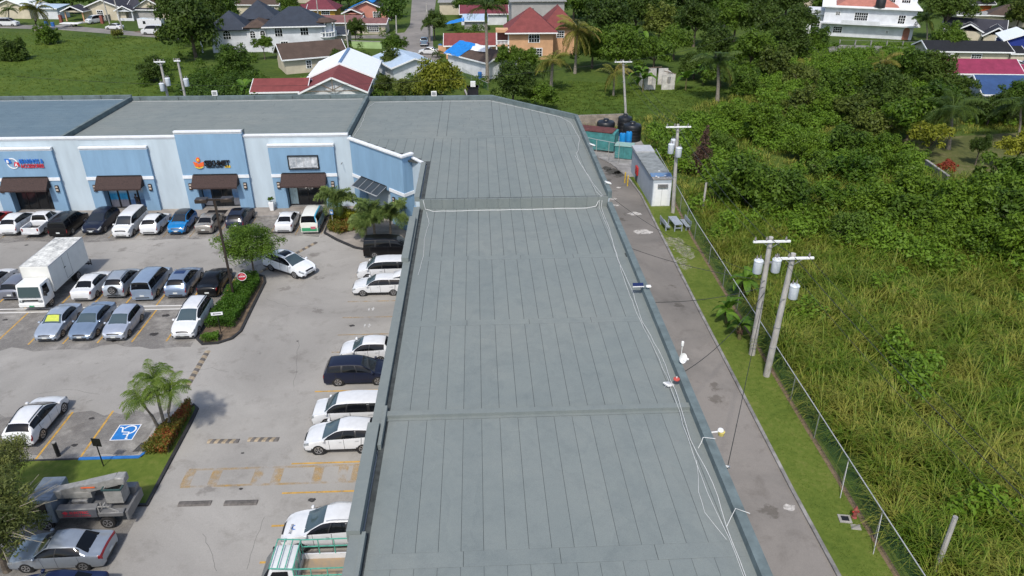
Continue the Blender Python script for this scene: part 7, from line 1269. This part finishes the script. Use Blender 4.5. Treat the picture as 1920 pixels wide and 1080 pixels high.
palmpx('small dark palm at the far left beside the pale house', 18, 48, 16, 18, 3.0, n=16); palmpx('palm at the top right behind the large white house', 1800, 28, 1802, 8, 3.4, n=16); palmpx('dark palm in the woods above the ruin', 1358, 60, 1358, 30, 3.6, n=18); palmpx('young palm beside the street at the peach house', 806, 78, 806, 45, 3.0, n=14); palmpx('short palm at the street edge beside the white parked car', 820, 108, 820, 100, 1.8, n=12)
def banana(label, x, y, h, n=8, L=1.8, group='banana plants', dry=True):
    o = empty('banana_plant', (x, y, 0), random.random()*6, label, 'banana plant', group); MB().tube([(0, 0, 0), (.05, 0, h*.6), (.08, 0, h)], [.16, .12, .07], 8).build('stem', mat('banana stem', (.12, .11, .04), .8) if 'bst' not in M else M['bst'], o, True)
    for k in range(n):
        key = ('ban', k % 3)
        if key not in FR:
            mb = MB(); t_ = np.linspace(0, 1, 9); ang = np.radians(np.interp(t_, [0, .4, 1], [(70, 40, -30), (50, 15, -60), (20, -25, -75)][k % 3])); x_ = np.concatenate([[0], np.cumsum(np.cos(ang[:-1])/8)]); z_ = np.concatenate([[0], np.cumsum(np.sin(ang[:-1])/8)]); vs = []
            for i, t in enumerate(t_): w_ = .17*math.sin(math.pi*min(1, .05+t*.95))**.6*(0 if i == 0 else 1)+.012; vs += [(x_[i], -w_, z_[i]+w_*.35), (x_[i], 0, z_[i]), (x_[i], w_, z_[i]+w_*.35)]
            mb.add(vs, [(3*i+j, 3*i+j+1, 3*i+4+j, 3*i+3+j) for i in range(8) for j in range(2)]); FR[key] = mb.mesh(LM['banana'], False, 'leaf', fix=False)
        link('leaf', FR[key], o, (.06, 0, h*.95), (random.uniform(-.3, .3), random.uniform(-.2, .2), k*2.4), (L*random.uniform(.8, 1.15),)*3)
    if dry: link('dry_leaves', crown('shrub', 'dead', 0), o, (.05, 0, h*.55), None, (.35, .35, h*.4))
for lab, px, py, h in (('banana plant by the alley fence, nearest the transformer poles', 1386, 636, 1.2), ('banana plant by the alley fence in front of the others', 1362, 605, 1.3), ('tallest banana plant by the alley fence', 1392, 560, 1.8)): p = G(px, py); banana(lab, p.x, p.y, h, 10, 1.5)
for i, (px, py) in enumerate(((1198, 160), (1270, 60), (1212, 95), (1190, 75), (1310, 140), (1318, 158), (1285, 170), (1205, 172), (1290, 75))): p = G(px, py); banana('banana plant among the undergrowth round the ruined hut', p.x, p.y, 2.2, 8, 2.6, 'banana plants round the ruin', False)
for i, (px, py) in enumerate(((560, 186), (572, 186), (462, 190))): p = G(px, py); banana('banana plant behind the shopping center parapet', p.x, p.y, 2.0, 8, 2.4, 'banana plants behind the center', False)
# ---- trees behind, one by one
treepx('very large dark tree at the top left beside the white panel van', 368, 112, 13.5, 7.0, 'dense', 'dark', var=0, zc=6.2, sz=1.15); treepx('dark tree just right of the white panel van', 345, 80, 11, 5, 'dense', 'dark', var=1)
treepx('vine covered green mound in front of the castle-like house', 440, 140, 4.6, 3.4, 'dense', 'vine', var=2); treepx('small shrub tree against the castle-like house wall', 497, 112, 4.6, 2.0, 'round', 'mid', var=1); treepx('round tree beside the mauve roofed carport', 668, 82, 5.2, 2.4, 'dense', 'dark', var=1); treepx('round street tree beside the red and white roofed house', 742, 118, 5.6, 2.7, 'dense', 'mid', var=0); treepx('second street tree nearer the pale blue metal roof', 735, 140, 4.8, 2.3, 'round', 'olive', var=2)
treepx('yellow green tree behind the corner roof', 828, 200, 7.2, 4.4, 'dense', 'lime', var=0); treepx('pale twiggy shrub left of the yellow green tree', 762, 195, 4.0, 2.6, 'open', 'olive', var=1); treepx('dark shrub tree against the tarpaulin patched house', 952, 150, 5.6, 2.3, 'round', 'mid', var=0); treepx('tree with a visible trunk in front of the peach house', 992, 148, 4.8, 2.3, 'dense', 'mid', var=2); treepx('dark bushy tree just behind the chamfered roof corner', 962, 205, 6.2, 3.6, 'dense', 'dark', var=2); treepx('green shrub right of the bushy tree at the roof corner', 1015, 205, 4.0, 2.6, 'round', 'mid', var=1); treepx('small tree in front of the peach house ground floor window', 972, 128, 3.6, 1.8, 'round', 'mid', var=2)
p = G(1312, 325); o = empty('dead_vine', (p.x, p.y, 0), 0, 'tall cone of dead brown vines beside the shed pole', 'vine'); MB().tube([(0, 0, 0), (.1, .1, 2.5), (.35, .1, 5.6)], [.14, .1, .05], 7).build('stem', M['bark'], o)
tt = rng.random(90); cc = np.stack([rng.normal(size=90)*.75*(1-tt)+.3*tt-.5*(1-tt)*(rng.random(90) < .3), rng.normal(size=90)*.6*(1-tt), tt*5.6+.2, .22+.42*(1-tt)], 1); link('dry_leaves', fastmesh('dry_leaves', *cloud(6000, cc, .13, .3), LM['dead']), o); treepx('broad dark leaved bush behind the picnic table', 1395, 392, 4.6, 4.2, 'dense', 'mid', zc=2.2, var=1); treepx('second broad leaved bush right of the one behind the picnic table', 1462, 400, 4.2, 3.6, 'dense', 'mid', zc=2.0, var=0); treepx('bright green bush above the broad leaved bushes', 1420, 265, 4.2, 3.0, 'dense', 'light', var=2)
treepx('yellow green tree by the broken wall stub', 1735, 300, 5.0, 2.8, 'open', 'lime', var=0); treepx('bright lime tree at the right edge of the cleared ground', 1900, 318, 4.6, 2.4, 'round', 'lime', var=1); treepx('spreading light green tree left of the bare trunk palm', 1700, 262, 6.2, 4.2, 'open', 'light', var=0); treepx('small dark conical shrub on the cleared ground', 1828, 310, 3.6, 1.3, 'dense', 'dark', var=1, sz=1.3); treepx('red leaved bush beside the broken wall stub', 1768, 330, 1.8, 1.3, 'shrub', 'redbush', var=1, cat='bush', name='bush')
treepx('big leafy tree in front of the large white house', 1700, 158, 6.2, 4.4, 'dense', 'mid', var=0); treepx('dark tree left of the magenta roof', 1745, 172, 5.6, 3.8, 'dense', 'dark', var=2); treepx('wind swept tree in front of the blue tiled roof', 1792, 205, 4.8, 2.6, 'open', 'dark', var=1); treepx('round dark tree below the blue tiled roof', 1850, 235, 4.4, 3.2, 'dense', 'dark', var=1); treepx('dark tree beyond the cleared ground at the right edge', 1895, 235, 6.5, 3.4, 'dense', 'mid', var=0)
treepx('dark tree right of the large white house', 1765, 75, 11, 5.5, 'dense', 'dark', var=0); treepx('second dark tree right of the large white house', 1775, 108, 6.0, 3.8, 'dense', 'mid', var=1); treepx('yellow flowering tree at the top right edge', 1905, 55, 7, 4.5, 'round', 'olive', var=2); treepx('tree left of the large white house wall', 1545, 45, 9, 4.5, 'dense', 'mid', var=1); treepx('low dark tree in front of the left wing of the large white house', 1530, 95, 4.5, 3.2, 'round', 'mid', var=0)
treepx('bush on the left field beside the two transformer poles', 290, 152, 3.6, 2.8, 'dense', 'dark', var=1, cat='bush', name='bush'); treepx('dark bush at the far left of the field', 30, 112, 3.6, 3.4, 'round', 'dark', var=0, cat='bush', name='bush'); treepx('dark shrub beside the thick coconut palm on the verge', 92, 82, 4.0, 3.2, 'round', 'mid', var=2, cat='bush', name='bush'); treepx('orange tinged shrub on the verge of the far left street', 222, 72, 2.4, 1.8, 'shrub', 'palmy', var=0, cat='bush', name='bush'); treepx('yellow shrub in front of the white panel van', 300, 76, 2.2, 1.6, 'shrub', 'lime', var=1, cat='bush', name='bush')
for px, py, h, r_, st, lm in ((1140, 75, 11, 6, 'dense', 'dark'), (1110, 110, 7, 4.2, 'dense', 'mid'), (1165, 120, 7.5, 4.6, 'dense', 'mid'), (1190, 55, 10, 5.5, 'dense', 'dark'), (1235, 62, 8, 5, 'round', 'olive'), (1225, 115, 6, 3.8, 'round', 'mid'), (1262, 95, 6.5, 4, 'dense', 'mid'), (1300, 70, 9, 5, 'dense', 'dark'), (1340, 100, 7, 4.6, 'dense', 'dark'), (1375, 62, 9, 5, 'dense', 'mid'), (1405, 115, 7, 4.6, 'dense', 'mid'), (1430, 68, 9, 5, 'dense', 'dark'), (1450, 130, 5.5, 4, 'round', 'olive'), (1470, 92, 6.5, 4.5, 'dense', 'dark'), (1495, 60, 8, 4.5, 'dense', 'dark'), (1300, 130, 5, 3.6, 'dense', 'dark'), (1350, 145, 4.6, 3.4, 'round', 'mid'), (1395, 160, 4.2, 3.4, 'round', 'mid'), (1500, 150, 4.0, 3.4, 'round', 'olive'), (1560, 170, 4.2, 3.6, 'round', 'mid'), (1610, 150, 4.6, 3.6, 'dense', 'light'), (1650, 185, 5.4, 4.0, 'dense', 'dark'), (1600, 215, 4.2, 3.6, 'round', 'olive'), (1690, 215, 5.6, 4.0, 'dense', 'dark'), (1740, 215, 5.8, 3.8, 'dense', 'mid'), (1640, 245, 3.8, 3.0, 'round', 'olive'), (1100, 30, 10, 5.5, 'dense', 'mid'), (1160, 18, 11, 6, 'dense', 'mid'), (1225, 20, 10, 6, 'dense', 'dark'), (1290, 25, 10, 6, 'dense', 'dark'), (1350, 22, 10, 6, 'dense', 'mid'), (1410, 20, 11, 6, 'dense', 'dark'), (1470, 25, 10, 6, 'dense', 'dark'), (1075, 20, 10, 5, 'dense', 'dark'), (1560, 28, 8, 4, 'round', 'mid'), (1500, 200, 4, 3.2, 'round', 'olive')):
    treepx('leafy tree in the dense wood between the ruined hut and the white house', px, py+18, h, r_, st, lm, group='trees of the dense wood')
for px, py, h, r_, lm in ((300, 20, 8, 5, 'dark'), (340, 25, 9, 5, 'dark'), (420, 30, 8, 4.5, 'mid'), (395, 60, 9, 5, 'dark'), (545, 25, 6, 3.5, 'mid'), (640, 6, 7, 4, 'dark'), (655, 0, 7, 4, 'dark'), (735, 20, 5, 3, 'mid'), (875, 20, 7, 4, 'mid'), (930, 12, 7, 4, 'mid'), (815, 60, 6, 3, 'dark'), (140, 12, 7, 4, 'mid'), (60, 12, 7, 4, 'dark'), (240, 12, 7, 4, 'mid'), (1840, 12, 7, 4, 'dark'), (1740, 15, 8, 4.5, 'dark'), (1880, 20, 7, 4, 'mid'), (620, 100, 3.4, 2.2, 'mid'), (637, 118, 3.8, 2.2, 'dark'), (722, 170, 3.2, 2.0, 'olive'), (800, 165, 3.6, 2.4, 'olive')): treepx('tree standing between the houses behind the shopping center', px, py+14, h, r_, 'dense', lm, group='trees between the houses')
for px, py, h, r_, lm in ((1560, 405, 3.2, 3.0, 'light'), (1640, 425, 3.4, 3.2, 'mid'), (1705, 440, 3.6, 3.2, 'dark'), (1780, 432, 3.6, 3.4, 'mid'), (1850, 405, 4.2, 3.6, 'mid'), (1892, 445, 4.6, 3.6, 'dark'), (1760, 475, 3.0, 2.8, 'light'), (1830, 490, 3.4, 3.0, 'mid'), (1905, 505, 3.6, 3.2, 'mid'), (1600, 352, 3.2, 3.2, 'light'), (1660, 345, 3.2, 3.0, 'light'), (1540, 335, 3.0, 2.8, 'vine'), (1500, 300, 3.4, 3.0, 'light'), (1580, 292, 3.2, 3.0, 'vine'), (1640, 302, 3.4, 3.0, 'light'), (1885, 365, 4.2, 3.2, 'dark'), (1700, 385, 3.2, 3.2, 'light'), (1520, 440, 2.6, 2.4, 'light'), (1590, 460, 2.6, 2.4, 'vine'), (1490, 250, 3.4, 2.8, 'mid'), (1550, 225, 3.8, 3.0, 'mid'), (1370, 245, 3.0, 2.4, 'light'), (1350, 290, 2.6, 2.0, 'vine'), (1920, 410, 4.2, 3.4, 'mid')):
    treepx('broad leafy bush in the overgrown land right of the fence', px, py, h, r_*random.uniform(.85, 1.1), random.choice(('dense', 'round', 'open')), {'dark': 'mid', 'mid': 'light'}.get(lm, lm), zc=h*.45, group='bushes of the overgrown land', name='bush', cat='bush')
# ---- undergrowth that nobody could count
def noise2(x, y, s): return (np.sin(x*s*1.3+y*s*.7)+np.sin(x*s*.6-y*s*1.1+1.7)+np.sin(x*s*2.1+y*s*1.9+.4)*.6+np.sin(-x*s*2.7+y*s*3.1)*.4)/3
def inpoly(px, py, poly):
    c = np.zeros(len(px), bool); j = len(poly)-1
    for i in range(len(poly)):
        (xi, yi), (xj, yj) = poly[i], poly[j]; c ^= ((yi > py) != (yj > py)) & (px < (xj-xi)*(py-yi)/(yj-yi+1e-9)+xi); j = i
    return c
def scatter(poly, n):
    xs_ = [p[0] for p in poly]; ys_ = [p[1] for p in poly]; px = rng.uniform(min(xs_), max(xs_), n); py = rng.uniform(min(ys_), max(ys_), n); k = inpoly(px, py, poly); return px[k], py[k]
def blades(px, py, nb, length, width, spread, lift=.9, segs=3, curl=(1.0, 2.6)):
    n = len(px)*nb; cx = np.repeat(px, nb); cy = np.repeat(py, nb); a = rng.uniform(0, 2*np.pi, n); L = np.repeat(length if hasattr(length, '__len__') else np.full(len(px), length), nb)*rng.uniform(.55, 1.15, n); r0 = rng.uniform(0, spread, n)
    bx = cx+np.cos(a)*r0; by_ = cy+np.sin(a)*r0; a2 = a+rng.normal(size=n)*.7; e = rng.uniform(.75, 1.45, n)*lift; curl = rng.uniform(*curl, n); P_ = [np.stack([bx, by_, np.zeros(n)], 1)]
    for s_ in range(segs):
        el = e-curl*(s_/segs)**1.3; P_.append(P_[-1]+np.stack([np.cos(a2)*np.cos(el), np.sin(a2)*np.cos(el), np.sin(el)], 1)*(L/segs)[:, None])
    side = np.stack([-np.sin(a2), np.cos(a2), np.zeros(n)], 1); V = []
    for s_ in range(segs+1): w_ = width*(1-.85*(s_/segs)**1.5); V += [P_[s_]-side*w_/2, P_[s_]+side*w_/2]
    V = np.stack(V, 1); k = 2*(segs+1); V[:, :, 2] = np.maximum(V[:, :, 2], .02); Q = np.concatenate([np.arange(n)[:, None]*k+np.array([2*s_, 2*s_+1, 2*s_+3, 2*s_+2])[None] for s_ in range(segs)]); return V.reshape(-1, 3), Q
def stuff(name, label, cat, VQ, m): o = link(name, fastmesh(name, VQ[0], VQ[1], m)); return tag(o, label, cat, kind='stuff')
poly = [(20.9, 14), (20.9, 40), (21.6, 62), (23.5, 76), (40, 80), (75, 78), (30, 22), (22, 12)]; px, py = scatter(poly, 12000); k = (px < .87*py+7); px, py = px[k], py[k]; d = np.hypot(px, py); hgt = 1.9+.6*noise2(px, py, .35); gap_ = noise2(px+3, py*1.3, .9)+rng.normal(size=len(px))*.12 > -.52; px, py, d, hgt = px[gap_], py[gap_], d[gap_], hgt[gap_]; keep = rng.random(len(px)) < np.clip(30/d, .35, 1); px, py, hgt = px[keep], py[keep], hgt[keep]
stuff('tall_grass', 'tall arching wild cane grass filling the land right of the fence', 'tall grass', blades(px, py, 26, hgt*1.25*rng.uniform(.65, 1.35, len(px)), .066, .24, lift=1.08, curl=(1.7, 3.1)), LM['cane'])
sx_, sy_ = scatter([(22.5, 60), (22.5, 90), (26, 104), (46, 118), (48, 150), (70, 165), (95, 160), (100, 120), (80, 85), (62, 66), (47, 53), (38, 55), (30, 60), (26, 62)], 1700); sel = noise2(sx_, sy_, .22) > -.3; sx_, sy_ = sx_[sel], sy_[sel]; gx1, gy1 = scatter([(23, 20), (23, 60), (50, 56), (30, 22)], 260); g_ok = noise2(gx1, gy1, .5) > .42; sx_ = np.concatenate([sx_, gx1[g_ok]]); sy_ = np.concatenate([sy_, gy1[g_ok]]); CLR = [(53, 80), (57, 97), (82, 99), (84, 84), (66, 74), (56, 66), (51.5, 69)]; c_ok = ~inpoly(sx_, sy_, CLR); sx_, sy_ = sx_[c_ok], sy_[c_ok]; cl = np.stack([sx_, sy_, rng.uniform(.3, 1.1, len(sx_)), rng.uniform(.8, 1.9, len(sx_))], 1); cl2 = np.concatenate([cl+np.concatenate([rng.normal(size=(len(cl), 2))*.9, rng.uniform(.1, .9, (len(cl), 1)), -cl[:, 3:]*.45], 1) for _ in range(2)]); cl2 = np.concatenate([cl, cl2])
stuff('thicket', 'tangled thicket of low bushes on the overgrown land', 'bushes', cloud(230000, cl2, .19, .5), LM['thicket'])
px, py = scatter([(22.5, 62), (22.5, 100), (12.5, 101), (14, 106), (26, 108), (48, 126), (60, 150), (96, 158), (90, 100), (60, 66)], 9000); c_ok = ~inpoly(px, py, CLR); px, py = px[c_ok], py[c_ok]; stuff('wild_grass', 'rough wild grass between the bushes', 'grass', blades(px, py, 9, 1.0+.35*noise2(px, py, .3), .07, .5, segs=2), LM['cane'])
px, py = scatter([(-110, 93.5), (-16, 93.5), (-16, 118), (-32, 121), (-38, 140), (-56, 152), (-62, 170), (-74, 186), (-120, 198), (-140, 203)], 14000); stuff('field_grass', 'green grass of the open field behind the shops', 'grass', blades(px, py, 6, .55+.25*noise2(px, py, .15), .06, .4, segs=2), LM['grass'])
px, py = scatter([(-66, 95), (-45, 110), (-30, 118), (-36, 140), (-54, 150), (-60, 162), (-46, 130)], 900); px2, py2 = scatter([(-44, 96), (-34, 96), (-33, 120), (-40, 140), (-52, 150), (-50, 125)], 700); cl = np.stack([px2, py2, rng.uniform(.2, 1.2, len(px2)), rng.uniform(.7, 1.8, len(px2))], 1)
stuff('vine_scrub', 'bright green vine scrub between the field and the red roofed house', 'bushes', cloud(34000, cl, .2, .55), LM['vine'])
px, py = scatter([(17.25, 10), (19.7, 10), (19.9, 40), (20.4, 62), (21, 72), (18.2, 72), (17.6, 50)], 9000); stuff('lawn_grass', 'short mown grass of the strip beside the alley', 'grass', blades(px, py, 4, .1, .025, .12, segs=2), LM['grass'])
px, py = scatter([(-45, 34), (-20.4, 34.0), (-18.7, 34), (-18.7, 30.8), (-24.3, 30.8), (-26, 26), (-40, 20)], 8000); stuff('verge_grass', 'short grass of the verge below the accessible bay', 'grass', blades(px, py, 4, .13, .03, .12, segs=2), LM['grass'])
px, py = scatter([(2.5, 104), (12.5, 104), (26, 104), (40, 106), (46, 118), (42, 128), (10, 136), (4, 118)], 5000); stuff('meadow_grass', 'green grass of the meadow round the ruined hut', 'grass', blades(px, py, 6, .45, .06, .35, segs=2), LM['grass'])
px, py = scatter([(2, 96), (12, 87), (13, 103), (2, 103)], 1400); stuff('reeds', 'tall reeds along the back of the chamfered roof corner', 'reeds', blades(px, py, 12, 1.6, .08, .4, segs=3), LM['cane'])
# far wood and garden scrub as one mass
fx_, fy_ = [], []
for poly, n in (([(-150, 225), (-30, 225), (-25, 320), (-200, 320)], 90), ([(-8, 222), (20, 190), (60, 190), (80, 210), (200, 190), (260, 320), (-10, 320)], 150), ([(-34, 196), (-20, 196), (-22, 225), (-34, 225)], 6)):
    a, b = scatter(poly, n); fx_.append(a); fy_.append(b)
fx_ = np.concatenate(fx_); fy_ = np.concatenate(fy_); cl = np.stack([fx_, fy_, rng.uniform(2.0, 4.5, len(fx_)), rng.uniform(2.5, 4.2, len(fx_))], 1); cl2 = np.concatenate([cl]+[cl+np.concatenate([rng.normal(size=(len(cl), 2))*2.2, rng.normal(size=(len(cl), 1))*1.2, -cl[:, 3:]*.5], 1) for _ in range(5)])
stuff('far_wood', 'distant wood beyond the houses', 'wood', cloud(70000, cl2, .42, .5), LM['mid'])
gx, gy = scatter([(-60, 130), (-8, 118), (16, 140), (16, 190), (-12, 200), (-30, 215), (-70, 190)], 420); ok = np.ones(len(gx), bool)
for x0, x1, y0, y1 in ((-21.5, -6.5, 138, 300), (-43, -24, 141, 156), (-36, -16, 116, 142), (-60, -30, 163, 186), (-7, 9, 134, 158), (-12, 18, 150, 175)): ok &= ~((gx > x0) & (gx < x1) & (gy > y0) & (gy < y1))
gx, gy = gx[ok], gy[ok]; cl = np.stack([gx, gy, rng.uniform(.3, 1.3, len(gx)), rng.uniform(.7, 1.7, len(gx))], 1); stuff('garden_scrub', 'garden shrubs and scrub between the houses', 'bushes', cloud(22000, cl, .2, .5), LM['mid'])
for o in [o for o in bpy.data.objects if o.name.startswith('hedge')]: pass
